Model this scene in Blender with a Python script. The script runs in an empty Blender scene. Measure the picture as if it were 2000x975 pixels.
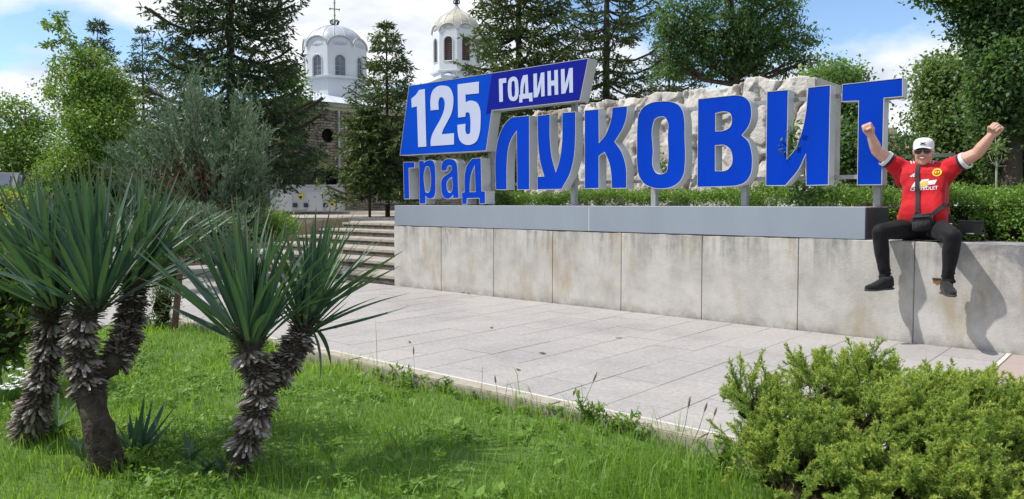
import bpy, bmesh, math, random
import numpy as np
from math import radians, sin, cos, pi, tan, atan2, sqrt
from mathutils import Vector, Matrix
from mathutils.bvhtree import BVHTree

SC = bpy.context.scene
C = SC.collection
random.seed(11)
rng = np.random.default_rng(11)

# ------------------------------------------------------------------ camera
FPX, EYE, YAW, PITCH = 1480.0, 1.24, radians(41.2), radians(2.4)
PPY = 396 + FPX * tan(PITCH)
cam_d = bpy.data.cameras.new('camera')
cam = bpy.data.objects.new('camera', cam_d)
C.objects.link(cam)
cam.location = (0, 0, EYE)
cam.rotation_euler = (pi / 2 - PITCH, 0, YAW)
cam_d.sensor_width = 36.0
cam_d.lens = FPX / 2000 * 36
cam_d.shift_y = (PPY - 487.5) / 2000
cam_d.clip_start = 0.05
cam_d.clip_end = 3000
SC.camera = cam

# ------------------------------------------------------------------ daylight
SUN = Vector((-0.42, -0.38, 0.82)).normalized()
SUN_EL = math.asin(SUN.z)
SUN_AZ = atan2(SUN.x, SUN.y)
sd = bpy.data.lights.new('sun', 'SUN')
sd.energy = 3.4
sd.angle = radians(0.9)
sd.color = (1.0, 0.95, 0.88)
so = bpy.data.objects.new('sun', sd)
so.rotation_euler = SUN.to_track_quat('Z', 'Y').to_euler()
so.location = (-20, -20, 40)
C.objects.link(so)

W = bpy.data.worlds.new('World')
SC.world = W
W.use_nodes = True
nt = W.node_tree
nt.nodes.clear()
def wn(t, **k):
    n = nt.nodes.new(t)
    for a, b in k.items():
        setattr(n, a, b)
    return n
wl = nt.links.new
sky = wn('ShaderNodeTexSky', sky_type='NISHITA')
sky.sun_disc = False
sky.sun_elevation = SUN_EL
sky.sun_rotation = SUN_AZ
sky.air_density = 1.0
sky.dust_density = 0.0
sky.ozone_density = 4.0
bg_sky = wn('ShaderNodeBackground')
bg_sky.inputs[1].default_value = 0.115
wl(sky.outputs[0], bg_sky.inputs[0])
tc = wn('ShaderNodeTexCoord')
sep = wn('ShaderNodeSeparateXYZ')
wl(tc.outputs['Generated'], sep.inputs[0])
def math_n(op, a, b=None, clamp=False):
    n = wn('ShaderNodeMath', operation=op, use_clamp=clamp)
    for i, v in enumerate((a, b)):
        if v is None: continue
        if isinstance(v, (int, float)): n.inputs[i].default_value = v
        else: wl(v, n.inputs[i])
    return n.outputs[0]
zz = math_n('ADD', math_n('MAXIMUM', sep.outputs[2], 0.0), 0.22)
cx = math_n('DIVIDE', sep.outputs[0], zz)
cy = math_n('DIVIDE', sep.outputs[1], zz)
cmb = wn('ShaderNodeCombineXYZ')
wl(cx, cmb.inputs[0]); wl(cy, cmb.inputs[1])
def cloud_noise(scale, off, detail, rough=0.55, dist=0.0):
    mp = wn('ShaderNodeMapping')
    mp.inputs['Location'].default_value = off
    wl(cmb.outputs[0], mp.inputs[0])
    n = wn('ShaderNodeTexNoise')
    n.inputs['Scale'].default_value = scale
    n.inputs['Detail'].default_value = detail
    n.inputs['Roughness'].default_value = rough
    n.inputs['Distortion'].default_value = dist
    wl(mp.outputs[0], n.inputs['Vector'])
    return n.outputs[0]
CLOUD_OFF = (3.1, 1.7, 0.0)
cn = cloud_noise(1.05, CLOUD_OFF, 9, 0.52, 0.25)
cr = wn('ShaderNodeValToRGB')
cr.color_ramp.elements[0].position = 0.44
cr.color_ramp.elements[1].position = 0.53
wl(cn, cr.inputs[0])
sh = cloud_noise(2.1, (CLOUD_OFF[0] + .12, CLOUD_OFF[1] + .1, .4), 7, 0.55, 0.2)
sr = wn('ShaderNodeValToRGB')
sr.color_ramp.elements[0].position = 0.36
sr.color_ramp.elements[0].color = (0.60, 0.66, 0.76, 1)
sr.color_ramp.elements[1].position = 0.58
sr.color_ramp.elements[1].color = (0.97, 0.98, 1.0, 1)
wl(sh, sr.inputs[0])
bg_cl = wn('ShaderNodeBackground')
bg_cl.inputs[1].default_value = 0.74
wl(sr.outputs[0], bg_cl.inputs[0])
mx = wn('ShaderNodeMixShader')
wl(cr.outputs[0], mx.inputs[0]); wl(bg_sky.outputs[0], mx.inputs[1]); wl(bg_cl.outputs[0], mx.inputs[2])
wo = wn('ShaderNodeOutputWorld')
wl(mx.outputs[0], wo.inputs[0])

SC.view_settings.view_transform = 'Standard'
SC.view_settings.look = 'None'
SC.view_settings.exposure = 0.68
SC.view_settings.gamma = 1.0
SC.view_settings.use_curve_mapping = False
try:
    SC.cycles.max_bounces = 8
    SC.cycles.transparent_max_bounces = 8
except Exception:
    pass

# ------------------------------------------------------------------ measuring: photograph pixel -> place
RT = Vector((cos(YAW), sin(YAW), 0)); FH = Vector((-sin(YAW), cos(YAW), 0))
FW = FH * cos(PITCH) - Vector((0, 0, sin(PITCH))); UP = Vector((0, 0, cos(PITCH))) + FH * sin(PITCH)
EYE_P = Vector((0, 0, EYE))
def ray(x, y): return FW + RT * ((x - 1000) / FPX) - UP * ((y - PPY) / FPX)
def on_y(x, y, Y): d = ray(x, y); return EYE_P + d * (Y / d.y)
def on_z(x, y, z=0.0): d = ray(x, y); return EYE_P + d * ((z - EYE) / d.z)
def at(x, y, D): return EYE_P + ray(x, y) * D

# ------------------------------------------------------------------ naming helpers
def tag(o, label=None, cat=None, group=None, kind=None):
    if label: o['label'] = label
    if cat: o['category'] = cat
    if group: o['group'] = group
    if kind: o['kind'] = kind
    return o
def empty(name, loc, label, cat, group=None, rz=0.0):
    o = bpy.data.objects.new(name, None)
    o.empty_display_size = 0.1
    C.objects.link(o)
    o.location = loc
    o.rotation_euler = (0, 0, rz)
    return tag(o, label, cat, group)
def link(name, me, parent=None, world=True):
    """mesh in world coordinates; parented without moving"""
    o = bpy.data.objects.new(name, me)
    C.objects.link(o)
    if parent is not None:
        o.parent = parent
        if world:
            o.matrix_parent_inverse = wm(parent).inverted()
    return o
def wm(o):
    m = o.matrix_basis.copy()
    if o.parent: m = wm(o.parent) @ o.matrix_parent_inverse @ m
    return m
def child(name, me, parent, mat4):
    o = bpy.data.objects.new(name, me)
    C.objects.link(o)
    o.parent = parent
    o.matrix_parent_inverse = wm(parent).inverted()
    o.matrix_basis = mat4
    return o
def setmat(me, m):
    me.materials.clear()
    for k in (m if isinstance(m, (list, tuple)) else [m]):
        me.materials.append(k)
def smooth(me, on=True):
    me.polygons.foreach_set('use_smooth', [on] * len(me.polygons))

def np_mesh(name, V, Fs, mat, attrs=None, shade=False):
    """V (n,3); Fs list of int arrays (m,k)"""
    me = bpy.data.meshes.new(name)
    V = np.asarray(V, dtype=np.float32)
    me.vertices.add(len(V))
    me.vertices.foreach_set('co', V.ravel())
    loops = np.concatenate([np.asarray(f).ravel() for f in Fs]).astype(np.int32)
    tot = np.concatenate([np.full(len(f), np.asarray(f).shape[1]) for f in Fs]).astype(np.int32)
    start = np.concatenate([[0], np.cumsum(tot)[:-1]]).astype(np.int32)
    me.loops.add(len(loops))
    me.loops.foreach_set('vertex_index', loops)
    me.polygons.add(len(tot))
    me.polygons.foreach_set('loop_start', start)
    try: me.polygons.foreach_set('loop_total', tot)
    except Exception: pass
    if shade:
        me.polygons.foreach_set('use_smooth', np.ones(len(tot), dtype=bool))
    for k, a in (attrs or {}).items():
        at_ = me.attributes.new(k, 'FLOAT', 'POINT')
        at_.data.foreach_set('value', np.asarray(a, dtype=np.float32))
    me.update(calc_edges=True)
    setmat(me, mat)
    return me

def unit(a):
    return a / np.maximum(np.linalg.norm(a, axis=-1, keepdims=True), 1e-9)
def leaves_np(P, A, N, L, Wd, fold=0.2, mid=0.45, droop=0.0):
    n = len(P)
    A = unit(A); S = unit(np.cross(A, N)); N = np.cross(S, A)
    L = np.broadcast_to(np.asarray(L, float), (n,))[:, None]; Wd = np.broadcast_to(np.asarray(Wd, float), (n,))[:, None]
    m = P + A * L * mid + N * fold * Wd
    V = np.stack([P, m + S * Wd / 2, P + A * L - N * droop * L, m - S * Wd / 2], 1).reshape(-1, 3)
    F = np.arange(n * 4).reshape(n, 4)
    return V, F
def leaf_obj(name, P, A, N, L, Wd, mat, parent=None, rnd=None, **k):
    V, F = leaves_np(P, A, N, L, Wd, **k)
    if rnd is None: rnd = rng.random(len(P))
    o = link(name, np_mesh(name, V, [F], mat, {'rnd': np.repeat(rnd, 4)}), parent)
    if name in ('needles', 'leaves', 'shoots', 'sprays', 'dead_sprays', 'blossom'): o['kind'] = 'stuff'
    return o
def needle_obj(name, P, A, L, Wd, mat, parent, rnd):
    """one slim triangle per needle"""
    n = len(P); A = unit(A); S = unit(np.cross(A, rand_dir(n))) * (np.asarray(Wd)[:, None] / 2)
    V = np.stack([P - S, P + S, P + A * np.asarray(L)[:, None]], 1).reshape(-1, 3)
    o = link(name, np_mesh(name, V, [np.arange(n * 3).reshape(n, 3)], mat, {'rnd': np.repeat(rnd, 3)}), parent)
    o['kind'] = 'stuff'
    return o
def rand_dir(n):
    return unit(rng.normal(size=(n, 3)))

class MB:
    """collects boxes, bars, tubes and prisms, then links them as one mesh object"""
    def __init__(s): s.bm = bmesh.new()
    def box(s, x0, x1, y0, y1, z0, z1, M=None, bev=0.0):
        r = bmesh.ops.create_cube(s.bm, size=1.0)
        vs = r['verts']
        for v in vs:
            v.co = Vector(((x0 + x1) / 2 + v.co.x * (x1 - x0), (y0 + y1) / 2 + v.co.y * (y1 - y0), (z0 + z1) / 2 + v.co.z * (z1 - z0)))
        if bev > 0:
            es = list({e for v in vs for e in v.link_edges})
            r2 = bmesh.ops.bevel(s.bm, geom=es, offset=bev, segments=2, affect='EDGES', clamp_overlap=True)
            vs = list({v for f in r2['faces'] for v in f.verts} | {v for v in vs if v.is_valid})
        if M is not None: bmesh.ops.transform(s.bm, matrix=M, verts=[v for v in vs if v.is_valid])
        return s
    def tube(s, pts, rad, seg=8, cap=True, flat=1.0):
        pts = [Vector(p) for p in pts]
        rs = rad if isinstance(rad, (list, tuple)) else [rad] * len(pts)
        rings = []
        ref = None
        for i, p in enumerate(pts):
            d = (pts[min(i + 1, len(pts) - 1)] - pts[max(i - 1, 0)])
            d = d.normalized() if d.length > 1e-9 else Vector((0, 0, 1))
            if ref is None:
                ref = Vector((0, 1, 0)) if abs(d.z) > 0.8 else Vector((0, 0, 1))
            u = (ref - d * ref.dot(d)).normalized(); w = d.cross(u); ref = u
            rings.append([s.bm.verts.new(p + (u * cos(2 * pi * k / seg) * flat + w * sin(2 * pi * k / seg)) * rs[i]) for k in range(seg)])
        for a, b in zip(rings, rings[1:]):
            for k in range(seg):
                s.bm.faces.new((a[k], a[(k + 1) % seg], b[(k + 1) % seg], b[k]))
        if cap:
            try:
                s.bm.faces.new(list(reversed(rings[0]))); s.bm.faces.new(rings[-1])
            except ValueError: pass
        return s
    def lathe(s, prof, seg=24, M=None, a0=0.0, a1=2 * pi):
        full = abs(a1 - a0 - 2 * pi) < 1e-6
        n = seg if full else seg + 1
        rings = []
        nv = []
        for r, z in prof:
            ring = [s.bm.verts.new((r * cos(a0 + (a1 - a0) * k / seg), r * sin(a0 + (a1 - a0) * k / seg), z)) for k in range(n)]
            rings.append(ring); nv += ring
        for a, b in zip(rings, rings[1:]):
            for k in range(seg):
                s.bm.faces.new((a[k], a[(k + 1) % n], b[(k + 1) % n], b[k]))
        if M is not None: bmesh.ops.transform(s.bm, matrix=M, verts=nv)
        return s
    def prism(s, poly, h0, h1, M=None):
        """polygon in local XY extruded along local Z"""
        a = [s.bm.verts.new((p[0], p[1], h0)) for p in poly]
        b = [s.bm.verts.new((p[0], p[1], h1)) for p in poly]
        n = len(poly)
        s.bm.faces.new(list(reversed(a))); s.bm.faces.new(b)
        for k in range(n):
            s.bm.faces.new((a[k], a[(k + 1) % n], b[(k + 1) % n], b[k]))
        if M is not None: bmesh.ops.transform(s.bm, matrix=M, verts=a + b)
        return s
    def ell(s, c, r, sub=3, M=None):
        q = bmesh.ops.create_icosphere(s.bm, subdivisions=sub, radius=1.0)
        for v in q['verts']:
            v.co = Vector((v.co.x * r[0], v.co.y * r[1], v.co.z * r[2]))
            if M is not None: v.co = M @ v.co
            v.co += Vector(c)
        return s
    def mesh(s, name, mat, sm=False):
        bmesh.ops.recalc_face_normals(s.bm, faces=s.bm.faces)
        me = bpy.data.meshes.new(name)
        s.bm.to_mesh(me); s.bm.free()
        setmat(me, mat)
        if sm: smooth(me)
        return me
    def build(s, name, mat, parent=None, sm=False):
        o = link(name, s.mesh(name, mat, sm), parent)
        if name in ('branches', 'twigs', 'limbs', 'stems', 'dark_core'): o['kind'] = 'stuff'
        return o

def basis(o, x, y, z):
    return Matrix(((x[0], y[0], z[0], o[0]), (x[1], y[1], z[1], o[1]), (x[2], y[2], z[2], o[2]), (0, 0, 0, 1)))
def frame_z(o, d, up=(0, 0, 1)):
    """local Y points along d, local Z near up"""
    d = Vector(d).normalized(); u = Vector(up)
    x = d.cross(u)
    if x.length < 1e-4: x = d.cross(Vector((1, 0, 0)))
    x.normalize(); z = x.cross(d)
    return basis(o, x, d, z)

# ------------------------------------------------------------------ materials
def ramp(nt, fac, stops):
    r = nt.nodes.new('ShaderNodeValToRGB')
    el = r.color_ramp.elements
    while len(el) < len(stops): el.new(0.5)
    for e, (p, c) in zip(el, stops):
        e.position = p; e.color = (*c, 1)
    nt.links.new(fac, r.inputs[0])
    return r.outputs[0]
def noise(nt, scale, detail=6, rough=0.55, vec=None, coord='Object', stretch=None, dist=0.0):
    n = nt.nodes.new('ShaderNodeTexNoise')
    n.inputs['Scale'].default_value = scale; n.inputs['Detail'].default_value = detail
    n.inputs['Roughness'].default_value = rough; n.inputs['Distortion'].default_value = dist
    if vec is None:
        t = nt.nodes.new('ShaderNodeTexCoord'); vec = t.outputs[coord]
    if stretch:
        m = nt.nodes.new('ShaderNodeMapping'); m.inputs['Scale'].default_value = stretch
        nt.links.new(vec, m.inputs[0]); vec = m.outputs[0]
    nt.links.new(vec, n.inputs['Vector'])
    return n.outputs[0]
def mixc(nt, fac, a, b, mode='MIX'):
    m = nt.nodes.new('ShaderNodeMix'); m.data_type = 'RGBA'; m.blend_type = mode
    for sck, v in ((m.inputs[0], fac), (m.inputs[6], a), (m.inputs[7], b)):
        if isinstance(v, (int, float)): sck.default_value = v
        elif isinstance(v, tuple): sck.default_value = (*v, 1)
        else: nt.links.new(v, sck)
    return m.outputs[2]
def mth(nt, op, a, b=0.0, clamp=False):
    n = nt.nodes.new('ShaderNodeMath'); n.operation = op; n.use_clamp = clamp
    for i, v in enumerate((a, b)):
        if isinstance(v, (int, float)): n.inputs[i].default_value = v
        else: nt.links.new(v, n.inputs[i])
    return n.outputs[0]
def newmat(name):
    m = bpy.data.materials.new(name); m.use_nodes = True
    t = m.node_tree; b = t.nodes['Principled BSDF']
    return m, t, b
def bump(t, b, h, strength=0.3, dist=0.01):
    n = t.nodes.new('ShaderNodeBump'); n.inputs['Strength'].default_value = strength; n.inputs['Distance'].default_value = dist
    t.links.new(h, n.inputs['Height']); t.links.new(n.outputs[0], b.inputs['Normal'])
def attr(t, name):
    a = t.nodes.new('ShaderNodeAttribute'); a.attribute_name = name
    return a.outputs['Fac']
def simple(name, c, rough=0.6, var=0.12, scale=6.0, bmp=0.0, bscale=40.0, metal=0.0, coord='Object', spec=0.5, bd=0.004):
    m, t, b = newmat(name)
    f = noise(t, scale, 6, coord=coord)
    lo = tuple(max(0, x * (1 - var)) for x in c); hi = tuple(min(1, x * (1 + var)) for x in c)
    t.links.new(ramp(t, f, [(0.3, lo), (0.7, hi)]), b.inputs['Base Color'])
    b.inputs['Roughness'].default_value = rough; b.inputs['Metallic'].default_value = metal
    b.inputs['Specular IOR Level'].default_value = spec
    if bmp: bump(t, b, noise(t, bscale, 6, coord=coord), bmp, bd)
    return m
def leafmat(name, stops, trans=0.3, tcol=(0.25, 0.4, 0.05), rough=0.5, nscale=1.5, spec=0.35, wr=0.55):
    m, t, b = newmat(name)
    f = mth(t, 'ADD', mth(t, 'MULTIPLY', attr(t, 'rnd'), wr), mth(t, 'MULTIPLY', noise(t, nscale, 3), 1 - wr))
    t.links.new(ramp(t, f, stops), b.inputs['Base Color'])
    b.inputs['Roughness'].default_value = rough; b.inputs['Specular IOR Level'].default_value = spec
    tr = t.nodes.new('ShaderNodeBsdfTranslucent')
    tr.inputs[0].default_value = (*tcol, 1)
    mx = t.nodes.new('ShaderNodeMixShader'); mx.inputs[0].default_value = trans
    out = t.nodes['Material Output']
    t.links.new(b.outputs[0], mx.inputs[1]); t.links.new(tr.outputs[0], mx.inputs[2]); t.links.new(mx.outputs[0], out.inputs[0])
    return m

# ------------------------------------------------------------------ ground, plaza, wall, steps
def m_paving():
    m, t, b = newmat('pale_granite_paving')
    oi = t.nodes.new('ShaderNodeObjectInfo')
    f1 = noise(t, 160, 3, 0.7, coord='Object')
    f2 = noise(t, 1.3, 5)
    gn = t.nodes.new('ShaderNodeNewGeometry')
    f3 = noise(t, 0.9, 9, 0.68, vec=gn.outputs['Position'])
    base = ramp(t, f1, [(0.32, (0.23, 0.223, 0.218)), (0.5, (0.355, 0.345, 0.337)), (0.68, (0.49, 0.475, 0.46))])
    tint = ramp(t, oi.outputs['Random'], [(0, (0.94, 0.94, 0.95)), (0.5, (0.98, 0.975, 0.97)), (1, (1.0, 1.0, 1.0))])
    c = mixc(t, 1.0, base, tint, 'MULTIPLY')
    dirt = ramp(t, f3, [(0.34, (0.78, 0.77, 0.77)), (0.52, (0.97, 0.955, 0.94)), (0.68, (1.04, 1.02, 0.985))])
    c = mixc(t, 1.0, c, dirt, 'MULTIPLY')
    c = mixc(t, 1.0, c, ramp(t, noise(t, 26, 4, 0.75, vec=gn.outputs['Position']), [(0.3, (0.80, 0.80, 0.81)), (0.7, (1.14, 1.13, 1.12))]), 'MULTIPLY')
    sp = noise(t, 4.0, 8, 0.7, vec=gn.outputs['Position'])
    c = mixc(t, ramp(t, sp, [(0.30, (0.45, 0.45, 0.45)), (0.40, (0, 0, 0))]), c, (0.25, 0.235, 0.22))
    t.links.new(c, b.inputs['Base Color'])
    b.inputs['Roughness'].default_value = 0.75
    b.inputs['Specular IOR Level'].default_value = 0.3
    bump(t, b, f1, 0.25, 0.002)
    return m
M_PAVE = m_paving()
M_PINK = simple('pinkish_paving', (0.33, 0.265, 0.245), 0.8, 0.12, 90, 0.2, 150)
M_JOINT = simple('joint_mortar', (0.15, 0.145, 0.135), 0.95, 0.2, 20)
M_WHITE_STRIP = simple('white_stone_and_highlight', (0.52, 0.50, 0.46), 0.8, 0.06, 30)
M_KERB = simple('kerb_stone', (0.32, 0.285, 0.235), 0.85, 0.2, 14, 0.4, 80)

def m_concrete():
    m, t, b = newmat('weathered_concrete')
    gn = t.nodes.new('ShaderNodeNewGeometry'); pos = gn.outputs['Position']
    oi = t.nodes.new('ShaderNodeObjectInfo')
    sep = t.nodes.new('ShaderNodeSeparateXYZ'); t.links.new(pos, sep.inputs[0])
    f1 = noise(t, 3.0, 8, 0.65, vec=pos)
    f2 = noise(t, 45, 6, 0.7, vec=pos)
    base = ramp(t, f1, [(0.30, (0.335, 0.324, 0.306)), (0.52, (0.435, 0.422, 0.398)), (0.72, (0.51, 0.497, 0.472))])
    base = mixc(t, 1.0, base, ramp(t, oi.outputs['Random'], [(0, (0.93, 0.92, 0.90)), (1, (1.02, 1.01, 1.0))]), 'MULTIPLY')
    # ochre patches
    f3 = noise(t, 1.55, 9, 0.66, vec=pos, stretch=(1.7, 1.7, 0.6), dist=0.3)
    base = mixc(t, ramp(t, f3, [(0.54, (0, 0, 0)), (0.68, (0.75, 0.75, 0.75))]), base, (0.33, 0.275, 0.18))
    # dark water streaks from the top edge (they run down from the coping)
    f4 = noise(t, 3.4, 9, 0.70, vec=pos, stretch=(2.2, 2.2, 0.20))
    top = mth(t, 'MULTIPLY', mth(t, 'SUBTRACT', sep.outputs[2], 0.45), 1.5, True)
    st = mth(t, 'MULTIPLY', ramp(t, f4, [(0.46, (0, 0, 0)), (0.60, (1, 1, 1))]), top, True)
    st = mth(t, 'MULTIPLY', st, ramp(t, noise(t, 20, 7, 0.75, vec=pos, stretch=(1, 1, .5)), [(0.34, (.25, .25, .25)), (0.58, (1, 1, 1))]), True)
    base = mixc(t, st, base, (0.12, 0.12, 0.118))
    # heavy grey mottling on the far right panels, stronger towards the top
    rx = mth(t, 'MULTIPLY', mth(t, 'ADD', sep.outputs[0], 1.62), 2.5, True)
    rz = mth(t, 'MULTIPLY', mth(t, 'SUBTRACT', sep.outputs[2], 0.15), 1.8, True)
    f5 = noise(t, 2.6, 8, 0.7, vec=pos, dist=0.6)
    mottle = mth(t, 'MULTIPLY', mth(t, 'MULTIPLY', rx, rz), ramp(t, f5, [(0.36, (0, 0, 0)), (0.60, (1, 1, 1))]), True)
    base = mixc(t, mth(t, 'MULTIPLY', mottle, 0.8), base, (0.12, 0.123, 0.135))
    foot = mth(t, 'MULTIPLY', mth(t, 'SUBTRACT', 0.10, sep.outputs[2]), 9.0, True)
    ft = mth(t, 'MULTIPLY', foot, ramp(t, noise(t, 7, 7, 0.7, vec=pos), [(0.36, (0, 0, 0)), (0.62, (.8, .8, .8))]), True)
    base = mixc(t, ft, base, (0.16, 0.145, 0.12))
    pit = t.nodes.new('ShaderNodeTexVoronoi'); pit.inputs['Scale'].default_value = 26
    t.links.new(pos, pit.inputs['Vector'])
    pm = ramp(t, pit.outputs['Distance'], [(0.05, (1, 1, 1)), (0.14, (0, 0, 0))])
    pm2 = mth(t, 'MULTIPLY', pm, ramp(t, noise(t, 5, 3, vec=pos), [(0.52, (0, 0, 0)), (0.58, (1, 1, 1))]))
    base = mixc(t, mth(t, 'MULTIPLY', pm2, 0.7), base, (0.2, 0.19, 0.17))
    t.links.new(base, b.inputs['Base Color'])
    b.inputs['Roughness'].default_value = 0.9; b.inputs['Specular IOR Level'].default_value = 0.2
    h = mth(t, 'SUBTRACT', f2, mth(t, 'MULTIPLY', pm2, 0.8))
    bump(t, b, h, 0.55, 0.006)
    return m
M_CONC = m_concrete()
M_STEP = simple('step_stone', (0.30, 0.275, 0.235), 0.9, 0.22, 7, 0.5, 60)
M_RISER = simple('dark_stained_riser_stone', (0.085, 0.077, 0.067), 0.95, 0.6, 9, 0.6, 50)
M_TERR = simple('terrace_paving', (0.33, 0.30, 0.26), 0.9, 0.15, 3, 0.3, 40)
M_SOIL = simple('dark_soil', (0.075, 0.055, 0.038), 1.0, 0.35, 9, 0.6, 40)
def m_lawn():
    m, t, b = newmat('lawn_soil_and_moss')
    f = noise(t, 3.0, 8, 0.65)
    g = noise(t, 60, 4, 0.6)
    c = ramp(t, f, [(0.3, (0.075, 0.13, 0.022)), (0.6, (0.11, 0.19, 0.034)), (0.8, (0.09, 0.085, 0.04))])
    c = mixc(t, ramp(t, g, [(0.4, (0, 0, 0)), (0.7, (0.6, 0.6, 0.6))]), c, (0.05, 0.10, 0.015))
    t.links.new(c, b.inputs['Base Color']); b.inputs['Roughness'].default_value = 1.0
    bump(t, b, g, 0.8, 0.02)
    return m
M_LAWN = m_lawn()
M_FAR = simple('far_meadow', (0.07, 0.11, 0.035), 1.0, 0.35, 0.3)

def lawn_h(x, y):
    z = -0.085 + 0.022 * np.sin(x * 2.1 + 1.3) * np.cos(y * 1.7) + 0.012 * np.sin(x * 5.3 + y * 4.1)
    z = z + 0.015 * np.clip((y - 2.9) / 0.7, 0, 1) ** 2
    z = z + 0.10 * np.exp(-(((x + 7.2) / 1.1) ** 2 + ((y - 3.1) / 0.55) ** 2))
    return z
# far ground: one sheet to the horizon
R_ = 1500.0
me = bpy.data.meshes.new('ground')
me.from_pydata([(-R_, -R_, -0.35), (R_, -R_, -0.35), (R_, R_, -0.35), (-R_, R_, -0.35)], [], [(0, 1, 2, 3)])
setmat(me, M_FAR)
tag(link('ground', me), kind='structure')
# lawn sheet
gx = np.arange(-16, 6.01, 0.12); gy = np.arange(-4, 3.68, 0.12)
X, Y = np.meshgrid(gx, gy, indexing='ij')
Z = lawn_h(X, Y)
V = np.stack([X, Y, Z], -1).reshape(-1, 3)
a, b_ = len(gx), len(gy)
I = np.arange(a * b_).reshape(a, b_)
F = np.stack([I[:-1, :-1], I[1:, :-1], I[1:, 1:], I[:-1, 1:]], -1).reshape(-1, 4)
tag(link('lawn', np_mesh('lawn', V, [F], M_LAWN, shade=True)), kind='structure')

# plaza: bed of mortar, with every slab a piece of its own
PX0, PX1, PY0, PY1 = -14.8, 3.0, 3.74, 7.355
plaza = MB().box(PX0, PX1, PY0, PY1, -0.30, -0.012).build('plaza', M_JOINT)
tag(plaza, kind='structure')
path_bed = MB().box(-14.8, -7.9, 2.2, 3.736, -0.30, -0.012).build('path', M_JOINT)
tag(path_bed, kind='structure')
def slab_mesh(w, l, name, mat, h=0.05):
    return MB().box(-w / 2, w / 2, -l / 2, l / 2, -h, 0, bev=0.0016).mesh(name, mat)
SW, SL = 0.395, 0.79
slab_full = slab_mesh(SW - 0.0035, SL - 0.0035, 'paving_slab', M_PAVE)
cuts = {}
def put_slab(x, y0, y1, par, mat=M_PAVE, w=SW):
    l = y1 - y0
    if l < 0.06: return
    key = (round(l, 3), mat.name, round(w, 3))
    if key not in cuts:
        cuts[key] = slab_full if (abs(l - SL) < 1e-4 and mat is M_PAVE and w == SW) else slab_mesh(w - 0.0035, l - 0.0035, 'paving_slab', mat)
    child('paving_slab', cuts[key], par, Matrix.Translation((x, (y0 + y1) / 2, random.uniform(-0.0012, 0.0012))) @ Matrix.Rotation(random.uniform(-.0015, .0015), 4, 'Y'))
i = 0
x = -1.02 - SW / 2
while x > PX0:
    y = PY0 - (0.0, 0.36, 0.14, 0.52)[i % 4]
    while y < PY1 - 0.01:
        put_slab(x, max(y, PY0), min(y + SL, PY1 - .010), plaza)
        y += SL
    if x < -8.1:
        put_slab(x, 2.95, 3.735, path_bed); put_slab(x, 2.2, 2.945, path_bed)
    x -= SW; i += 1
# white strip and the pinkish paving beyond it on the right
child('stone_strip', slab_mesh(0.035, PY1 - PY0 - 0.01, 'stone_strip', M_WHITE_STRIP), plaza, Matrix.Translation((-0.998, (PY0 + PY1) / 2, 0.002)))
x = -0.975 + 0.2
while x < PX1:
    y = PY0 - random.choice((0, .2))
    while y < PY1 - 0.01:
        put_slab(x, max(y, PY0), min(y + 0.4, PY1 - .010), plaza, M_PINK, 0.4); y += 0.4
    x += 0.4
# kerb between plaza and lawn
kx = -7.85
kerb_me = MB().box(-0.497, 0.497, -0.075, 0.05, -0.24, 0.006, bev=0.008).mesh('kerb_stone', M_KERB)
kerb = empty('kerb', (-2, 3.69, 0), None, None); tag(kerb, kind='structure')
while kx < 3:
    child('kerb_stone', kerb_me, kerb, Matrix.Translation((kx + 0.5, 3.685, random.uniform(-.004, .004)))); kx += 1.0
child('highlight_line', MB().box(-5.4, 5.4, -0.012, 0.012, -0.1, 0.004).mesh('highlight_line', M_WHITE_STRIP), kerb, Matrix.Translation((-2.4, 3.745, 0.0)))  # bright glint along the plaza edge, put in as a white strip

# concrete retaining wall in panels
WY, WH = 7.36, 0.897
wall = MB().box(-8.76, 4.3, WY + 0.055, WY + 0.58, -0.25, WH - 0.02).build('retaining_wall', M_JOINT)
tag(wall, 'low weathered concrete retaining wall of tall cast panels below the blue letters', 'wall')
JX = [-8.79, -7.77, -6.767, -5.778, -4.776, -3.765, -2.745, -1.722, -0.72, 0.28, 1.28, 2.28, 3.28, 4.28]
for a, b_ in zip(JX, JX[1:]):
    y1 = WY + 0.62
    mb = MB().box(a + 0.002, b_ - 0.002, WY, y1, -0.25, WH + random.uniform(-0.004, 0.004), bev=0.0045)
    bm = mb.bm
    bmesh.ops.subdivide_edges(bm, edges=[e for e in bm.edges if e.calc_length() > 0.3], cuts=9, use_grid_fill=True)
    for v in bm.verts:
        if v.co.z > WH - 0.02 and v.co.y < WY + 0.03:
            v.co.z -= abs(random.gauss(0, 0.004)); v.co.y += abs(random.gauss(0, 0.003))
    link('wall_panel', mb.mesh('wall_panel', M_CONC), wall)
# rusty broken socket in the wall under the seated man
M_RUST = simple('rust', (0.20, 0.10, 0.045), 0.95, 0.4, 40, 0.6, 60)
M_DARKHOLE = simple('socket_inside', (0.03, 0.022, 0.016), 1.0, 0.3, 40)
sk = on_y(1830, 550, WY)
bm = bmesh.new()
o_ = [(-.036, .024), (.034, .026), (.036, -.008), (.012, -.024), (-.004, -.034), (-.012, -.018), (-.030, -.012)]
bm.faces.new([bm.verts.new((sk.x + a, WY - .002, sk.z + c)) for a, c in o_]); ex = bmesh.ops.extrude_face_region(bm, geom=bm.faces[:]); bmesh.ops.translate(bm, vec=(0, .02, 0), verts=[v for v in ex['geom'] if isinstance(v, bmesh.types.BMVert)]); bmesh.ops.recalc_face_normals(bm, faces=bm.faces)
mb = MB(); mb.bm.free(); mb.bm = bm
link('rusty_socket', mb.mesh('rusty_socket', M_RUST), wall)
link('rusty_lip', MB().box(sk.x - .036, sk.x + .034, WY - .010, WY + .001, sk.z + .022, sk.z + .029).mesh('rusty_lip', M_DARKHOLE), wall)

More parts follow.
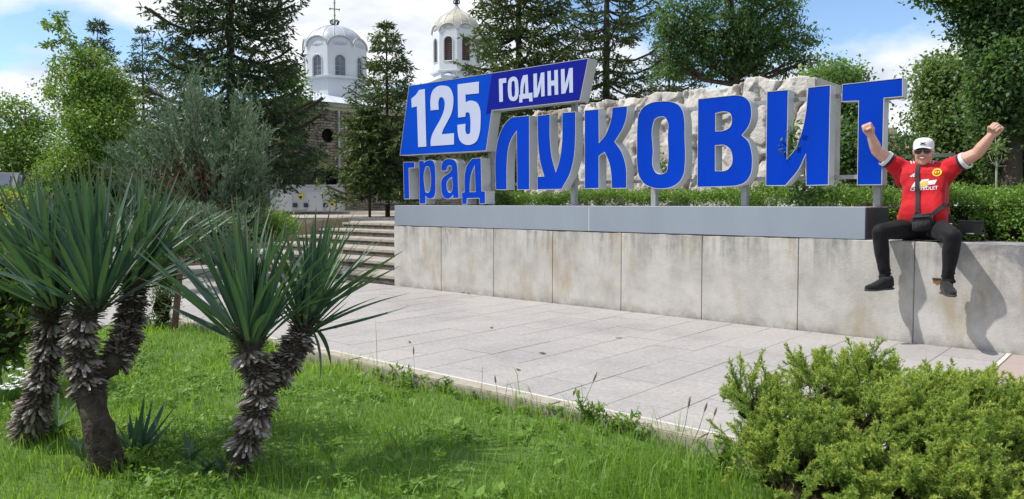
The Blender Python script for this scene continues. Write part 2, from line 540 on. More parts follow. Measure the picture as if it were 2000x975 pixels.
# planting ground behind the wall, terrace behind the steps
mb = MB().box(-8.70, 14, WY + 0.60, 30, -0.3, 0.872)
tag(mb.build('planting_bed', M_SOIL), kind='structure')
mb = MB().box(-60, -8.705, 10.78, 60, -0.3, 0.775)
tag(mb.build('terrace', M_TERR), kind='structure')
mb = MB().box(-60, -8.72, 18.6, 60, 0.70, 0.875)
tag(mb.build('upper_terrace', M_TERR), kind='structure')
mb = MB().box(-8.69, 60, 30.01, 90, -0.3, 0.86)
tag(mb.build('park_ground', M_FAR), kind='structure')
# sloping bed on the left of the steps
gx = np.arange(-70, -14.2, 0.3); gy = np.arange(3, 11.4, 0.4)
X, Y = np.meshgrid(gx, gy, indexing='ij')
s_ = np.clip((Y - 4.2) / 6.2, 0, 1) * np.clip((-X - 14.35) / 0.4, 0, 1)
Z = -0.2 + 1.04 * s_ + 0.03 * np.sin(X * 3) * np.cos(Y * 2)
I = np.arange(X.size).reshape(X.shape)
F = np.stack([I[:-1, :-1], I[1:, :-1], I[1:, 1:], I[:-1, 1:]], -1).reshape(-1, 4)
tag(link('sloping_bed', np_mesh('sloping_bed', np.stack([X, Y, Z], -1).reshape(-1, 3), [F], M_SOIL, shade=True)), kind='structure')

steps = empty('stairs', (-11, 7.4, 0), 'wide shallow stone steps with dark stained risers left of the wall', 'stairs')
RY = [7.38, 8.03, 8.72, 9.46, 10.10, 10.75, 11.4]
for i in range(6):
    z1 = 0.13 * (i + 1)
    xs = [-14.7, -13.3, -11.9 + 0.2 * (i % 2), -10.3 - 0.3 * (i % 2), -8.80]
    for a, b_ in zip(xs, xs[1:]):
        mb = MB().box(a + .004, b_ - .004, RY[i], RY[i + 1] + 0.03, z1 - 0.05 + random.uniform(-.003, .001), z1, bev=0.01)
        link('tread', mb.mesh('tread', M_STEP), steps)
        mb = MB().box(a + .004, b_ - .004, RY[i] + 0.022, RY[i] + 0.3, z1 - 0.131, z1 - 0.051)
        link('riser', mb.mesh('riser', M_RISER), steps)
    # solid fill
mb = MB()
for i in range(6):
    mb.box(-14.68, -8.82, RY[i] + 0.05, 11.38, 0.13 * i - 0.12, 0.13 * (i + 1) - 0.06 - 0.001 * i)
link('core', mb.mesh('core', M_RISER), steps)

# ------------------------------------------------------------------ the sign
OUTLINES = {
 'panel': [[(-8.664,2.984),(-5.39,2.986),(-5.516,2.484),(-6.98,2.482),(-7.088,1.944),(-8.883,1.954)]],
 'dark': [[(-6.976,2.979),(-5.396,2.98),(-5.52,2.491),(-6.984,2.488),(-6.99,2.456),(-7.09,2.443)]],
 'light': [[(-8.657,2.974),(-6.979,2.979),(-7.094,2.443),(-6.995,2.456),(-7.095,1.951),(-8.87,1.963)]],
 '1': [[(-8.608,2.786),(-8.478,2.857,1),(-8.44,2.899),(-8.31,2.901),(-8.283,2.061),(-8.462,2.061),(-8.484,2.662),(-8.6,2.654)]],
 '2': [[(-8.188,2.063),(-8.19,2.134,1),(-8.161,2.221,1),(-8.085,2.32,1),(-7.977,2.445,1),(-7.902,2.585,1),(-7.895,2.686,1),(-7.922,2.732,1),(-7.96,2.75,1),(-7.996,2.742,1),(-8.018,2.697,1),(-8.016,2.577),(-8.187,2.579),(-8.191,2.727,1),(-8.157,2.842,1),(-8.059,2.906,1),(-7.921,2.911,1),(-7.795,2.872,1),(-7.728,2.772,1),(-7.718,2.627,1),(-7.756,2.501,1),(-7.85,2.378,1),(-7.935,2.267,1),(-7.955,2.221),(-7.705,2.221),(-7.706,2.062)]],
 '5': [[(-7.631,2.899),(-7.218,2.895),(-7.218,2.735),(-7.476,2.741),(-7.472,2.635),(-7.42,2.649,1),(-7.341,2.645,1),(-7.244,2.601,1),(-7.195,2.514,1),(-7.186,2.36,1),(-7.206,2.194,1),(-7.264,2.085,1),(-7.383,2.042,1),(-7.502,2.055,1),(-7.593,2.117,1),(-7.629,2.219,1),(-7.637,2.334),(-7.477,2.338),(-7.472,2.224,1),(-7.452,2.194,1),(-7.422,2.19,1),(-7.392,2.205,1),(-7.382,2.275,1),(-7.385,2.416,1),(-7.405,2.481,1),(-7.441,2.495,1),(-7.469,2.486,1),(-7.477,2.437),(-7.622,2.433)]],
 'G': [[(-6.849,2.891),(-6.717,2.889),(-6.717,2.828),(-6.781,2.828),(-6.776,2.585),(-6.84,2.583)]],
 'O': [[(-6.687,2.796,1),(-6.672,2.861,1),(-6.636,2.887,1),(-6.591,2.893,1),(-6.547,2.88,1),(-6.517,2.838,1),(-6.506,2.764,1),(-6.503,2.657,1),(-6.52,2.606,1),(-6.556,2.578,1),(-6.591,2.575,1),(-6.642,2.59,1),(-6.672,2.626,1),(-6.685,2.688,1)],[(-6.624,2.789,1),(-6.616,2.829,1),(-6.595,2.84,1),(-6.574,2.827,1),(-6.568,2.784,1),(-6.565,2.677,1),(-6.574,2.637,1),(-6.593,2.628,1),(-6.615,2.641,1),(-6.622,2.682,1)]],
 'D': [[(-6.424,2.89),(-6.346,2.892),(-6.332,2.654),(-6.268,2.655),(-6.263,2.543),(-6.319,2.544),(-6.325,2.588),(-6.436,2.588),(-6.436,2.545),(-6.49,2.546),(-6.49,2.646),(-6.474,2.648),(-6.468,2.747,1),(-6.454,2.825,1)],[(-6.392,2.818),(-6.387,2.653),(-6.424,2.653),(-6.415,2.742,1)]],
 'I': [[(-6.251,2.892),(-6.192,2.892),(-6.188,2.693),(-6.145,2.818,1),(-6.128,2.892),(-6.07,2.891),(-6.065,2.591),(-6.121,2.589),(-6.124,2.764),(-6.148,2.657,1),(-6.183,2.588),(-6.246,2.588)]],
 'N': [[(-6.021,2.899),(-5.967,2.899),(-5.964,2.773),(-5.91,2.773),(-5.912,2.899),(-5.855,2.898),(-5.847,2.591),(-5.904,2.591),(-5.908,2.71),(-5.962,2.709),(-5.958,2.591),(-6.016,2.591)]],
 'I2': [[(-5.807,2.9),(-5.749,2.898),(-5.745,2.706),(-5.698,2.827,1),(-5.681,2.897),(-5.623,2.896),(-5.619,2.596),(-5.675,2.595),(-5.677,2.768),(-5.704,2.668,1),(-5.738,2.595),(-5.799,2.594)]],
 'g': [[(-8.805,1.854),(-8.545,1.848),(-8.546,1.756),(-8.675,1.755),(-8.665,1.295),(-8.789,1.292)]],
 'r': [[(-8.452,1.86),(-8.339,1.86),(-8.337,1.832),(-8.287,1.854,1),(-8.222,1.865,1),(-8.144,1.849,1),(-8.106,1.799,1),(-8.094,1.72,1),(-8.089,1.502,1),(-8.096,1.379,1),(-8.128,1.318,1),(-8.187,1.294,1),(-8.251,1.297,1),(-8.303,1.332),(-8.307,1.221),(-8.443,1.217)],[(-8.316,1.731,1),(-8.301,1.757,1),(-8.261,1.766,1),(-8.229,1.752,1),(-8.216,1.715,1),(-8.211,1.451,1),(-8.225,1.407,1),(-8.27,1.389,1),(-8.306,1.403,1),(-8.316,1.443,1)]],
 'a': [[(-7.974,1.695),(-7.855,1.692),(-7.849,1.735,1),(-7.811,1.764,1),(-7.774,1.758,1),(-7.759,1.723,1),(-7.781,1.687,1),(-7.855,1.649,1),(-7.937,1.603,1),(-7.975,1.552,1),(-7.979,1.465,1),(-7.963,1.369,1),(-7.907,1.304,1),(-7.832,1.289,1),(-7.77,1.312,1),(-7.736,1.342),(-7.731,1.299),(-7.612,1.302),(-7.626,1.494,1),(-7.637,1.707,1),(-7.658,1.801,1),(-7.707,1.847,1),(-7.78,1.865,1),(-7.867,1.864,1),(-7.935,1.837,1),(-7.97,1.769,1)],[(-7.757,1.599),(-7.752,1.428,1),(-7.776,1.389,1),(-7.813,1.39,1),(-7.844,1.42,1),(-7.856,1.481,1),(-7.853,1.524,1),(-7.819,1.566,1)]],
 'd': [[(-7.355,1.853),(-7.182,1.855),(-7.169,1.4),(-7.104,1.4),(-7.101,1.223),(-7.213,1.221),(-7.222,1.299),(-7.451,1.296),(-7.455,1.215),(-7.553,1.214),(-7.558,1.387),(-7.506,1.39),(-7.509,1.543,1),(-7.491,1.678,1),(-7.444,1.777,1)],[(-7.309,1.739),(-7.293,1.393),(-7.395,1.392),(-7.388,1.524,1),(-7.362,1.641,1)]],
 'L': [[(-6.912,1.413),(-6.915,1.888,1),(-6.874,2.078,1),(-6.8,2.224,1),(-6.709,2.319,1),(-6.618,2.369),(-6.319,2.367),(-6.315,1.406),(-6.529,1.408),(-6.541,2.174),(-6.618,2.091,1),(-6.672,1.986,1),(-6.7,1.825,1),(-6.709,1.41)]],
 'U': [[(-6.188,2.354),(-5.979,2.358),(-5.973,2.003,1),(-5.948,1.822,1),(-5.885,1.633),(-5.825,1.791,1),(-5.797,1.943,1),(-5.79,2.362),(-5.578,2.358),(-5.58,2.008,1),(-5.603,1.783,1),(-5.657,1.608,1),(-5.792,1.407),(-6.186,1.405),(-6.19,1.575),(-6.077,1.579),(-6.139,1.751,1),(-6.173,1.961,1)]],
 'K': [[(-5.446,2.363),(-5.235,2.362),(-5.227,1.964),(-5.142,2.045,1),(-5.084,2.163,1),(-5.053,2.269,1),(-5.045,2.367),(-4.832,2.365),(-4.842,2.241,1),(-4.884,2.125,1),(-5.004,1.959),(-4.91,1.84,1),(-4.852,1.694,1),(-4.836,1.407),(-5.047,1.408),(-5.059,1.592,1),(-5.096,1.739,1),(-5.151,1.839),(-5.229,1.799),(-5.227,1.41),(-5.441,1.409)]],
 'OO': [[(-4.699,2.151,1),(-4.686,2.246,1),(-4.631,2.326,1),(-4.521,2.376,1),(-4.386,2.382,1),(-4.253,2.363,1),(-4.168,2.323,1),(-4.115,2.249,1),(-4.093,2.156,1),(-4.087,1.971,1),(-4.08,1.671,1),(-4.095,1.556,1),(-4.152,1.465,1),(-4.243,1.414,1),(-4.363,1.395,1),(-4.499,1.409,1),(-4.609,1.461,1),(-4.673,1.547,1),(-4.698,1.668,1),(-4.704,1.91,1)],[(-4.485,2.137,1),(-4.465,2.182,1),(-4.411,2.202,1),(-4.344,2.194,1),(-4.31,2.148,1),(-4.305,1.984,1),(-4.301,1.667,1),(-4.318,1.591,1),(-4.371,1.566,1),(-4.439,1.577,1),(-4.476,1.625,1),(-4.485,1.828,1)]],
 'V': [[(-3.937,2.366),(-3.558,2.37),(-3.488,2.367,1),(-3.407,2.34,1),(-3.35,2.286,1),(-3.326,2.198,1),(-3.33,2.101,1),(-3.363,2.017,1),(-3.425,1.944),(-3.355,1.875,1),(-3.32,1.776,1),(-3.309,1.645,1),(-3.328,1.526,1),(-3.384,1.451,1),(-3.476,1.417,1),(-3.57,1.41),(-3.935,1.407)],[(-3.725,2.191),(-3.615,2.199,1),(-3.562,2.173,1),(-3.546,2.111,1),(-3.56,2.046,1),(-3.619,2.011,1),(-3.723,2.006)],[(-3.725,1.848),(-3.623,1.845,1),(-3.563,1.803,1),(-3.536,1.73,1),(-3.543,1.642,1),(-3.584,1.594,1),(-3.721,1.581)]],
 'II': [[(-3.168,2.372),(-2.946,2.37),(-2.95,1.682),(-2.878,1.767,1),(-2.817,1.914,1),(-2.777,2.097,1),(-2.759,2.281,1),(-2.754,2.373),(-2.536,2.375),(-2.539,1.411),(-2.757,1.408),(-2.764,1.713),(-2.824,1.578,1),(-2.961,1.411),(-3.167,1.412)]],
 'TT': [[(-2.431,2.37),(-1.898,2.375),(-1.896,2.202),(-2.053,2.202),(-2.057,1.404),(-2.277,1.405),(-2.279,2.196),(-2.432,2.203)]],
}
def m_blue(name, c):
    m, t, b = newmat(name)
    f = noise(t, 1.6, 7, 0.6, stretch=(1.4, 1, .5))
    t.links.new(ramp(t, f, [(0.3, tuple(v * 0.86 for v in c)), (0.7, tuple(v * 1.04 + .001 for v in c))]), b.inputs['Base Color'])
    b.inputs['Roughness'].default_value = 0.5; b.inputs['Specular IOR Level'].default_value = 0.06
    return m
M_BLUE = m_blue('blue_acrylic', (0.0, 0.040, 0.43))
M_LBLUE = m_blue('bright_blue_film', (0.0, 0.058, 0.50))
M_DBLUE = m_blue('deep_blue_film', (0.006, 0.012, 0.24))
M_LETW = simple('white_film', (0.43, 0.47, 0.63), 0.5, 0.03, 3)
M_ALU = simple('white_aluminium_edge', (0.42, 0.425, 0.43), 0.5, 0.05, 3, metal=0.0)
M_STEEL = simple('galvanised_steel', (0.28, 0.29, 0.30), 0.5, 0.10, 12, metal=0.25)
def m_composite(name, c):
    m, t, b = newmat(name)
    f = noise(t, 2.2, 5, stretch=(1, 1, 0.4))
    t.links.new(ramp(t, f, [(0.3, tuple(v * .93 for v in c)), (0.7, tuple(v * 1.04 for v in c))]), b.inputs['Base Color'])
    b.inputs['Roughness'].default_value = 0.38; b.inputs['Metallic'].default_value = 0.35
    return m
M_BOX = m_composite('silver_composite_panel', (0.29, 0.325, 0.385))
M_BOX_SHADED = m_composite('shade_darkened_composite_panel', (0.10, 0.093, 0.125))  # same cladding; the end's shade is put into a darker violet colour
M_TRIM = simple('bright_trim', (0.55, 0.56, 0.57), 0.4, 0.04, 5)

def catmull(loop):
    """corner points stay sharp, points flagged 1 are passed smoothly"""
    n = len(loop); out = []
    for i in range(n):
        p0, p1, p2, p3 = loop[i - 1], loop[i], loop[(i + 1) % n], loop[(i + 2) % n]
        s1, s2 = len(p1) > 2, len(p2) > 2
        out.append((p1[0], p1[1]))
        if s1 or s2:
            d = math.hypot(p2[0] - p1[0], p2[1] - p1[1])
            def tan_(a, b, c):
                l1 = math.hypot(b[0] - a[0], b[1] - a[1]) + 1e-9; l2 = math.hypot(c[0] - b[0], c[1] - b[1]) + 1e-9
                ux = (b[0] - a[0]) / l1 * l2 + (c[0] - b[0]) / l2 * l1; uy = (b[1] - a[1]) / l1 * l2 + (c[1] - b[1]) / l2 * l1
                l = math.hypot(ux, uy) + 1e-9
                return ux / l, uy / l
            t1 = tan_(p0, p1, p2) if s1 else None
            t2 = tan_(p1, p2, p3) if s2 else None
            if t1 is None: t1 = ((p2[0] - p1[0]) / d, (p2[1] - p1[1]) / d)
            if t2 is None: t2 = ((p2[0] - p1[0]) / d, (p2[1] - p1[1]) / d)
            K = 5
            for k in range(1, K):
                u = k / K
                h1 = 2*u**3-3*u**2+1; h2 = u**3-2*u**2+u; h3 = -2*u**3+3*u**2; h4 = u**3-u**2
                out.append((h1*p1[0]+h2*t1[0]*d+h3*p2[0]+h4*t2[0]*d, h1*p1[1]+h2*t1[1]*d+h3*p2[1]+h4*t2[1]*d))
    return out
def area(l): return 0.5 * sum(l[i - 1][0] * l[i][1] - l[i][0] * l[i - 1][1] for i in range(len(l)))
def inset(l, d):
    """move an outline inwards (d>0) for counter-clockwise loops"""
    n = len(l); out = []
    for i in range(n):
        a, b, c = l[i - 1], l[i], l[(i + 1) % n]
        e1 = Vector((b[0] - a[0], b[1] - a[1])); e2 = Vector((c[0] - b[0], c[1] - b[1]))
        if e1.length < 1e-6 or e2.length < 1e-6: out.append(b); continue
        n1 = Vector((-e1.y, e1.x)).normalized(); n2 = Vector((-e2.y, e2.x)).normalized()
        k = n1 + n2
        k = k / max(0.35, k.length_squared) * 2 if k.length > 1e-6 else n1
        out.append((b[0] + k.x * d, b[1] + k.y * d))
    return out
def flat_mesh(name, loops, y, mat):
    """filled outline (with holes) in the XZ plane at depth y, facing -Y"""
    from mathutils.geometry import tessellate_polygon
    vs = [[Vector((p[0], p[1], 0)) for p in l] for l in loops]
    tri = tessellate_polygon(vs)
    flat = [v for l in vs for v in l]
    me = bpy.data.meshes.new(name)
    fs = []
    for t3 in tri:
        a, b, c = (flat[k] for k in t3)
        cr = (b.x - a.x) * (c.y - a.y) - (c.x - a.x) * (b.y - a.y)
        if abs(cr) < 1e-12: continue
        fs.append(t3 if cr > 0 else (t3[0], t3[2], t3[1]))
    me.from_pydata([(v.x, y, v.y) for v in flat], [], fs)
    setmat(me, mat)
    return me
def side_mesh(name, loops, y0, y1, mat, lip=None):
    V, F = [], []
    for l in loops:
        n = len(l); o = len(V)
        V += [(p[0], y0, p[1]) for p in l] + [(p[0], y1, p[1]) for p in l]
        F += [(o + k, o + n + k, o + n + (k + 1) % n, o + (k + 1) % n) for k in range(n)]
        if lip:
            q = inset(l, lip); o2 = len(V)
            V += [(p[0], y0, p[1]) for p in q]
            F += [(o + k, o + (k + 1) % n, o2 + (k + 1) % n, o2 + k) for k in range(n)]
    me = bpy.data.meshes.new(name); me.from_pydata(V, [], F); setmat(me, mat); me.update()
    return me
YL = 7.56
def loops_of(key):
    ls = [catmull(l) for l in OUTLINES[key]]
    r = [ls[0] if area(ls[0]) > 0 else ls[0][::-1]]
    r += [l if area(l) < 0 else l[::-1] for l in ls[1:]]
    return r
def channel_letter(key, label, depth=0.16, cat='sign letter', group=None):
    ls = loops_of(key)
    cx_ = sum(p[0] for p in ls[0]) / len(ls[0]); z0 = min(p[1] for p in ls[0])
    t = empty('sign_letter', (cx_, YL + depth, z0), label, cat, group)
    face = [inset(l, 0.004) for l in ls]
    link('face', flat_mesh('face', face, YL + 0.004, M_BLUE), t)
    link('return', side_mesh('return', ls, YL, YL + depth, M_ALU, lip=0.0055), t)
    link('back', flat_mesh('back', ls, YL + depth - 0.003, M_ALU), t)
    return t
G1, G2 = 'letters of the large blue word', 'letters of the small blue word'
for k, ch in (('L', 'first of the large word, arch-legged Л right of the panel'),
              ('U', 'second of the large word, hooked У under the panel end'),
              ('K', 'third of the large word, a К with curved arms'),
              ('OO', 'fourth of the large word, a tall rounded О'),
              ('V', 'fifth of the large word, a В with two closed bowls'),
              ('II', 'sixth of the large word, an И with a weed in it'),
              ('TT', 'last of the large word, a broad Т beside the raised fist')):
    channel_letter(k, 'big blue channel letter, ' + ch, group=G1)
for k, ch in (('g', 'г at the left end under the panel'), ('r', 'р with a long descender under the panel'),
              ('a', 'а with a round bowl under the panel'), ('d', 'д with two feet at the right end')):
    channel_letter(k, 'small blue channel letter ' + ch, depth=0.19, group=G2)

panel = empty('anniversary_sign', (-7.2, YL, 1.95), 'slanted blue panel reading 125 ГОДИНИ in white above the letters', 'sign')
pl = loops_of('panel')
link('case', side_mesh('case', pl, YL, YL + 0.19, M_ALU, lip=0.0055), panel)
link('back', flat_mesh('back', pl, YL + 0.187, M_ALU), panel)
link('bright_face', flat_mesh('bright_face', loops_of('light'), YL + 0.004, M_LBLUE), panel)
link('dark_face', flat_mesh('dark_face', loops_of('dark'), YL + 0.0005, M_DBLUE), panel)
for k, nm in (('1', 'digit'), ('2', 'digit'), ('5', 'digit'), ('G', 'letter'), ('O', 'letter'), ('D', 'letter'), ('I', 'letter'), ('N', 'letter'), ('I2', 'letter')):
    link(nm, flat_mesh(nm, loops_of(k), YL - 0.003, M_LETW), panel)

# frame that carries the letters
fr = empty('steel_framework', (-5.3, 7.79, 1.2), 'grey steel posts and rails carrying the blue letters', 'sign frame')
for x, z1 in ((-8.63, 2.6), (-7.20, 2.7), (-5.765, 2.75), (-4.598, 2.3), (-3.488, 2.3), (-2.153, 2.3)):
    MB().box(x - .034, x + .034, 7.756, 7.824, 1.19, z1, bev=.004).build('post', M_STEEL, fr)
for z in (1.49, 2.285):
    MB().box(-8.6 if z < 2 else -6.95, -2.07, 7.727, 7.754, z - .02, z + .02).build('rail', M_STEEL, fr)
MB().box(-8.6, -7.1, 7.757 - .003, 7.78, 1.78, 1.82).build('rail', M_STEEL, fr)

# metal clad plinth on the wall
pb = empty('sign_plinth', (-5.4, 7.7, WH), 'long low grey metal clad plinth on the concrete wall under the letters', 'plinth')
BX0, BX1, BY0, BY1, BZ = -8.78, -2.14, 7.366, 8.10, 1.197
JP = -5.24
MB().box(BX0 + .005, BX1 - .005, BY0 + .01, BY1 - .01, WH + .002, BZ - .006).build('core', M_BOX_SHADED, pb)
for a, b_ in ((BX0, JP - .006), (JP + .006, BX1 - .001)):
    MB().box(a, b_, BY0, BY0 + .008, WH + .006, BZ, bev=.002).build('front_panel', M_BOX, pb)
    MB().box(a, b_, BY0 + .0085, BY1, BZ - .005, BZ + .003).build('top_panel', M_TRIM, pb)
MB().box(JP - .005, JP + .005, BY0 + .003, BY0 + .02, WH + .006, BZ).build('joint_trim', M_TRIM, pb)
for a, b_ in ((BY0 + .009, 7.705), (7.713, BY1)):
    MB().box(BX1 - .0005, BX1 + .006, a, b_, WH + .006, BZ - .006).build('end_panel', M_BOX_SHADED, pb)

# ------------------------------------------------------------------ church, monument, street things behind
M_WHITEW = simple('white_render', (0.56, 0.58, 0.62), 0.85, 0.05, 1.5, 0.2, 20)
M_TIN = simple('painted_tin_roof', (0.40, 0.43, 0.48), 0.45, 0.22, 2.2, metal=0.25)
M_ROOF = simple('white_sheet_roof', (0.50, 0.54, 0.60), 0.5, 0.06, 0.8)
M_BEIGETIN = simple('beige_tin_dome', (0.40, 0.375, 0.30), 0.6, 0.25, 3.0)
M_SEAM = simple('roof_seam', (0.36, 0.38, 0.40), 0.6, 0.1, 3)
M_GLASS = simple('dark_window_glass', (0.10, 0.12, 0.15), 0.12, 0.3, 2, spec=0.8)
M_MUNTIN = simple('window_bar', (0.28, 0.29, 0.31), 0.6, 0.1, 4)
M_BROWNW = simple('brown_louvre_wood', (0.085, 0.05, 0.04), 0.7, 0.3, 12)
M_CORN = simple('greenish_cornice', (0.40, 0.41, 0.30), 0.85, 0.12, 2)
M_IRON = simple('dark_iron', (0.06, 0.06, 0.06), 0.5, 0.2, 10, metal=0.6)
M_GILT = simple('weathered_gilt', (0.30, 0.27, 0.20), 0.45, 0.2, 10, metal=0.7)
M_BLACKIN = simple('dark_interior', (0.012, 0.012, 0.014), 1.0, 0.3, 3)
def m_rubble():
    m, t, b = newmat('coursed_rubble_stone')
    tc_ = t.nodes.new('ShaderNodeTexCoord')
    sp_ = t.nodes.new('ShaderNodeSeparateXYZ'); mp = t.nodes.new('ShaderNodeCombineXYZ')
    wob = mth(t, 'MULTIPLY', mth(t, 'SUBTRACT', noise(t, 1.3, 3), 0.5), 0.25)
    br = t.nodes.new('ShaderNodeTexBrick')
    br.inputs['Scale'].default_value = 2.4; br.inputs['Mortar Size'].default_value = 0.028
    br.inputs['Brick Width'].default_value = 0.8; br.inputs['Row Height'].default_value = 0.30
    br.inputs['Color1'].default_value = (0.25, 0.21, 0.16, 1); br.inputs['Color2'].default_value = (0.36, 0.31, 0.25, 1)
    br.inputs['Mortar'].default_value = (0.07, 0.06, 0.05, 1)
    t.links.new(tc_.outputs['Object'], sp_.inputs[0]); t.links.new(mth(t, 'ADD', sp_.outputs[1], mth(t, 'MULTIPLY', sp_.outputs[0], 0.8)), mp.inputs[0]); t.links.new(mth(t, 'ADD', sp_.outputs[2], wob), mp.inputs[1]); t.links.new(mp.outputs[0], br.inputs['Vector'])
    f = noise(t, 3, 6)
    c = mixc(t, 1.0, br.outputs['Color'], ramp(t, f, [(0.3, (0.6, 0.6, 0.62)), (0.7, (1.15, 1.1, 1.05))]), 'MULTIPLY')
    t.links.new(c, b.inputs['Base Color']); b.inputs['Roughness'].default_value = 0.95
    bump(t, b, mth(t, 'SUBTRACT', f, br.outputs['Fac']), 0.7, 0.05)
    return m
M_RUBBLE = m_rubble()

# church body.  local frame: x = out of the visible wall, y = along it
CH_O = Vector((-29.60, 19.55, 0.86)); U_ = Vector((.14, .99, 0)).normalized(); N_ = Vector((U_.y, -U_.x, 0))
church = empty('church', CH_O, 'old stone church with white roofs, a silver domed drum and a bell tower', 'church')
CM = basis(CH_O, N_, U_, Vector((0, 0, 1)))
EH = 4.62
# walls as a block with openings recessed: doorway, oculus, low arch
def chm(mb, name, mat, par=church, sm=False):
    me = mb.mesh(name, mat, sm); me.transform(CM)
    return link(name, me, par)
def loc(p): return CM.inverted() @ Vector(p)
def onwall(px, py):
    """where a pixel's ray meets the church's visible wall, in church coordinates"""
    o = CM.inverted() @ EYE_P; d = CM.to_3x3().inverted() @ ray(px, py)
    return o + d * (-o.x / d.x)
oc = onwall(640, 265); dA = onwall(737, 392); dB = onwall(805, 302); ar = onwall(638, 372)
ocr = 0.52
def rect(u0, u1, v0, v1): return [(u0, v0), (u1, v0), (u1, v1), (u0, v1)]
def arch(u0, u1, v0, v1, seg=8):
    r = (u1 - u0) / 2
    return [(u0, v0), (u1, v0)] + [((u0 + u1) / 2 + r * cos(pi * k / seg), v1 - r + r * sin(pi * k / seg)) for k in range(seg + 1)]
def ring(u, v, r, seg=24): return [(u + r * cos(2 * pi * k / seg), v + r * sin(2 * pi * k / seg)) for k in range(seg)]
holes = [ring(oc.y, oc.z, ocr * .72), rect(dA.y, dA.y + 2.3, dA.z, dB.z), arch(ar.y - .8, ar.y + .8, 0.0 + .02, 2.0)]
wo_ = [(-1.0, -.3), (15, -.3), (15, EH), (-1.0, EH)]
def wall_with_holes(outer, hs, depth, name, mat):
    fm = flat_mesh(name, [outer] + [h[::-1] for h in hs], 0, mat)
    V = [tuple(v.co) for v in fm.vertices]; F = [tuple(p.vertices) for p in fm.polygons]
    sm_ = side_mesh('s', [outer] + [h[::-1] for h in hs], 0, depth, mat)
    o = len(V); V += [tuple(v.co) for v in sm_.vertices]; F += [tuple(o + k for k in p.vertices) for p in sm_.polygons]
    me = bpy.data.meshes.new(name); me.from_pydata(V, [], F); setmat(me, mat)
    # the XZ drawing plane becomes the wall plane: drawing x -> along wall, drawing depth -> into the wall
    me.transform(Matrix(((0, -1, 0, 0), (1, 0, 0, 0), (0, 0, 1, 0), (0, 0, 0, 1))))
    return me
wm_ = wall_with_holes(wo_, holes, 0.5, 'wall', M_RUBBLE); wm_.transform(CM); link('wall', wm_, church)
chm(MB().box(-.56, -.5, -0.9, 14.9, -.3, EH - .05), 'inner_wall', M_BLACKIN)
chm(MB().box(-9, -.57, -1.0, -0.5, -.3, EH), 'end_wall', M_RUBBLE)
chm(MB().box(-9, -8.5, -0.5, 15, -.3, EH), 'back_wall', M_RUBBLE)
# oculus ring of brick and its glass
mb = MB()
for k in range(20):
    a = 2 * pi * k / 20
    mb.box(-.06, .05, -.07, .07, -.12, .12, Matrix.Translation((0.0, oc.y, oc.z)) @ Matrix.Rotation(a, 4, 'X') @ Matrix.Translation((0, 0, ocr * .85)))
oco = chm(mb, 'round_window', M_RUBBLE)
chm(MB().box(-.3, -.28, oc.y - .4, oc.y + .4, oc.z - .4, oc.z + .4), 'pane', M_BLACKIN, oco)
# door frame and door
mb = MB().box(-.02, .06, dA.y - .14, dA.y, dA.z, dB.z + .14).box(-.02, .06, dA.y, dA.y + 2.3, dB.z, dB.z + .14).box(-.02, .10, dA.y - .2, dA.y + 2.4, dA.z - .14, dA.z)
fr_ = chm(mb, 'window_frame', M_STEP)
chm(MB().box(-.42, -.38, dA.y, dA.y + 2.3, dA.z, dB.z), 'pane', M_BLACKIN, fr_)
# cornice and roof
chm(MB().box(-9.1, .10, -1.1, 15.1, EH, EH + .16).box(-9.2, .2, -1.2, 15.2, EH + .161, EH + .34), 'cornice', M_CORN)
e0 = EH + .345
mb = MB(); bm = mb.bm
rv = [bm.verts.new(p) for p in ((.3, -1.3, e0), (.3, 15.3, e0), (-9.3, 15.3, e0), (-9.3, -1.3, e0), (-4.5, 1.8, e0 + 1.15), (-4.5, 11.0, e0 + 1.15))]
for f in ((0, 1, 5, 4), (1, 2, 5), (2, 3, 4, 5), (3, 0, 4), (3, 2, 1, 0)): bm.faces.new([rv[k] for k in f])
roof = chm(mb, 'roof', M_ROOF)
mb = MB()
for k in range(15):
    y = -0.6 + k * 1.05
    yt = 1.8 + (y + 1.3) / 16.6 * 9.2
    mb.tube([(.3, y, e0 + .02), (-4.5, yt, e0 + 1.17)], .018, 4)
chm(mb, 'seam', M_SEAM, roof)

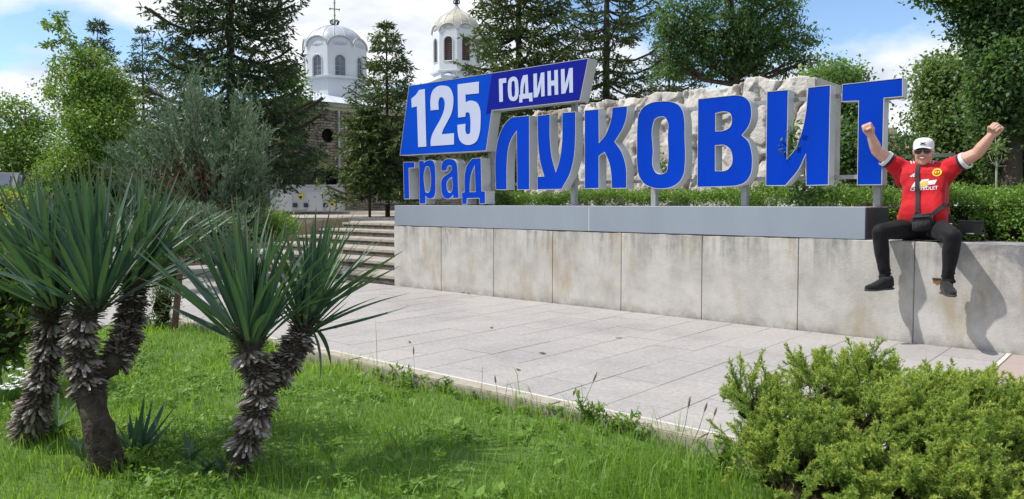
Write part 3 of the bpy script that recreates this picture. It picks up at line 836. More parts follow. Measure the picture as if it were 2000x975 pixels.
def octagon_tower(name, ctr, rot, ap, z0, zc, zs, wz0, wz1, ww, mats, dome, seams, louvre=False):
    """octagonal lantern: lower drum z0..zc, cornice, faces with arched tops, windows, dome"""
    T = empty('tower_dummy', (0, 0, 0), None, None) if False else None
    s = 2 * ap * tan(pi / 8)
    mw, mt, ms = mats
    base = MB().lathe([((ap * .96) / cos(pi / 8), z0), ((ap * .96) / cos(pi / 8), zc)], 8, Matrix.Rotation(pi / 8, 4, 'Z')).mesh(name, mw)
    root_me = base
    M0 = Matrix.Translation(ctr) @ Matrix.Rotation(rot, 4, 'Z')
    base.transform(M0); root = link(name, base, church)
    def add(nm, mb, mat, M=None, sm=False, par=root):
        me = mb.mesh(nm, mat, sm); me.transform(M0 @ M if M is not None else M0); return link(nm, me, par)
    add('cornice', MB().lathe([(ap * .9, zc), (ap * 1.16, zc + .002), (ap * 1.18, zc + .10), (ap * 1.02, zc + .16)], 8, Matrix.Rotation(pi / 8, 4, 'Z')), mw)
    V, F = [], []
    seams_mb = MB(); glass_mb = []; bars = []
    for k in range(8):
        a = k * pi / 4
        # drawing plane -> face plane
        Mf = Matrix.Rotation(a, 4, 'Z') @ Matrix(((0, -1, 0, ap), (1, 0, 0, 0), (0, 0, 1, 0), (0, 0, 0, 1)))
        r = s / 2
        top = [(r * cos(pi * j / 12), zs + r * .78 * sin(pi * j / 12)) for j in range(13)]
        outer = [(-r, zc + .14), (r, zc + .14)] + top
        win = arch(-ww / 2, ww / 2, wz0, wz1)
        fm = flat_mesh('f', [outer, win[::-1]], 0, mw); sm_ = side_mesh('s', [outer, win[::-1]], 0, .14, mw)
        for mm in (fm, sm_):
            mm.transform(M0 @ Mf); o = len(V); V += [tuple(v.co) for v in mm.vertices]; F += [tuple(o + q for q in p.vertices) for p in mm.polygons]
        # moulded edge following the arch
        edge = MB().tube([(p[0], -.03, p[1] + .02) for p in top], .045, 6)
        add('arch_moulding', edge, ms, Mf)
        # window
        fo = MB()
        ol = arch(-ww / 2 - .04, ww / 2 + .04, wz0 - .04, wz1 + .04)
        w_ = add('window', MB().tube([(p[0], -.012, p[1]) for p in ol] + [(ol[0][0], -.012, ol[0][1])], .03, 4), mw, Mf)
        gm = flat_mesh('pane', [win], .09, M_BROWNW if louvre else M_GLASS); gm.transform(M0 @ Mf); link('pane', gm, root)
        bb = MB()
        if louvre:
            z = wz0 + .05
            while z < wz1 - .12:
                bb.box(-ww / 2 + .01, ww / 2 - .01, .03, .085, z, z + .05, None); z += .11
        else:
            bb.box(-.015, .015, .06, .088, wz0, wz1 - .02)
            for j in range(1, 4): bb.box(-ww / 2, ww / 2, .06, .088, wz0 + (wz1 - wz0) * j / 4.3 - .015, wz0 + (wz1 - wz0) * j / 4.3 + .015)
        add('louvre' if louvre else 'muntin', bb, M_BROWNW if louvre else M_MUNTIN, Mf)
    me = bpy.data.meshes.new('lantern_wall'); me.from_pydata(V, [], F); setmat(me, mw); link('lantern_wall', me, root)
    add('inside', MB().lathe([(ap * .8, zc), (ap * .8, zs)], 8, Matrix.Rotation(pi / 8, 4, 'Z')), M_BLACKIN)
    d = add('dome', MB().lathe(dome, 48), mt, sm=True)
    sm_b = MB()
    for k in range(seams):
        a = 2 * pi * (k + .5) / seams
        sm_b.tube([(r * cos(a) * 1.003, r * sin(a) * 1.003, z) for r, z in dome if r > .02], .022, 4)
    add('seam', sm_b, ms)
    return root, M0, add
# silver dome
dc = at(657, 396, 40.0); Z0 = 1.24
zof = lambda y, D: EYE + (396 - y) / FPX * D
ctr = Vector((dc.x, dc.y, 0))
mid_n = atan2(-.44, .90)
zs = zof(98, 39.3)
dome = [(1.56, zof(97, 39.5)), (1.54, zof(90, 39.5)), (1.46, zof(80, 39.5)), (1.28, zof(70, 39.5)), (.98, zof(61, 39.5)), (.6, zof(54.5, 39.5)), (.25, zof(51, 39.5)), (.02, zof(50, 39.5))]
root, M0, addp = octagon_tower('dome_drum', ctr, mid_n, 1.53, 6.0, zof(157, 39), zs, zof(149, 38.5), zof(109, 38.5), .50, (M_WHITEW, M_TIN, M_SEAM), dome, 16)
zt = zof(50, 39.5)
cr_ = MB()
for k in range(8):
    a = 2 * pi * k / 8
    cr_.tube([(.05 * cos(a), .05 * sin(a), zt), (.2 * cos(a), .2 * sin(a), zt + .1), (.24 * cos(a), .24 * sin(a), zt + .24), (.12 * cos(a), .12 * sin(a), zt + .30)], .028, 5)
addp('crown_finial', cr_, M_IRON)
zc0 = zt + .25
crs = MB()
cd = Vector((1, 0, 0))
crs.tube([(0, 0, zc0 - .3), (0, 0, zc0 + 1.25)], .035, 6)
for sgn in (-1, 1):
    crs.tube([(0, 0, zc0 + .62), (0, sgn * .22, zc0 + .62)], .03, 6).ell((0, sgn * .24, zc0 + .62), (.045, .05, .09), 1)
crs.ell((0, 0, zc0 + .95), (.05, .06, .10), 1).ell((0, 0, zc0 + .30), (.05, .06, .10), 1).ell((0, 0, zc0 + 1.22), (.04, .05, .08), 1)
addp('cross', crs, M_GILT)
# small side roof right of the drum
chm(MB().box(-5.2, -1.6, 6.8, 10.2, e0 + .3, e0 + 1.1).box(-5.3, -1.5, 6.7, 10.3, e0 + 1.101, e0 + 1.22), 'side_chapel', M_CORN)
# bell tower
tc0 = at(893, 396, 46.0); ctr2 = Vector((tc0.x, tc0.y, 0))
zs2 = zof(66, 45); q = lambda y: zof(y, 45.5)
dome2 = [(1.40, q(64)), (1.38, q(55)), (1.24, q(45)), (.98, q(36)), (.72, q(30)), (.42, q(24)), (.20, q(19)), (.09, q(13)), (.06, q(8))]
root2, M02, addq = octagon_tower('bell_tower', ctr2, atan2(-.36, .93), 1.36, 4.0, q(147), zs2, q(125), q(80), .50, (M_WHITEW, M_BEIGETIN, M_SEAM), dome2, 16, louvre=True)
fb = MB()
for k in range(8):
    a = 2 * pi * k / 8
    fb.tube([(.05 * cos(a), .05 * sin(a), q(9)), (.2 * cos(a), .2 * sin(a), q(6)), (.16 * cos(a), .16 * sin(a), q(1)), (.05 * cos(a), .05 * sin(a), q(-1))], .035, 5)
fb.tube([(0, 0, q(10)), (0, 0, q(-40))], .035, 6).tube([(0, -.3, q(-28)), (0, .3, q(-28))], .03, 6)
addq('crown_finial', fb, M_IRON)
addq('tower_base', MB().box(-1.75, 1.75, -1.75, 1.75, .5, q(158)), M_WHITEW)
addq('tower_roof', MB().lathe([(2.6, q(165)), (1.5, q(150))], 4, Matrix.Rotation(pi / 4, 4, 'Z')), M_ROOF)
# downpipe
pz = onwall(661, 412)
chm(MB().tube([(.12, pz.y, 0), (.12, pz.y, EH)], .05, 8), 'downpipe', M_TIN)

# ------------------------------------------------------------------ electric cabinet in front of the church
M_CAB = simple('grey_painted_sheet_metal', (0.44, 0.46, 0.50), 0.5, 0.05, 2)
M_CABD = simple('lighter_door_sheet', (0.50, 0.52, 0.56), 0.45, 0.05, 2)
M_YEL = simple('yellow_sticker', (0.75, 0.58, 0.02), 0.5, 0.05, 8)
M_NAVY = simple('dark_blue_lock_box', (0.015, 0.025, 0.06), 0.5, 0.2, 9)
cl, crr = at(528, 396, 29), at(667, 396, 29)
cl.z = crr.z = 0.88
xa = (crr - cl).normalized(); ya = Vector((-xa.y, xa.x, 0))
cab = empty('electric_cabinet', cl.lerp(crr, .5), 'long grey metal electric cabinet with yellow warning stickers before the church', 'cabinet')
KM = basis(cl, xa, ya, Vector((0, 0, 1)))
Lc = (crr - cl).length; Hc = zof(361, 29) - .88; kx_ = lambda px: (px - 528) / 139 * Lc
kz_ = lambda py: zof(py, 29) - .88
def cb(mb, name, mat, par=None):
    me = mb.mesh(name, mat); me.transform(KM); return link(name, me, par or cab)
cb(MB().box(0, Lc, 0, .6, .0, Hc - .05, bev=.01), 'case', M_CAB)
cb(MB().box(-.03, Lc + .03, -.04, .63, Hc - .049, Hc, bev=.008), 'lid', M_CAB)
cb(MB().box(.02, Lc - .02, -.012, -.001, .0, .07), 'plinth', M_MUNTIN)
for a, b_ in ((541, 571), (600, 631), (637, 664)):
    d = cb(MB().box(kx_(a), kx_(b_), -.02, -.0015, kz_(412), kz_(375), bev=.004), 'door', M_CABD)
    cb(MB().box(kx_(a) + .05, kx_(a) + .08, -.035, -.0205, kz_(395), kz_(390)), 'handle', M_MUNTIN, d)
    cb(MB().box((kx_(a) + kx_(b_)) / 2 - .02, (kx_(a) + kx_(b_)) / 2 + .02, -.023, -.0205, kz_(386), kz_(383)), 'plate', M_NAVY, d)
for c_ in (577, 598, 636): cb(MB().box(kx_(c_ - 4), kx_(c_ + 4), -.09, -.021, kz_(405), kz_(397), bev=.006), 'lock_box', M_NAVY)
for c_, y_ in ((588, 383), (649, 397)):
    s_ = cb(MB().box(kx_(c_ - 4.5), kx_(c_ + 4.5), -.024, -.0212, kz_(y_ + 6), kz_(y_ - 6)), 'warning_sticker', M_YEL)
    cb(MB().lathe([(.0, 0), (.055, 0), (.055, .002), (0, .002)], 12, Matrix.Translation((kx_(c_), -.0245, kz_(y_ + 2))) @ Matrix.Rotation(pi / 2, 4, 'X')), 'emblem', M_NAVY, s_)
    cb(MB().box(kx_(c_ - 3), kx_(c_ + 3), -.0262, -.0246, kz_(y_ - 4), kz_(y_ - 5)), 'print', M_NAVY, s_)
for c_ in (617, 650):
    cb(MB().box(kx_(c_ - 4), kx_(c_ + 4), -.012, -.0015, kz_(371), kz_(369), bev=.002), 'vent', M_MUNTIN)

# ------------------------------------------------------------------ carved limestone monument
def vnoise(x, y, seed):
    xi = np.floor(x).astype(int); yi = np.floor(y).astype(int); fx = x - xi; fy = y - yi
    fx = fx * fx * (3 - 2 * fx); fy = fy * fy * (3 - 2 * fy)
    def h(i, j):
        n = np.sin(i * 127.1 + j * 311.7 + seed * 74.7) * 43758.5453
        return n - np.floor(n)
    return (h(xi, yi) * (1 - fx) + h(xi + 1, yi) * fx) * (1 - fy) + (h(xi, yi + 1) * (1 - fx) + h(xi + 1, yi + 1) * fx) * fy
def fbm(x, y, seed, o=5):
    r = 0; a = .5
    for k in range(o): r = r + a * vnoise(x * 2 ** k, y * 2 ** k, seed + k); a *= .5
    return r
def cell(x, y, seed):
    xi = np.floor(x).astype(int); yi = np.floor(y).astype(int)
    best = np.full(x.shape, 9.0); idv = np.zeros(x.shape); sec = np.full(x.shape, 9.0)
    for i in (-1, 0, 1):
        for j in (-1, 0, 1):
            a, b_ = xi + i, yi + j
            h1 = np.sin(a * 127.1 + b_ * 311.7 + seed) * 43758.5453; h1 -= np.floor(h1)
            h2 = np.sin(a * 269.5 + b_ * 183.3 + seed) * 43758.5453; h2 -= np.floor(h2)
            d = np.hypot(a + h1 - x, b_ + h2 - y)
            m = d < best
            sec = np.where(m, best, np.minimum(sec, d)); best = np.where(m, d, best); idv = np.where(m, h1 * .6 + h2 * .4, idv)
    return best, sec - best, idv
def facets(x, y, seed):
    """broken faces: every Voronoi cell is a tilted plane"""
    xi = np.floor(x).astype(int); yi = np.floor(y).astype(int)
    best = np.full(x.shape, 9.0); out = np.zeros(x.shape); sec = np.full(x.shape, 9.0)
    for i in (-1, 0, 1):
        for j in (-1, 0, 1):
            a, b_ = xi + i, yi + j
            h = []
            for p, q in ((127.1, 311.7), (269.5, 183.3), (419.2, 371.9), (78.2, 140.3)):
                v = np.sin(a * p + b_ * q + seed) * 43758.5453; h.append(v - np.floor(v))
            dx, dy = x - (a + h[0]), y - (b_ + h[1]); d = np.hypot(dx, dy)
            m = d < best
            sec = np.where(m, best, np.minimum(sec, d)); best = np.where(m, d, best)
            out = np.where(m, h[2] * .5 + dx * (h[3] - .5) * .9 + dy * (h[0] - .6) * .6, out)
    return out, sec - best
def m_limestone():
    m, t, b = newmat('rough_limestone')
    gn = t.nodes.new('ShaderNodeNewGeometry'); pos = gn.outputs['Position']
    f = noise(t, 2.2, 8, 0.65, vec=pos)
    c = ramp(t, f, [(0.3, (0.40, 0.375, 0.34)), (0.5, (0.51, 0.485, 0.445)), (0.7, (0.60, 0.58, 0.545))])
    g = noise(t, 1.1, 5, vec=pos, stretch=(1, 1, .5), dist=0.4)
    c = mixc(t, ramp(t, g, [(0.55, (0, 0, 0)), (0.68, (.6, .6, .6))]), c, (0.25, 0.17, 0.11))
    cv = attr(t, 'crack')
    c = mixc(t, cv, c, (0.15, 0.10, 0.065))
    t.links.new(c, b.inputs['Base Color']); b.inputs['Roughness'].default_value = 0.95
    bump(t, b, noise(t, 22, 8, 0.7, vec=pos), 0.8, 0.03)
    return m
M_LIME = m_limestone()
MYF = 10.8
tops = [(1026, 222), (1035, 216), (1080, 211), (1120, 206), (1150, 196), (1196, 191), (1222, 187), (1248, 187), (1262, 178), (1300, 176), (1322, 175), (1340, 167), (1352, 167), (1375, 172), (1400, 170), (1420, 164), (1440, 155), (1455, 150), (1475, 149), (1490, 156), (1512, 153), (1540, 151), (1560, 148), (1574, 148)]
tp = np.array([list(on_y(x, y, MYF))[::2] for x, y in tops])
mx0, mx1 = tp[0, 0], tp[-1, 0]
nx, nz = 250, 104
us = np.linspace(mx0, mx1, nx); vs = np.linspace(0, 1, nz)
top = np.interp(us, tp[:, 0], tp[:, 1]) + (fbm(us * 5, us * 0, 3) - .5) * .10
Xg = np.repeat(us[:, None], nz, 1); Zg = .80 + (top[:, None] - .80) * vs[None, :]
qx = Xg + .35 * fbm(Xg * 2.5, Zg * 2.5, 61); qz = Zg + .35 * fbm(Xg * 2.5 + 5, Zg * 2.5, 62)
c1, e1, id1 = cell(qx * 1.1, qz * .8, 5.0); c2, e2, id2 = cell(qx * 3.0, qz * 2.4, 9.0)
amp = np.clip((Zg - 1.2) / .4, .25, 1)
wx = Xg + .25 * fbm(Xg * 2, Zg * 2, 55); wz = Zg + .25 * fbm(Xg * 2 + 9, Zg * 2, 56)
rid = np.abs(fbm(wx * 2.6, wz * .8, 77, 4) - .47); rid2 = np.abs(fbm(wx * 5.5 + 3, wz * 3.2, 79, 4) - .47)
f1_, g1_ = facets(qx * 1.25, qz * .75, 3.0); f2_, g2_ = facets(qx * 3.6, qz * 2.6, 8.0)
disp = .25 * f1_ + .13 * f2_ + .16 * fbm(wx * 1.3, wz * .7, 21, 4) - .09 * np.exp(-(rid / .03) ** 2) + .030 * fbm(Xg * 11, Zg * 10, 40, 4)
disp = disp * 1.0 + .35 * (1 - vs[None, :] ** 2) * .6
crack = np.clip(np.exp(-(rid / .022) ** 2) * .75 + np.exp(-(rid2 / .02) ** 2) * .35, 0, 1) * np.clip((fbm(Xg * 1.3, Zg * 1.3, 90) - .3) * 4, 0, 1)
Yg = MYF + .35 - disp
V1 = np.stack([Xg, Yg, Zg], -1).reshape(-1, 3)
Vb = np.stack([Xg, np.full_like(Xg, MYF + 1.1), Zg], -1).reshape(-1, 3)
I = np.arange(nx * nz).reshape(nx, nz); J = I + nx * nz
q4 = lambda A_: np.stack([A_[:-1, :-1], A_[1:, :-1], A_[1:, 1:], A_[:-1, 1:]], -1).reshape(-1, 4)
Fs = [q4(I), q4(J)[:, ::-1]]
Fs.append(np.stack([I[:-1, -1], I[1:, -1], J[1:, -1], J[:-1, -1]], -1)); 
for e, fl in ((0, 1), (-1, 0)):
    f_ = np.stack([I[e, :-1], I[e, 1:], J[e, 1:], J[e, :-1]], -1); Fs.append(f_[:, ::-1] if fl else f_)
mon = link('stone_monument', np_mesh('stone_monument', np.concatenate([V1, Vb]), Fs, M_LIME, {'crack': np.concatenate([crack.ravel(), np.zeros(nx * nz)])}))
tag(mon, 'long rough hewn pale limestone monument standing behind the blue letters', 'monument')
# fluted block closing it on the right
pR = on_y(1576, 150, MYF); pE = on_y(1597, 152, MYF)
mb = MB(); mb.box(pR.x + .01, pE.x, MYF - .05, MYF + 1.0, .8, pR.z - .02, bev=.015)
for k in range(6):
    x = pR.x + .03 + k * (pE.x - pR.x - .04) / 6
    mb.box(x, x + .018, MYF - .075, MYF - .051, 1.2, pR.z - .05)
me = mb.mesh('end_block', M_LIME); link('end_block', me, mon)

# ------------------------------------------------------------------ street lamp, shelter, house, cars
lp = at(1787, 396, 19.0); lp.z = .86
lamp = empty('street_lamp', lp, 'black street lamp with flat capped lantern behind the white cap', 'street lamp')
zl = zof(277, 19)
MB().tube([(lp.x, lp.y, .86), (lp.x, lp.y, zl - .32)], [.07, .045], 8).build('pole', M_IRON, lamp)
Ml = Matrix.Translation((lp.x, lp.y, 0))
MB().lathe([(.06, zl - .32), (.16, zl + .0), (.16, zl + .04)], 6, Ml).build('lantern', simple('frosted_lantern_glass', (.45, .47, .48), .3, .05, 4), lamp)
MB().lathe([(.0, zl + .15), (.24, zl + .06), (.24, zl + .04), (.0, zl + .035)], 6, Ml).build('cap', M_IRON, lamp)
cg = MB()
for k in range(6):
    a = pi / 3 * k
    cg.tube([(lp.x + .06 * cos(a), lp.y + .06 * sin(a), zl - .32), (lp.x + .165 * cos(a), lp.y + .165 * sin(a), zl + .04)], .012, 4)
cg.build('cage', M_IRON, lamp)

M_PLANK = simple('brown_plank', (0.15, 0.07, 0.045), 0.7, 0.35, 6)
M_GREYGR = simple('grey_green_sheet', (0.34, 0.37, 0.33), 0.6, 0.1, 3)
M_POSTW = simple('pale_timber_post', (0.42, 0.38, 0.30), 0.7, 0.1, 4)
s0, s1 = at(1672, 396, 15.0), at(1842, 396, 15.0)
s0.z = s1.z = .86
sx = (s1 - s0).normalized(); sy = Vector((-sx.y, sx.x, 0))
sh_ = empty('kiosk', s0.lerp(s1, .5), 'small wooden kiosk of brown planks with sloping grey green roof behind the man', 'kiosk')
SM = basis(s0, sx, sy, Vector((0, 0, 1))); SL_ = (s1 - s0).length
def sk_(mb, n, m): me = mb.mesh(n, m); me.transform(SM); return link(n, me, sh_)
for k in range(6): sk_(MB().box(0, SL_, 0, .05, .02 + k * .095, .105 + k * .095, bev=.006), 'plank', M_PLANK)
for u in (.0, SL_ * .48, SL_): sk_(MB().box(u - .05, u + .05, -.06, -.001, 0, 1.12), 'post', M_POSTW)
sk_(MB().box(SL_ * .44, SL_ * 1.05, -.35, 1.3, 1.18, 1.25, Matrix.Rotation(radians(-3), 4, 'Y')), 'roof', M_GREYGR)

M_TILE = simple('clay_roof_tiles', (0.30, 0.17, 0.12), 0.9, 0.25, 3, 0.6, 8)
M_HOUSE = simple('pale_house_render', (0.50, 0.44, 0.36), 0.9, 0.08, 2)
def house(px, D, w, d, h, rh, rz, label):
    p = at(px, 396, D); p.z = -.35
    t = empty('house', p, label, 'house', 'tile roofed houses beyond the park', rz)
    M = Matrix.Translation(p) @ Matrix.Rotation(rz, 4, 'Z')
    def hb(mb, n, m, par=t): me = mb.mesh(n, m); me.transform(M); return link(n, me, par)
    hb(MB().box(-w / 2, w / 2, -d / 2, d / 2, 0, h), 'wall', M_HOUSE)
    mb = MB(); bm = mb.bm
    o = .5
    v = [bm.verts.new(q) for q in ((-w/2-o, -d/2-o, h), (w/2+o, -d/2-o, h), (w/2+o, d/2+o, h), (-w/2-o, d/2+o, h), (-w/2+d*.3, 0, h+rh), (w/2-d*.3, 0, h+rh))]
    for f in ((0,1,5,4),(1,2,5),(2,3,4,5),(3,0,4),(3,2,1,0)): bm.faces.new([v[k] for k in f])
    r = hb(mb, 'roof', M_TILE)
    hb(MB().box(-w*.2, -w*.2+.6, -.3, .3, h + .2, h + rh + .7), 'chimney', M_HOUSE, r)
    for k in range(3):
        x = -w / 2 + w * (k + .5) / 3
        wf = hb(MB().box(x - .55, x + .55, -d/2 - .04, -d/2 + .02, h - 2.1, h - .7), 'window', M_WHITEW)
        hb(MB().box(x - .45, x + .45, -d/2 - .05, -d/2 - .041, h - 2.0, h - .8), 'pane', M_GLASS, wf)
house(1800, 48, 12, 9, 3.1, 2.5, YAW, 'brown tiled house roof seen between the last letter and the capped man')
house(1690, 62, 14, 9, 4.2, 2.6, YAW + .25, 'farther tiled house mostly hidden behind the last letter')

M_TYRE = simple('tyre_rubber', (0.02, 0.02, 0.02), 0.9, 0.2, 10)
def car(p, rz, paint, label, tall=1.45):
    t = empty('parked_car', p, label, 'car', 'cars parked beyond the plants', rz)
    M = Matrix.Translation(p) @ Matrix.Rotation(rz, 4, 'Z')
    def hb(mb, n, m, par=t, sm=False): me = mb.mesh(n, m, sm); me.transform(M); return link(n, me, par)
    prof = [(-2.05, .35), (2.05, .35), (2.1, .6), (2.0, .85), (1.2, .98), (.55, tall), (-1.25, tall), (-1.95, 1.0), (-2.1, .8)]
    mb = MB().prism(prof, -.82, .82, Matrix.Rotation(pi / 2, 4, 'X'))
    bmesh.ops.bevel(mb.bm, geom=list(mb.bm.edges), offset=.06, segments=2, affect='EDGES', clamp_overlap=True)
    hb(mb, 'body', paint, sm=False)
    g = [(.98, 1.02), (.48, tall - .09), (-1.2, tall - .09), (-1.72, 1.04)]
    for s in (-1, 1):
        hb(MB().prism(g, -.003, .003, Matrix.Translation((0, s * .823, 0)) @ Matrix.Rotation(pi / 2, 4, 'X')), 'side_window', M_GLASS)
    for xa_, xb, za, zb in ((1.16, .58, 1.0, tall - .05), (-1.9, -1.3, 1.02, tall - .05)):
        bm = bmesh.new(); off = .012 if xa_ > 0 else -.012
        vv = [bm.verts.new(q) for q in ((xa_ + off, -.68, za + .02), (xa_ + off, .68, za + .02), (xb + off, .62, zb + .01), (xb + off, -.62, zb + .01))]
        bm.faces.new(vv); mb = MB(); mb.bm.free(); mb.bm = bm
        r_ = bmesh.ops.extrude_face_region(bm, geom=bm.faces[:]); bmesh.ops.translate(bm, vec=(.01 if xa_ > 0 else -.01, 0, .01), verts=[v for v in r_['geom'] if isinstance(v, bmesh.types.BMVert)])
        hb(mb, 'windscreen', M_GLASS)
    for x in (-1.3, 1.3):
        for s in (-1, 1):
            w = hb(MB().lathe([(.0, -.1), (.28, -.1), (.32, -.07), (.32, .07), (.28, .1), (0, .1)], 20, Matrix.Translation((x, s * .76, .32)) @ Matrix.Rotation(pi / 2, 4, 'X')), 'wheel', M_TYRE)
            hb(MB().lathe([(0, -.105), (.19, -.104), (.2, -.09)], 14, Matrix.Translation((x, s * .765, .32)) @ Matrix.Rotation(pi / 2 * s, 4, 'X')), 'rim', M_TRIM, w)
    for s in (-1, 1):
        hb(MB().box(2.03, 2.09, s * .6 - .15, s * .6 + .15, .66, .8, bev=.02), 'headlight', M_TRIM)
        hb(MB().box(-2.1, -2.04, s * .65 - .1, s * .65 + .1, .72, .9, bev=.02), 'tail_light', simple('red_lamp', (.3, .01, .01), .3, .05, 3))
    return t
M_CARW = simple('pale_car_paint', (0.55, 0.57, 0.60), 0.3, 0.03, 2)
M_CARG = simple('grey_car_paint', (0.16, 0.17, 0.19), 0.3, 0.05, 2)
p = at(1914, 396, 30); p.z = .30
car(p, YAW + 1.9, M_CARW, 'pale car whose roof shows above the hedge right of the man')
p = at(-8, 396, 17.5); p.z = .05
car(p, YAW + pi / 2 + .35, M_CARG, 'dark grey car half out of frame behind the yuccas', 1.85)

# black floodlight on the wall behind the man
fl0 = Vector((-1.365, 7.74, WH))
fl = empty('floodlight', fl0, 'black rectangular floodlight standing on the wall beside the man', 'floodlight')
M_BLK = simple('black_powder_coat', (0.018, 0.018, 0.02), 0.45, 0.2, 8)
FM = Matrix.Translation(fl0) @ Matrix.Rotation(radians(8), 4, 'Z')
def fb_(mb, n, m, par=fl): me = mb.mesh(n, m); me.transform(FM); return link(n, me, par)
mb = MB().prism([(-.085, .055), (.085, .055), (.10, .175), (-.10, .175)], -.05, .05, Matrix.Rotation(pi / 2, 4, 'X'))
bmesh.ops.bevel(mb.bm, geom=list(mb.bm.edges), offset=.006, segments=1, affect='EDGES')
fb_(mb, 'housing', M_BLK)
fb_(MB().box(-.105, .105, -.062, .055, .172, .186, bev=.004), 'visor', M_BLK)
fb_(MB().prism([(-.07, .065), (.07, .065), (.082, .16), (-.082, .16)], -.053, -.0505, Matrix.Rotation(pi / 2, 4, 'X') @ Matrix.Translation((0, 0, .104))), 'glass', simple('floodlight_glass', (.012, .012, .013), .35, .1, 4, spec=.3))
fb_(MB().box(-.112, -.104, -.02, .02, .0, .12).box(.104, .112, -.02, .02, .0, .12).box(-.104, .104, -.02, .02, .0, .008), 'bracket', M_BLK)
fb_(MB().box(-.03, .03, -.07, -.054, .066, .076), 'label_plate', M_STEEL)

# ------------------------------------------------------------------ trees, hedges, shrubs
M_BARK = simple('grey_brown_bark', (0.075, 0.058, 0.045), 0.95, 0.35, 8, 0.8, 30, bd=.02)
M_BARKP = simple('pale_bark', (0.34, 0.31, 0.27), 0.9, 0.25, 8, 0.4, 30)
M_TWIG_CORE = simple('dark_twigs_and_cores', (0.028, 0.026, 0.014), 1.0, 0.4, 6, spec=0.0)  # for real twigs and for the dark cores added inside the shrubs
M_SPRUCE = leafmat('spruce_needles', [(0.15, (0.02049, 0.0444, 0.02049)), (0.5, (0.0444, 0.0888, 0.03416)), (0.9, (0.09393, 0.1571, 0.05123))], 0.12, (0.12, 0.2, 0.04), 0.55, 0.8)
M_SPRUCE2 = leafmat('yellower_spruce_needles', [(0.15, (0.03267, 0.0594, 0.02079)), (0.5, (0.06683, 0.1158, 0.03267)), (0.9, (0.1411, 0.2005, 0.05198))], 0.15, (0.2, 0.28, 0.05), 0.55, 0.8)
M_BIRCH = leafmat('bright_leaves', [(0.15, (0.05588, 0.1211, 0.02236)), (0.5, (0.1118, 0.2143, 0.03726)), (0.9, (0.2236, 0.354, 0.05588))], 0.35, (0.26, 0.40, 0.05), 0.45, 0.9)
M_DARKL = leafmat('dark_leaves', [(0.15, (0.0299, 0.0667, 0.0276)), (0.5, (0.0621, 0.1242, 0.046)), (0.9, (0.1265, 0.2127, 0.0713))], 0.34, (0.20, 0.36, 0.06), 0.45, 0.7)
M_MAPLE = leafmat('maple_leaves', [(0.15, (0.0575, 0.1078, 0.03163)), (0.5, (0.1222, 0.2012, 0.06469)), (0.9, (0.23, 0.3162, 0.1222))], 0.3, (0.28, 0.40, 0.08), 0.45, 0.9)
M_HEDGE = leafmat('box_hedge_leaves', [(0.15, (0.05139, 0.1214, 0.02336)), (0.5, (0.1285, 0.257, 0.04204)), (0.9, (0.2804, 0.4439, 0.07008))], 0.3, (0.25, 0.38, 0.04), 0.4, 2.5)
M_JUNB = leafmat('blue_juniper_needles', [(0.15, (0.060, 0.105, 0.060)), (0.5, (0.138, 0.208, 0.120)), (0.9, (0.245, 0.325, 0.200))], 0.15, (0.15, 0.24, 0.12), 0.6, 0.9)
M_FARC = leafmat('far_conifers', [(0.1, (0.02, 0.035, 0.025)), (0.9, (0.035, 0.055, 0.035))], 0.05, (0.1, 0.15, 0.05), 0.7, 0.2)

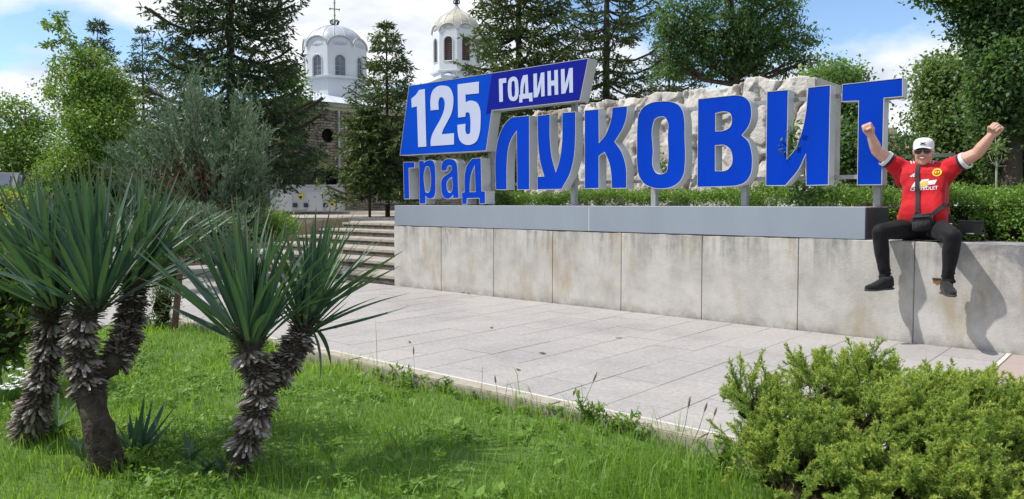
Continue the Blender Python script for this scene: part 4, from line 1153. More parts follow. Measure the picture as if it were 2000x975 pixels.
def spruce(base, H, R, mat, label, group='conifers around the church', z0=0.12, seed=0, dens=1.0, lean=(0, 0), power=0.85, droop=0.35, name='spruce_tree', trunk_r=None, tuft=.16, gap=0.0):
    rg = np.random.default_rng(seed)
    t = empty(name, base, label, 'tree', group)
    bx = np.array(base, float)
    tr = trunk_r or H * 0.013
    top = bx + np.array([lean[0], lean[1], H])
    MB().tube([bx - [0, 0, .2], bx * .5 + top * .5, top], [tr, tr * .6, .012], 8).build('trunk', M_BARK, t, sm=True)
    bm_ = MB()
    PA, AX, NN, LL, WW = [], [], [], [], []
    nl = int(H / 0.33)
    for i in range(nl):
        f = z0 + (1 - z0) * (i + rg.random() * .7) / nl
        z = f * H
        reach = R * max(0.04, (1 - (f - z0) / (1 - z0))) ** power
        nb = rg.integers(6, 9)
        for k in range(nb):
            if rg.random() < gap: continue
            a = 2 * pi * (k + rg.random() * .8) / nb + i * 1.3
            L = reach * rg.uniform(.65, 1.12)
            if L < .08: continue
            d = np.array([cos(a), sin(a), 0.0])
            o = bx + (top - bx) * f
            n = max(4, int(L / .22))
            ss = np.linspace(0, 1, n)
            rise = rg.uniform(.05, .3) - droop * (1 - f) * 1.1
            pts = o + d[None] * (ss * L)[:, None] + np.array([0, 0, 1.])[None] * (L * (rise * ss - .22 * ss * (1 - ss) * 2 + .14 * ss ** 3))[:, None]
            bm_.tube([tuple(p) for p in pts[::max(1, n // 4)]], [max(.008, .018 * L)] * len(pts[::max(1, n // 4)]), 4, cap=False)
            side = np.array([-d[1], d[0], 0.])
            m = int(max(5, L / .068) * dens)
            u = np.sort(rg.uniform(.12, 1, m))
            P = np.stack([np.interp(u, ss, pts[:, q]) for q in range(3)], 1)
            sg = np.where(np.arange(m) % 2 == 0, 1., -1.)
            tl = np.clip(.42 * L * (1.08 - u) + .16, .16, .8) * rg.uniform(.7, 1.2, m)
            td = unit(d[None] * .75 + side[None] * sg[:, None] * .8 + np.array([0, 0, 1.]) * rg.uniform(-.55, .12, (m, 1)))
            # along each twig place needle tufts
            per = 7
            v = (np.arange(per)[None] + rg.random((m, per))) / per
            Q = P[:, None] + td[:, None] * (tl[:, None] * v)[..., None]
            Q[..., 2] -= (.10 * (v ** 2) * tl[:, None])
            dd = unit(td[:, None] * .9 + rg.normal(size=(m, per, 3)) * .55 + np.array([0, 0, -.12]))
            PA.append(Q.reshape(-1, 3)); AX.append(dd.reshape(-1, 3))
            NN.append(unit(rg.normal(size=(m * per, 3)) * .7 + np.array([0, 0, 1.])))
            LL.append(rg.uniform(.7, 1.4, m * per) * tuft); WW.append(rg.uniform(.038, .065, m * per) * tuft / .16)
    bm_.build('branches', M_BARK, t)
    P = np.concatenate(PA)
    leaf_obj('needles', P, np.concatenate(AX), np.concatenate(NN), np.concatenate(LL), np.concatenate(WW), mat, t, rg.random(len(P)), fold=.1)
    return t

def crown_pts(blobs, n, rg, clump=.35, hollow=.55, per=40):
    """leaf positions gathered in clumps spread over ellipsoids"""
    vol = np.array([b[3] * b[4] * b[5] for b in blobs]) ** .67
    vol = vol / vol.sum()
    P, O = [], []
    for b, w in zip(blobs, vol):
        k = max(3, int(n * w / per))
        c = rand_dir(k) * (hollow + (1 - hollow) * rg.random((k, 1)) ** .6)
        cc = np.array(b[:3]) + c * np.array(b[3:6])
        q = rg.normal(size=(k, per, 3)) * np.array([1, 1, .55]) * clump * rg.uniform(.6, 1.3, (k, 1, 1))
        P.append((cc[:, None] + q).reshape(-1, 3))
        O.append(np.repeat(c, per, 0))
    return np.concatenate(P), np.concatenate(O)
def broad(base, H, blobs, n, leaf, mat, label, group, seed, trunk_r=.16, name='broadleaf_tree', bark=None, clump=.35, hollow=.5, per=40, lw=.6, limb_n=14, hang=.3, fork=.3):
    rg = np.random.default_rng(seed)
    t = empty(name, base, label, 'tree', group)
    b0 = Vector(base)
    cz = np.mean([b[2] for b in blobs]); cx_ = np.mean([b[0] for b in blobs]); cy_ = np.mean([b[1] for b in blobs])
    fk = b0.lerp(Vector((cx_, cy_, max(cz, b0.z + 1))), fork)
    tip = Vector((cx_, cy_, max(b[2] + b[5] * .6 for b in blobs)))
    MB().tube([b0 - Vector((0, 0, .2)), b0.lerp(fk, .5) + Vector((rg.uniform(-.05, .05), 0, 0)), fk, fk.lerp(tip, .5) + Vector((.1, .05, 0)), tip], [trunk_r * 1.15, trunk_r, trunk_r * .8, trunk_r * .4, .02], 9).build('trunk', bark or M_BARK, t, sm=True)
    lm = MB()
    P, O = crown_pts(blobs, n, rg, clump, hollow, per)
    for b in blobs:
        c = Vector(b[:3])
        st = fk.lerp(tip, min(.8, max(0, (c.z - fk.z - .5) / max(.1, tip.z - fk.z))))
        lm.tube([st, st.lerp(c, .5) + Vector((0, 0, -.1)), c], [trunk_r * .4, trunk_r * .25, trunk_r * .12], 5, cap=False)
        for k in range(limb_n // 2):
            e = c + Vector(rand_dir(1)[0]).normalized() * 1.0
            e = Vector((c.x + (e.x - c.x) * b[3] * .9, c.y + (e.y - c.y) * b[4] * .9, c.z + (e.z - c.z) * b[5] * .9))
            s0_ = st.lerp(c, rg.uniform(.4, 1))
            lm.tube([s0_, s0_.lerp(e, .5) + Vector((0, 0, .06)), e], [trunk_r * .16, trunk_r * .1, .008], 4, cap=False)
    lm.build('limbs', bark or M_BARK, t)
    A = unit(rg.normal(size=P.shape) + O * .5 + np.array([0, 0, -hang]))
    N = unit(rg.normal(size=P.shape) * .6 + O * .4 + np.array([0, 0, .8]))
    L = rg.uniform(.65, 1.25, len(P)) * leaf
    leaf_obj('crown', P, A, N, L, L * lw, mat, t, np.repeat(rg.random(len(P) // per), per) * .5 + rg.random(len(P)) * .5)
    return t
def blob(px, py, D, rpx, rpy, rd=None):
    p = at(px, py, D); k = D / FPX
    return (p.x, p.y, p.z, rpx * k, (rd or rpx) * k, rpy * k)
def gbase(px, D, z): p = at(px, 396, D); return (p.x, p.y, z)

# spruces
spruce(gbase(455, 21, .6), 11.0, 2.55, M_SPRUCE, 'tall dark spruce left of the silver dome with bare lower branches', seed=1, z0=.14, dens=1.05, power=.5, trunk_r=.17)
spruce(gbase(757, 25, .8), zof(42, 25) - .8, 2.35, M_SPRUCE2, 'pointed spruce right in front of the church, tip beside the silver dome', seed=2, z0=.15, dens=1.0, power=.8)
spruce(gbase(722, 24.2, .8), 3.5, 1.05, M_SPRUCE2, 'low bushy spruce at the foot of the pointed one', seed=21, z0=.26, dens=1.6, power=.45)
spruce(gbase(1013, 23, .85), 11.0, 2.45, M_SPRUCE2, 'dense spruce beside the bell tower rising above the white numerals', seed=3, z0=.05, dens=1.2, power=.45)
spruce(gbase(1183, 25, .85), 12.5, 2.55, M_SPRUCE2, 'sparse open spruce with bare trunk above the letters У and К', seed=4, z0=.08, dens=.9, power=.55, gap=.28)
spruce(gbase(198, 30, .4), zof(42, 30) - .4, 1.75, M_SPRUCE, 'slim dark spruce tip just behind the bright green leaning tree', seed=5, dens=.9, power=.6)
spruce(gbase(284, 33, .4), zof(56, 33) - .4, 2.1, M_SPRUCE, 'thin see-through spruce between the leaning tree and the tall spruce', seed=6, dens=.75, power=.75, gap=.15)
spruce(gbase(560, 31.5, .85), 4.6, 2.0, M_SPRUCE, 'low dark spruce before the church wall left of the round window', seed=7, z0=.12, dens=1.25, power=.55)
spruce(gbase(1305, 33, .8), 8.6, 2.4, M_SPRUCE, 'dim spruce behind the monument between the open spruce and the feathery tree', seed=8, z0=.06, dens=.8, power=.6, gap=.1)

# dark feathery broadleaf tree above the monument
broad(gbase(1440, 20, .85), 9, [blob(1420, 60, 20, 80, 45), blob(1330, 40, 20, 48, 40), blob(1345, 95, 20.3, 50, 26), blob(1500, 20, 19.5, 56, 46), blob(1545, 75, 19.3, 40, 24), blob(1400, 125, 20.5, 80, 30), blob(1495, 118, 20, 70, 28), blob(1420, -30, 20, 120, 40), blob(1320, 135, 20.5, 36, 16), blob(1575, 122, 19.5, 30, 12), blob(1460, 85, 19.5, 60, 30), blob(1300, 70, 20, 20, 16)],
      27000, .135, M_DARKL, 'big dark feathery leaved tree rising over the stone monument', 'broadleaf trees of the park', 31, .2, per=90, clump=.21, hollow=.5, lw=.32, hang=.5)
# yellow-green tree behind the end of the monument
broad(gbase(1650, 15, .86), 4, [blob(1640, 165, 15, 36, 34), blob(1655, 215, 15, 45, 40), blob(1650, 290, 14.5, 60, 60), blob(1700, 330, 14.5, 50, 40), blob(1762, 272, 15.5, 16, 10), blob(1756, 312, 15, 26, 22)],
      16000, .085, M_DARKL, 'small leafy tree filling the gap between letters И and Т', 'broadleaf trees of the park', 32, .07, clump=.2, hollow=.3)
broad(gbase(1622, 17, .86), 5, [blob(1625, 152, 17, 40, 24), blob(1640, 190, 17, 34, 30)], 3500, .12, M_BIRCH, 'light green treetop peeping over the right end of the monument', 'broadleaf trees of the park', 36, .06, clump=.2, hollow=.3)
# right hand trees
broad(gbase(1845, 17, .86), 6, [blob(1836, 155, 17, 34, 42), blob(1862, 225, 17, 62, 58), blob(1895, 180, 17.5, 66, 70), blob(1855, 292, 17, 50, 42), blob(1905, 280, 17.5, 60, 50), blob(1880, 345, 17.5, 60, 25)],
      42000, .105, M_MAPLE, 'pale green maple behind the raised right arm', 'broadleaf trees of the park', 33, .15, per=60, clump=.22, hollow=.5)
broad(gbase(1985, 14, .86), 8, [blob(1970, 50, 14, 70, 70), blob(1995, 140, 13.5, 84, 70), blob(1905, 0, 14, 50, 34), blob(1915, 70, 14, 34, 26), blob(2040, 60, 14, 100, 120), blob(1975, 220, 14, 65, 60), blob(2000, 300, 14.5, 60, 60), blob(1885, -50, 14, 80, 50)],
      52000, .095, M_DARKL, 'large dark tree at the right edge towering over the maple', 'broadleaf trees of the park', 34, .2, per=70, clump=.22, hollow=.5)
broad(gbase(1935, 24, .86), 6, [blob(1920, 330, 24, 60, 40), blob(1990, 330, 24, 60, 50), blob(1860, 350, 26, 50, 30)],
      5000, .2, M_DARKL, 'dark undergrowth tree in the shade behind the pale sapling', 'broadleaf trees of the park', 35, .15, clump=.4, hollow=.2)
# pale sapling
sp0 = Vector(gbase(1947, 11.5, .86))
sap = empty('sapling', sp0, 'thin pale barked sapling with bare forked twigs above the right hedge', 'tree')
k_ = 11.5 / FPX
pp = lambda x, y: at(x, y, 11.5)
MB().tube([sp0, pp(1946, 340), pp(1947, 300), pp(1944, 270)], [.018, .015, .012, .005], 6).build('trunk', M_BARKP, sap)
MB().tube([pp(1947, 327), pp(1936, 314), pp(1931, 300)], [.010, .008, .004], 5).tube([pp(1947, 326), pp(1955, 312), pp(1957, 300)], [.010, .008, .004], 5).tube([pp(1947, 325), pp(1966, 324)], [.007, .004], 4).tube([pp(1947, 322), pp(1935, 319)], [.007, .004], 4).build('twigs', M_BARKP, sap)
b = blob(1948, 290, 11.5, 14, 26)
rg = np.random.default_rng(3)
P, O = crown_pts([b], 150, rg, .06, .3, 10)
leaf_obj('leaves', P, rand_dir(len(P)), rand_dir(len(P)), .07, .035, M_MAPLE, sap)

# left: leaning bright green tree with an airy tip, light trees, and the mass behind
def leaning():
    t = broad(gbase(190, 13.5, .3), 4, [blob(165, 130, 13.5, 34, 40), blob(178, 190, 13.5, 66, 55), blob(195, 250, 13.2, 66, 55), blob(180, 310, 13.4, 66, 42), blob(130, 335, 13.5, 50, 34), blob(225, 190, 13.6, 30, 48)],
              24000, .065, M_BIRCH, 'bright green birch-like tree with an airy leaning tip on the left', 'light trees on the left', 41, .07, clump=.16, hollow=.35, lw=.5, hang=.6)
    rg = np.random.default_rng(4)
    tw = MB(); PA, AA = [], []
    for pts in ([(180, 130), (150, 95), (118, 60), (103, 25)], [(150, 95), (135, 80), (128, 42)], [(118, 60), (95, 50), (84, 42)], [(130, 72), (105, 85), (80, 88)], [(170, 120), (110, 110), (96, 140), (86, 192)], [(160, 125), (105, 130), (98, 170), (94, 190)], [(165, 150), (120, 140), (104, 170), (108, 205)], [(118, 60), (112, 40), (122, 26)]):
        q = [at(x, y, 13.5 + .2 * rg.normal()) for x, y in pts]
        tw.tube(q, [.018] + [.008] * (len(q) - 2) + [.003], 4, cap=False)
        qa = np.array([tuple(v) for v in q]); n = 110
        u = rg.uniform(.1, 1, n) * (len(q) - 1)
        PP = np.stack([np.interp(u, np.arange(len(q)), qa[:, c]) for c in range(3)], 1) + rg.normal(size=(n, 3)) * .035
        PA.append(PP); AA.append(unit(rg.normal(size=(n, 3)) + [0, 0, -.7]))
    tw.build('twigs', M_BARK, t)
    P = np.concatenate(PA)
    leaf_obj('leaves', P, np.concatenate(AA), rand_dir(len(P)), .075, .04, M_BIRCH, t)
leaning()
broad(gbase(30, 18, .2), 4, [blob(15, 235, 18, 60, 45), blob(60, 290, 18, 70, 50), blob(0, 310, 18, 70, 50), blob(100, 325, 18, 40, 35), blob(80, 250, 18.5, 30, 28)],
      11000, .085, M_BIRCH, 'pale yellow green tree at the far left edge above the grey car', 'light trees on the left', 42, .1, per=50, clump=.2, hollow=.45)
broad(gbase(85, 24, .3), 4, [blob(50, 330, 24, 70, 40), blob(130, 345, 24, 80, 35), blob(230, 340, 24, 80, 40), blob(300, 300, 26, 60, 60)],
      9000, .15, M_DARKL, 'darker low tree mass behind the bright leaning tree', 'light trees on the left', 43, .12, clump=.3, hollow=.2)
broad(gbase(565, 33, .9), 4, [blob(565, 150, 33, 26, 26), blob(580, 190, 33, 25, 40)], 1500, .17, M_BIRCH, 'bright green treetop between the tall spruce and the silver dome', 'light trees on the left', 44, .08, clump=.3, hollow=.2)

# blue grey juniper, big and loose
def juniper_bush(name, label, base, tips, mat, seed, shoots, length, mul, group=None, wob=.4, stem_r=.03):
    """shoots fan from a base; tips = list of (point, spread)"""
    rg = np.random.default_rng(seed)
    t = empty(name, base, label, 'shrub', group)
    b0 = np.array(base, float)
    st = MB(); PA, AX = [], []
    for tip, spread, cnt in tips:
        tip = np.array(tip)
        for k in range(cnt):
            e = tip + rg.normal(size=3) * spread
            s0_ = b0 + rg.normal(size=3) * np.array([.15, .15, .02])
            mid = s0_ * .5 + e * .5 + rg.normal(size=3) * .1 + np.array([0, 0, -.12])
            if k % 3 == 0: st.tube([tuple(s0_), tuple(mid), tuple(e)], [stem_r, stem_r * .6, .006], 5, cap=False)
            d = unit((e - mid)[None])[0]
            u = rg.uniform(.25, 1.0, shoots)[:, None] ** .8
            pt = (1 - u) ** 2 * s0_ + 2 * u * (1 - u) * mid + u ** 2 * e
            sd_ = unit(d[None] * 1.0 + rg.normal(size=(shoots, 3)) * wob + np.array([0, 0, .35]))
            sl = length * rg.uniform(.5, 1.3, (shoots, 1))
            v = rg.random((shoots, mul))[..., None]
            Q = pt[:, None] + sd_[:, None] * sl[:, None] * v
            Q[..., 2] -= (sl[:, None] * v ** 2 * .25)[..., 0]
            PA.append(Q.reshape(-1, 3))
            AX.append(unit(np.repeat(sd_, mul, 0) + rg.normal(size=(shoots * mul, 3)) * .38))
    st.build('stems', M_BARK, t)
    P = np.concatenate(PA); A = np.concatenate(AX)
    n = len(P)
    return t, P, A, rg
jb = (at(425, 470, 12.6).x, at(425, 470, 12.6).y, .25)
tips = []
for x, y, sp, c in ((395, 160, .10, 5), (365, 190, .16, 8), (330, 215, .18, 9), (300, 250, .2, 10), (262, 290, .2, 10), (245, 340, .2, 8), (270, 380, .2, 8), (430, 215, .2, 9), (470, 250, .2, 9), (505, 215, .16, 8), (515, 225, .13, 8), (525, 270, .16, 9), (510, 330, .18, 10), (530, 365, .14, 9), (500, 300, .25, 10), (420, 290, .25, 12), (360, 300, .25, 12), (320, 340, .25, 10), (460, 360, .25, 10), (520, 395, .2, 8), (400, 380, .25, 10), (330, 400, .25, 10), (510, 405, .12, 8), (470, 420, .2, 10), (270, 430, .25, 8), (525, 310, .13, 7), (240, 310, .15, 7), (380, 140, .05, 4), (390, 240, .2, 8), (290, 300, .22, 8)):
    D = 12.6 + rg.uniform(-.9, .6)
    x = x - 26 if x > 495 else x
    tips.append((tuple(at(x, y, D)), sp, c))
t, P, A, rgj = juniper_bush('juniper_shrub', 'big loose blue grey juniper shrub between the yuccas and the church', jb, tips, M_JUNB, 51, 30, .27, 12)
n = len(P)
leaf_obj('foliage', P, A, rand_dir(n), rgj.uniform(.05, .11, n), rgj.uniform(.010, .018, n), M_JUNB, t, rgj.random(n), fold=.1)
# brown dead inner sprays
M_DEAD = leafmat('dead_juniper_sprays', [(0.1, (0.07, 0.035, 0.02)), (0.9, (0.20, 0.12, 0.07))], .1, (.2, .1, .05), .8, 2)
Pd = np.concatenate([np.array(at(x, y, 12.0))[None] + rgj.normal(size=(250, 3)) * .13 for x, y in ((385, 345), (405, 340), (350, 350), (370, 365), (345, 320))])
leaf_obj('dead_sprays', Pd, unit(rgj.normal(size=Pd.shape) + [0, 0, -.4]), rand_dir(len(Pd)), .12, .014, M_DEAD, t)

# spreading juniper and low shrubs under it, beside the steps
def lowbush(name, label, blobs, n, leaf, mat, seed, per=24, clump=.08, lw=.3, cat='shrub', group=None, up=.5, hollow=.5, core=True):
    rg = np.random.default_rng(seed)
    b = blobs[0]
    t = empty(name, (b[0], b[1], b[2] - b[5]), label, cat, group)
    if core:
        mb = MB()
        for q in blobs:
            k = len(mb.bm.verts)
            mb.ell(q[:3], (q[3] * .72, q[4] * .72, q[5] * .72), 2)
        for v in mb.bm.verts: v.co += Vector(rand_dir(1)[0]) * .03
        mb.build('dark_core', M_TWIG_CORE, t)  # solid dark lumps added inside the leaves for a shaded interior
    P, O = crown_pts(blobs, n, rg, clump, hollow, per)
    A = unit(rg.normal(size=P.shape) * .8 + O * .8 + np.array([0, 0, up]))
    N = unit(rg.normal(size=P.shape) + O * .6 + np.array([0, 0, .6]))
    L = rg.uniform(.6, 1.3, len(P)) * leaf
    leaf_obj('foliage', P, A, N, L, L * lw, mat, t, np.repeat(rg.random(len(P) // per), per) * .55 + rg.random(len(P)) * .45)
    return t
lowbush('low_shrub', 'low green shrub at the left end of the steps', [blob(545, 442, 13.8, 32, 16), blob(520, 450, 13, 40, 22), blob(530, 430, 14, 30, 14)], 7000, .06, M_HEDGE, 61, lw=.45)
lowbush('low_juniper', 'pale straggly juniper spreading below the blue grey one', [blob(370, 430, 11, 50, 26), blob(420, 450, 10.8, 50, 26), blob(330, 440, 10.6, 50, 30)], 9000, .09, M_JUNB, 62, lw=.16)
lowbush('low_shrub', 'dark low shrub behind the yucca heads on the left', [blob(90, 400, 13, 80, 40), blob(200, 390, 13.5, 80, 36), blob(20, 420, 12, 70, 40)], 9000, .09, M_DARKL, 63, lw=.5)
M_YFL = leafmat('yellow_blossom', [(0.1, (0.55, 0.50, 0.02)), (0.9, (0.75, 0.68, 0.05))], .2, (.6, .55, .05), .6, 2)
yf = lowbush('flowering_shrub', 'yellow flowering shrub at the left edge beyond the yuccas', [blob(10, 420, 9, 26, 40), blob(0, 470, 8.6, 30, 40)], 2500, .07, M_HEDGE, 64, lw=.5)
P, O = crown_pts([blob(10, 415, 8.95, 24, 38), blob(2, 460, 8.6, 26, 30)], 900, np.random.default_rng(5), .06, .8, 10)
leaf_obj('blossom', P, rand_dir(len(P)), rand_dir(len(P)), .035, .03, M_YFL, yf)

# hedges
def hedge(label, x0, x1, y0, y1, z0, z1, seed, dens, leaf=.032, bumpy=.06, group='clipped hedges behind the wall'):
    rg = np.random.default_rng(seed)
    t = empty('hedge', ((x0 + x1) / 2, (y0 + y1) / 2, z0), label, 'hedge', group)
    MB().box(x0 + .1, x1 - .1, y0 + .1, y1 - .1, z0, z1 - .14).build('dark_core', M_TWIG_CORE, t)  # solid dark block added inside the hedge to stop light coming through
    ar_ = [(x1 - x0) * (y1 - y0), (x1 - x0) * (z1 - z0), (y1 - y0) * (z1 - z0) * 2]
    n = int(dens * sum(ar_)); per = 26
    k = n // per
    w = np.array(ar_) / sum(ar_); pick = rg.choice(3, k, p=w)
    c = np.stack([rg.uniform(x0, x1, k), rg.uniform(y0, y1, k), rg.uniform(z0, z1, k)], 1)
    c[pick == 0, 2] = z1; c[pick == 1, 1] = y0
    e = np.where(rg.random(k) < .5, x0, x1); c[pick == 2, 0] = e[pick == 2]
    hump = (fbm(c[:, 0] * 2.2, c[:, 1] * 2.2, seed) - .5) * 2 * bumpy * 2
    c[:, 2] += hump * (c[:, 2] - z0) / (z1 - z0)
    c[:, 1] += (fbm(c[:, 0] * 2.5, c[:, 2] * 2.5, seed + 7) - .5) * bumpy * 2.4
    P = (c[:, None] + rg.normal(size=(k, per, 3)) * .038).reshape(-1, 3)
    A = unit(rg.normal(size=P.shape) + np.array([0, -.3, .6])); N = unit(rg.normal(size=P.shape) + np.array([0, -.5, .6]))
    L = rg.uniform(.6, 1.3, len(P)) * leaf
    leaf_obj('leaves', P, A, N, L, L * .6, M_HEDGE, t, np.repeat(rg.random(k), per) * .6 + rg.random(len(P)) * .4)
    # upright new shoots on top
    m = int((x1 - x0) * 60)
    S0 = np.stack([rg.uniform(x0, x1, m), rg.uniform(y0, y1, m), np.full(m, z1)], 1); S0[:, 2] += (fbm(S0[:, 0] * 2.2, S0[:, 1] * 2.2, seed) - .5) * 4 * bumpy
    Q = np.repeat(S0, 6, 0); Q[:, 2] += rg.uniform(0, .09, len(Q)); Q[:, :2] += rg.normal(size=(len(Q), 2)) * .012
    leaf_obj('shoots', Q, unit(rg.normal(size=Q.shape) * .5 + [0, 0, 1]), rand_dir(len(Q)), leaf, leaf * .5, M_HEDGE, t, rg.uniform(.5, 1, len(Q)))
    return t
hedge('low clipped hedge running between the letters and the monument', -7.0, -3.9, 8.55, 9.2, .86, 1.33, 71, 8000, leaf=.026, bumpy=.05)
hedge('short rounded hedge bush left of the low hedge under letter Л', -7.62, -7.14, 8.5, 9.0, .86, 1.27, 75, 8000, leaf=.026, bumpy=.05)
hedge('clipped hedge behind the letters В, И and Т', -3.85, -1.95, 8.45, 9.2, .86, 1.33, 72, 8000, leaf=.026, bumpy=.09)
hedge('bright green hedge behind the seated man on the right', -1.9, 1.6, 8.22, 9.0, .86, 1.345, 73, 10500, leaf=.027, bumpy=.07)
lowbush('low_shrub', 'small pale shrub at the end of the small word under letter д', [blob(985, 388, 11.4, 12, 13), blob(972, 380, 11.4, 8, 14)], 900, .05, M_MAPLE, 76, lw=.5, core=False)

# weed grown up through the last letter but one, and by the monument
def weed_tree(name, label, base, top, spread, n, leaf, mat, seed, lw=.35):
    rg = np.random.default_rng(seed)
    t = empty(name, base, label, 'plant')
    b0, e = Vector(base), Vector(top)
    mb = MB(); P, A = [], []
    for k in range(7):
        q = e + Vector(rg.normal(size=3) * spread)
        m_ = b0.lerp(q, .6) + Vector(rg.normal(size=3) * spread * .3)
        mb.tube([b0, m_, q], [.008, .006, .003], 4, cap=False)
        u = rg.uniform(.35, 1, n // 7)[:, None]
        pt = np.array(b0) * (1 - u) ** 2 + np.array(m_) * 2 * u * (1 - u) + np.array(q) * u ** 2 + rg.normal(size=(n // 7, 3)) * .05
        P.append(pt); A.append(unit(rg.normal(size=pt.shape) + [0, 0, -.2]))
    mb.build('stem', M_HEDGE, t)
    P = np.concatenate(P)
    leaf_obj('leaves', P, np.concatenate(A), unit(rg.normal(size=P.shape) + [0, -.3, .8]), leaf, leaf * lw, mat, t)
weed_tree('weed', 'thin green weed growing up through the letter И', tuple(on_y(1545, 330, 7.72)), tuple(on_y(1549, 258, 7.6)), .075, 200, .075, M_BIRCH, 81)
weed_tree('weed', 'dark leafy weed at the foot of the letter И', tuple(on_y(1560, 385, 8.3)), tuple(on_y(1566, 350, 8.25)), .16, 350, .06, M_DARKL, 82, .5)
weed_tree('weed', 'yellowish plant seen through the opening of the letter О', tuple(on_y(1300, 385, 9.6)), tuple(on_y(1300, 315, 9.7)), .09, 140, .09, M_MAPLE, 83, .5)
weed_tree('weed', 'pale broad leaved weed hanging over the plinth below letter И', tuple(on_y(1570, 402, 8.25)), tuple(on_y(1575, 392, 8.15)), .14, 160, .06, M_MAPLE, 84, .5)
# far conifers on the ridge
ridge = at(1775, 396, 120); 
for k, (x, h, lb) in enumerate(((1752, 268, 'leftmost, beside the letter Т'), (1762, 263, 'second from the letter Т, taller'), (1771, 270, 'middle one, lowest of the five'), (1781, 264, 'fourth from the letter Т'), (1790, 266, 'nearest the lamp and white cap'))):
    spruce(gbase(x, 110 + 3 * k, .0), zof(h, 110), 3.0, M_FARC, 'tiny dark conifer on the far ridge, ' + lb, 'conifers on the far ridge', seed=90 + k, z0=.05, dens=.35, tuft=.55, power=.7)

# ------------------------------------------------------------------ the seated man
def m_skin():
    m, t, b = newmat('skin')
    f = noise(t, 9, 5)
    t.links.new(ramp(t, f, [(0.3, (0.47, 0.255, 0.19)), (0.7, (0.56, 0.325, 0.25))]), b.inputs['Base Color'])
    b.inputs['Roughness'].default_value = 0.5; b.inputs['Subsurface Weight'].default_value = 0.12
    b.inputs['Subsurface Radius'].default_value = (.012, .005, .003); b.inputs['Subsurface Scale'].default_value = .5
    return m
M_SKIN = m_skin()
def m_cloth(name, c, sheen=.2, wr=14, st=.5, var=.15):
    m, t, b = newmat(name)
    f = noise(t, 5, 5)
    t.links.new(ramp(t, f, [(0.3, tuple(v * (1 - var) for v in c)), (0.7, tuple(v * (1 + var) for v in c))]), b.inputs['Base Color'])
    b.inputs['Roughness'].default_value = .75; b.inputs['Specular IOR Level'].default_value = .25; b.inputs['Sheen Weight'].default_value = sheen
    bump(t, b, noise(t, wr, 4, .5, stretch=(1, 1, .55), dist=.8), st, .02)
    return m
M_RED = m_cloth('red_jersey', (0.44, 0.006, 0.013), .1)
M_BLACKC = m_cloth('black_track_trousers', (0.0055, 0.0055, 0.007), .03, 11, .5)
M_NAVYC = m_cloth('navy_band', (0.01, 0.012, 0.035))
M_WHITEC = m_cloth('white_cloth', (0.62, 0.62, 0.64), .1, 20, .2, .03)
M_SHOE = m_cloth('black_shoe_mesh', (0.007, 0.007, 0.009), .1, 60, .4)
M_SOLE = simple('dark_grey_sole', (0.035, 0.035, 0.04), .8, .1, 20)
M_PRINTW = simple('white_print', (0.62, 0.62, 0.63), .6, .02, 10)
M_PRINTG = simple('gold_print', (0.60, 0.42, 0.08), .5, .15, 60)
M_PRINTY = simple('yellow_print', (0.75, 0.50, 0.02), .6, .05, 30)
M_LENS = simple('sunglass_lens', (0.012, 0.010, 0.012), .12, .1, 5, spec=.7)
M_LIP = simple('lips', (0.36, 0.13, 0.11), .5, .05, 20)
M_TEETH = simple('teeth', (0.72, 0.68, 0.62), .4, .02, 20)
M_STRAP = m_cloth('black_webbing', (0.022, 0.022, 0.03), .1, 80, .3)
M_BAGC = m_cloth('black_bag_cloth', (0.014, 0.014, 0.016), .15, 30, .5)

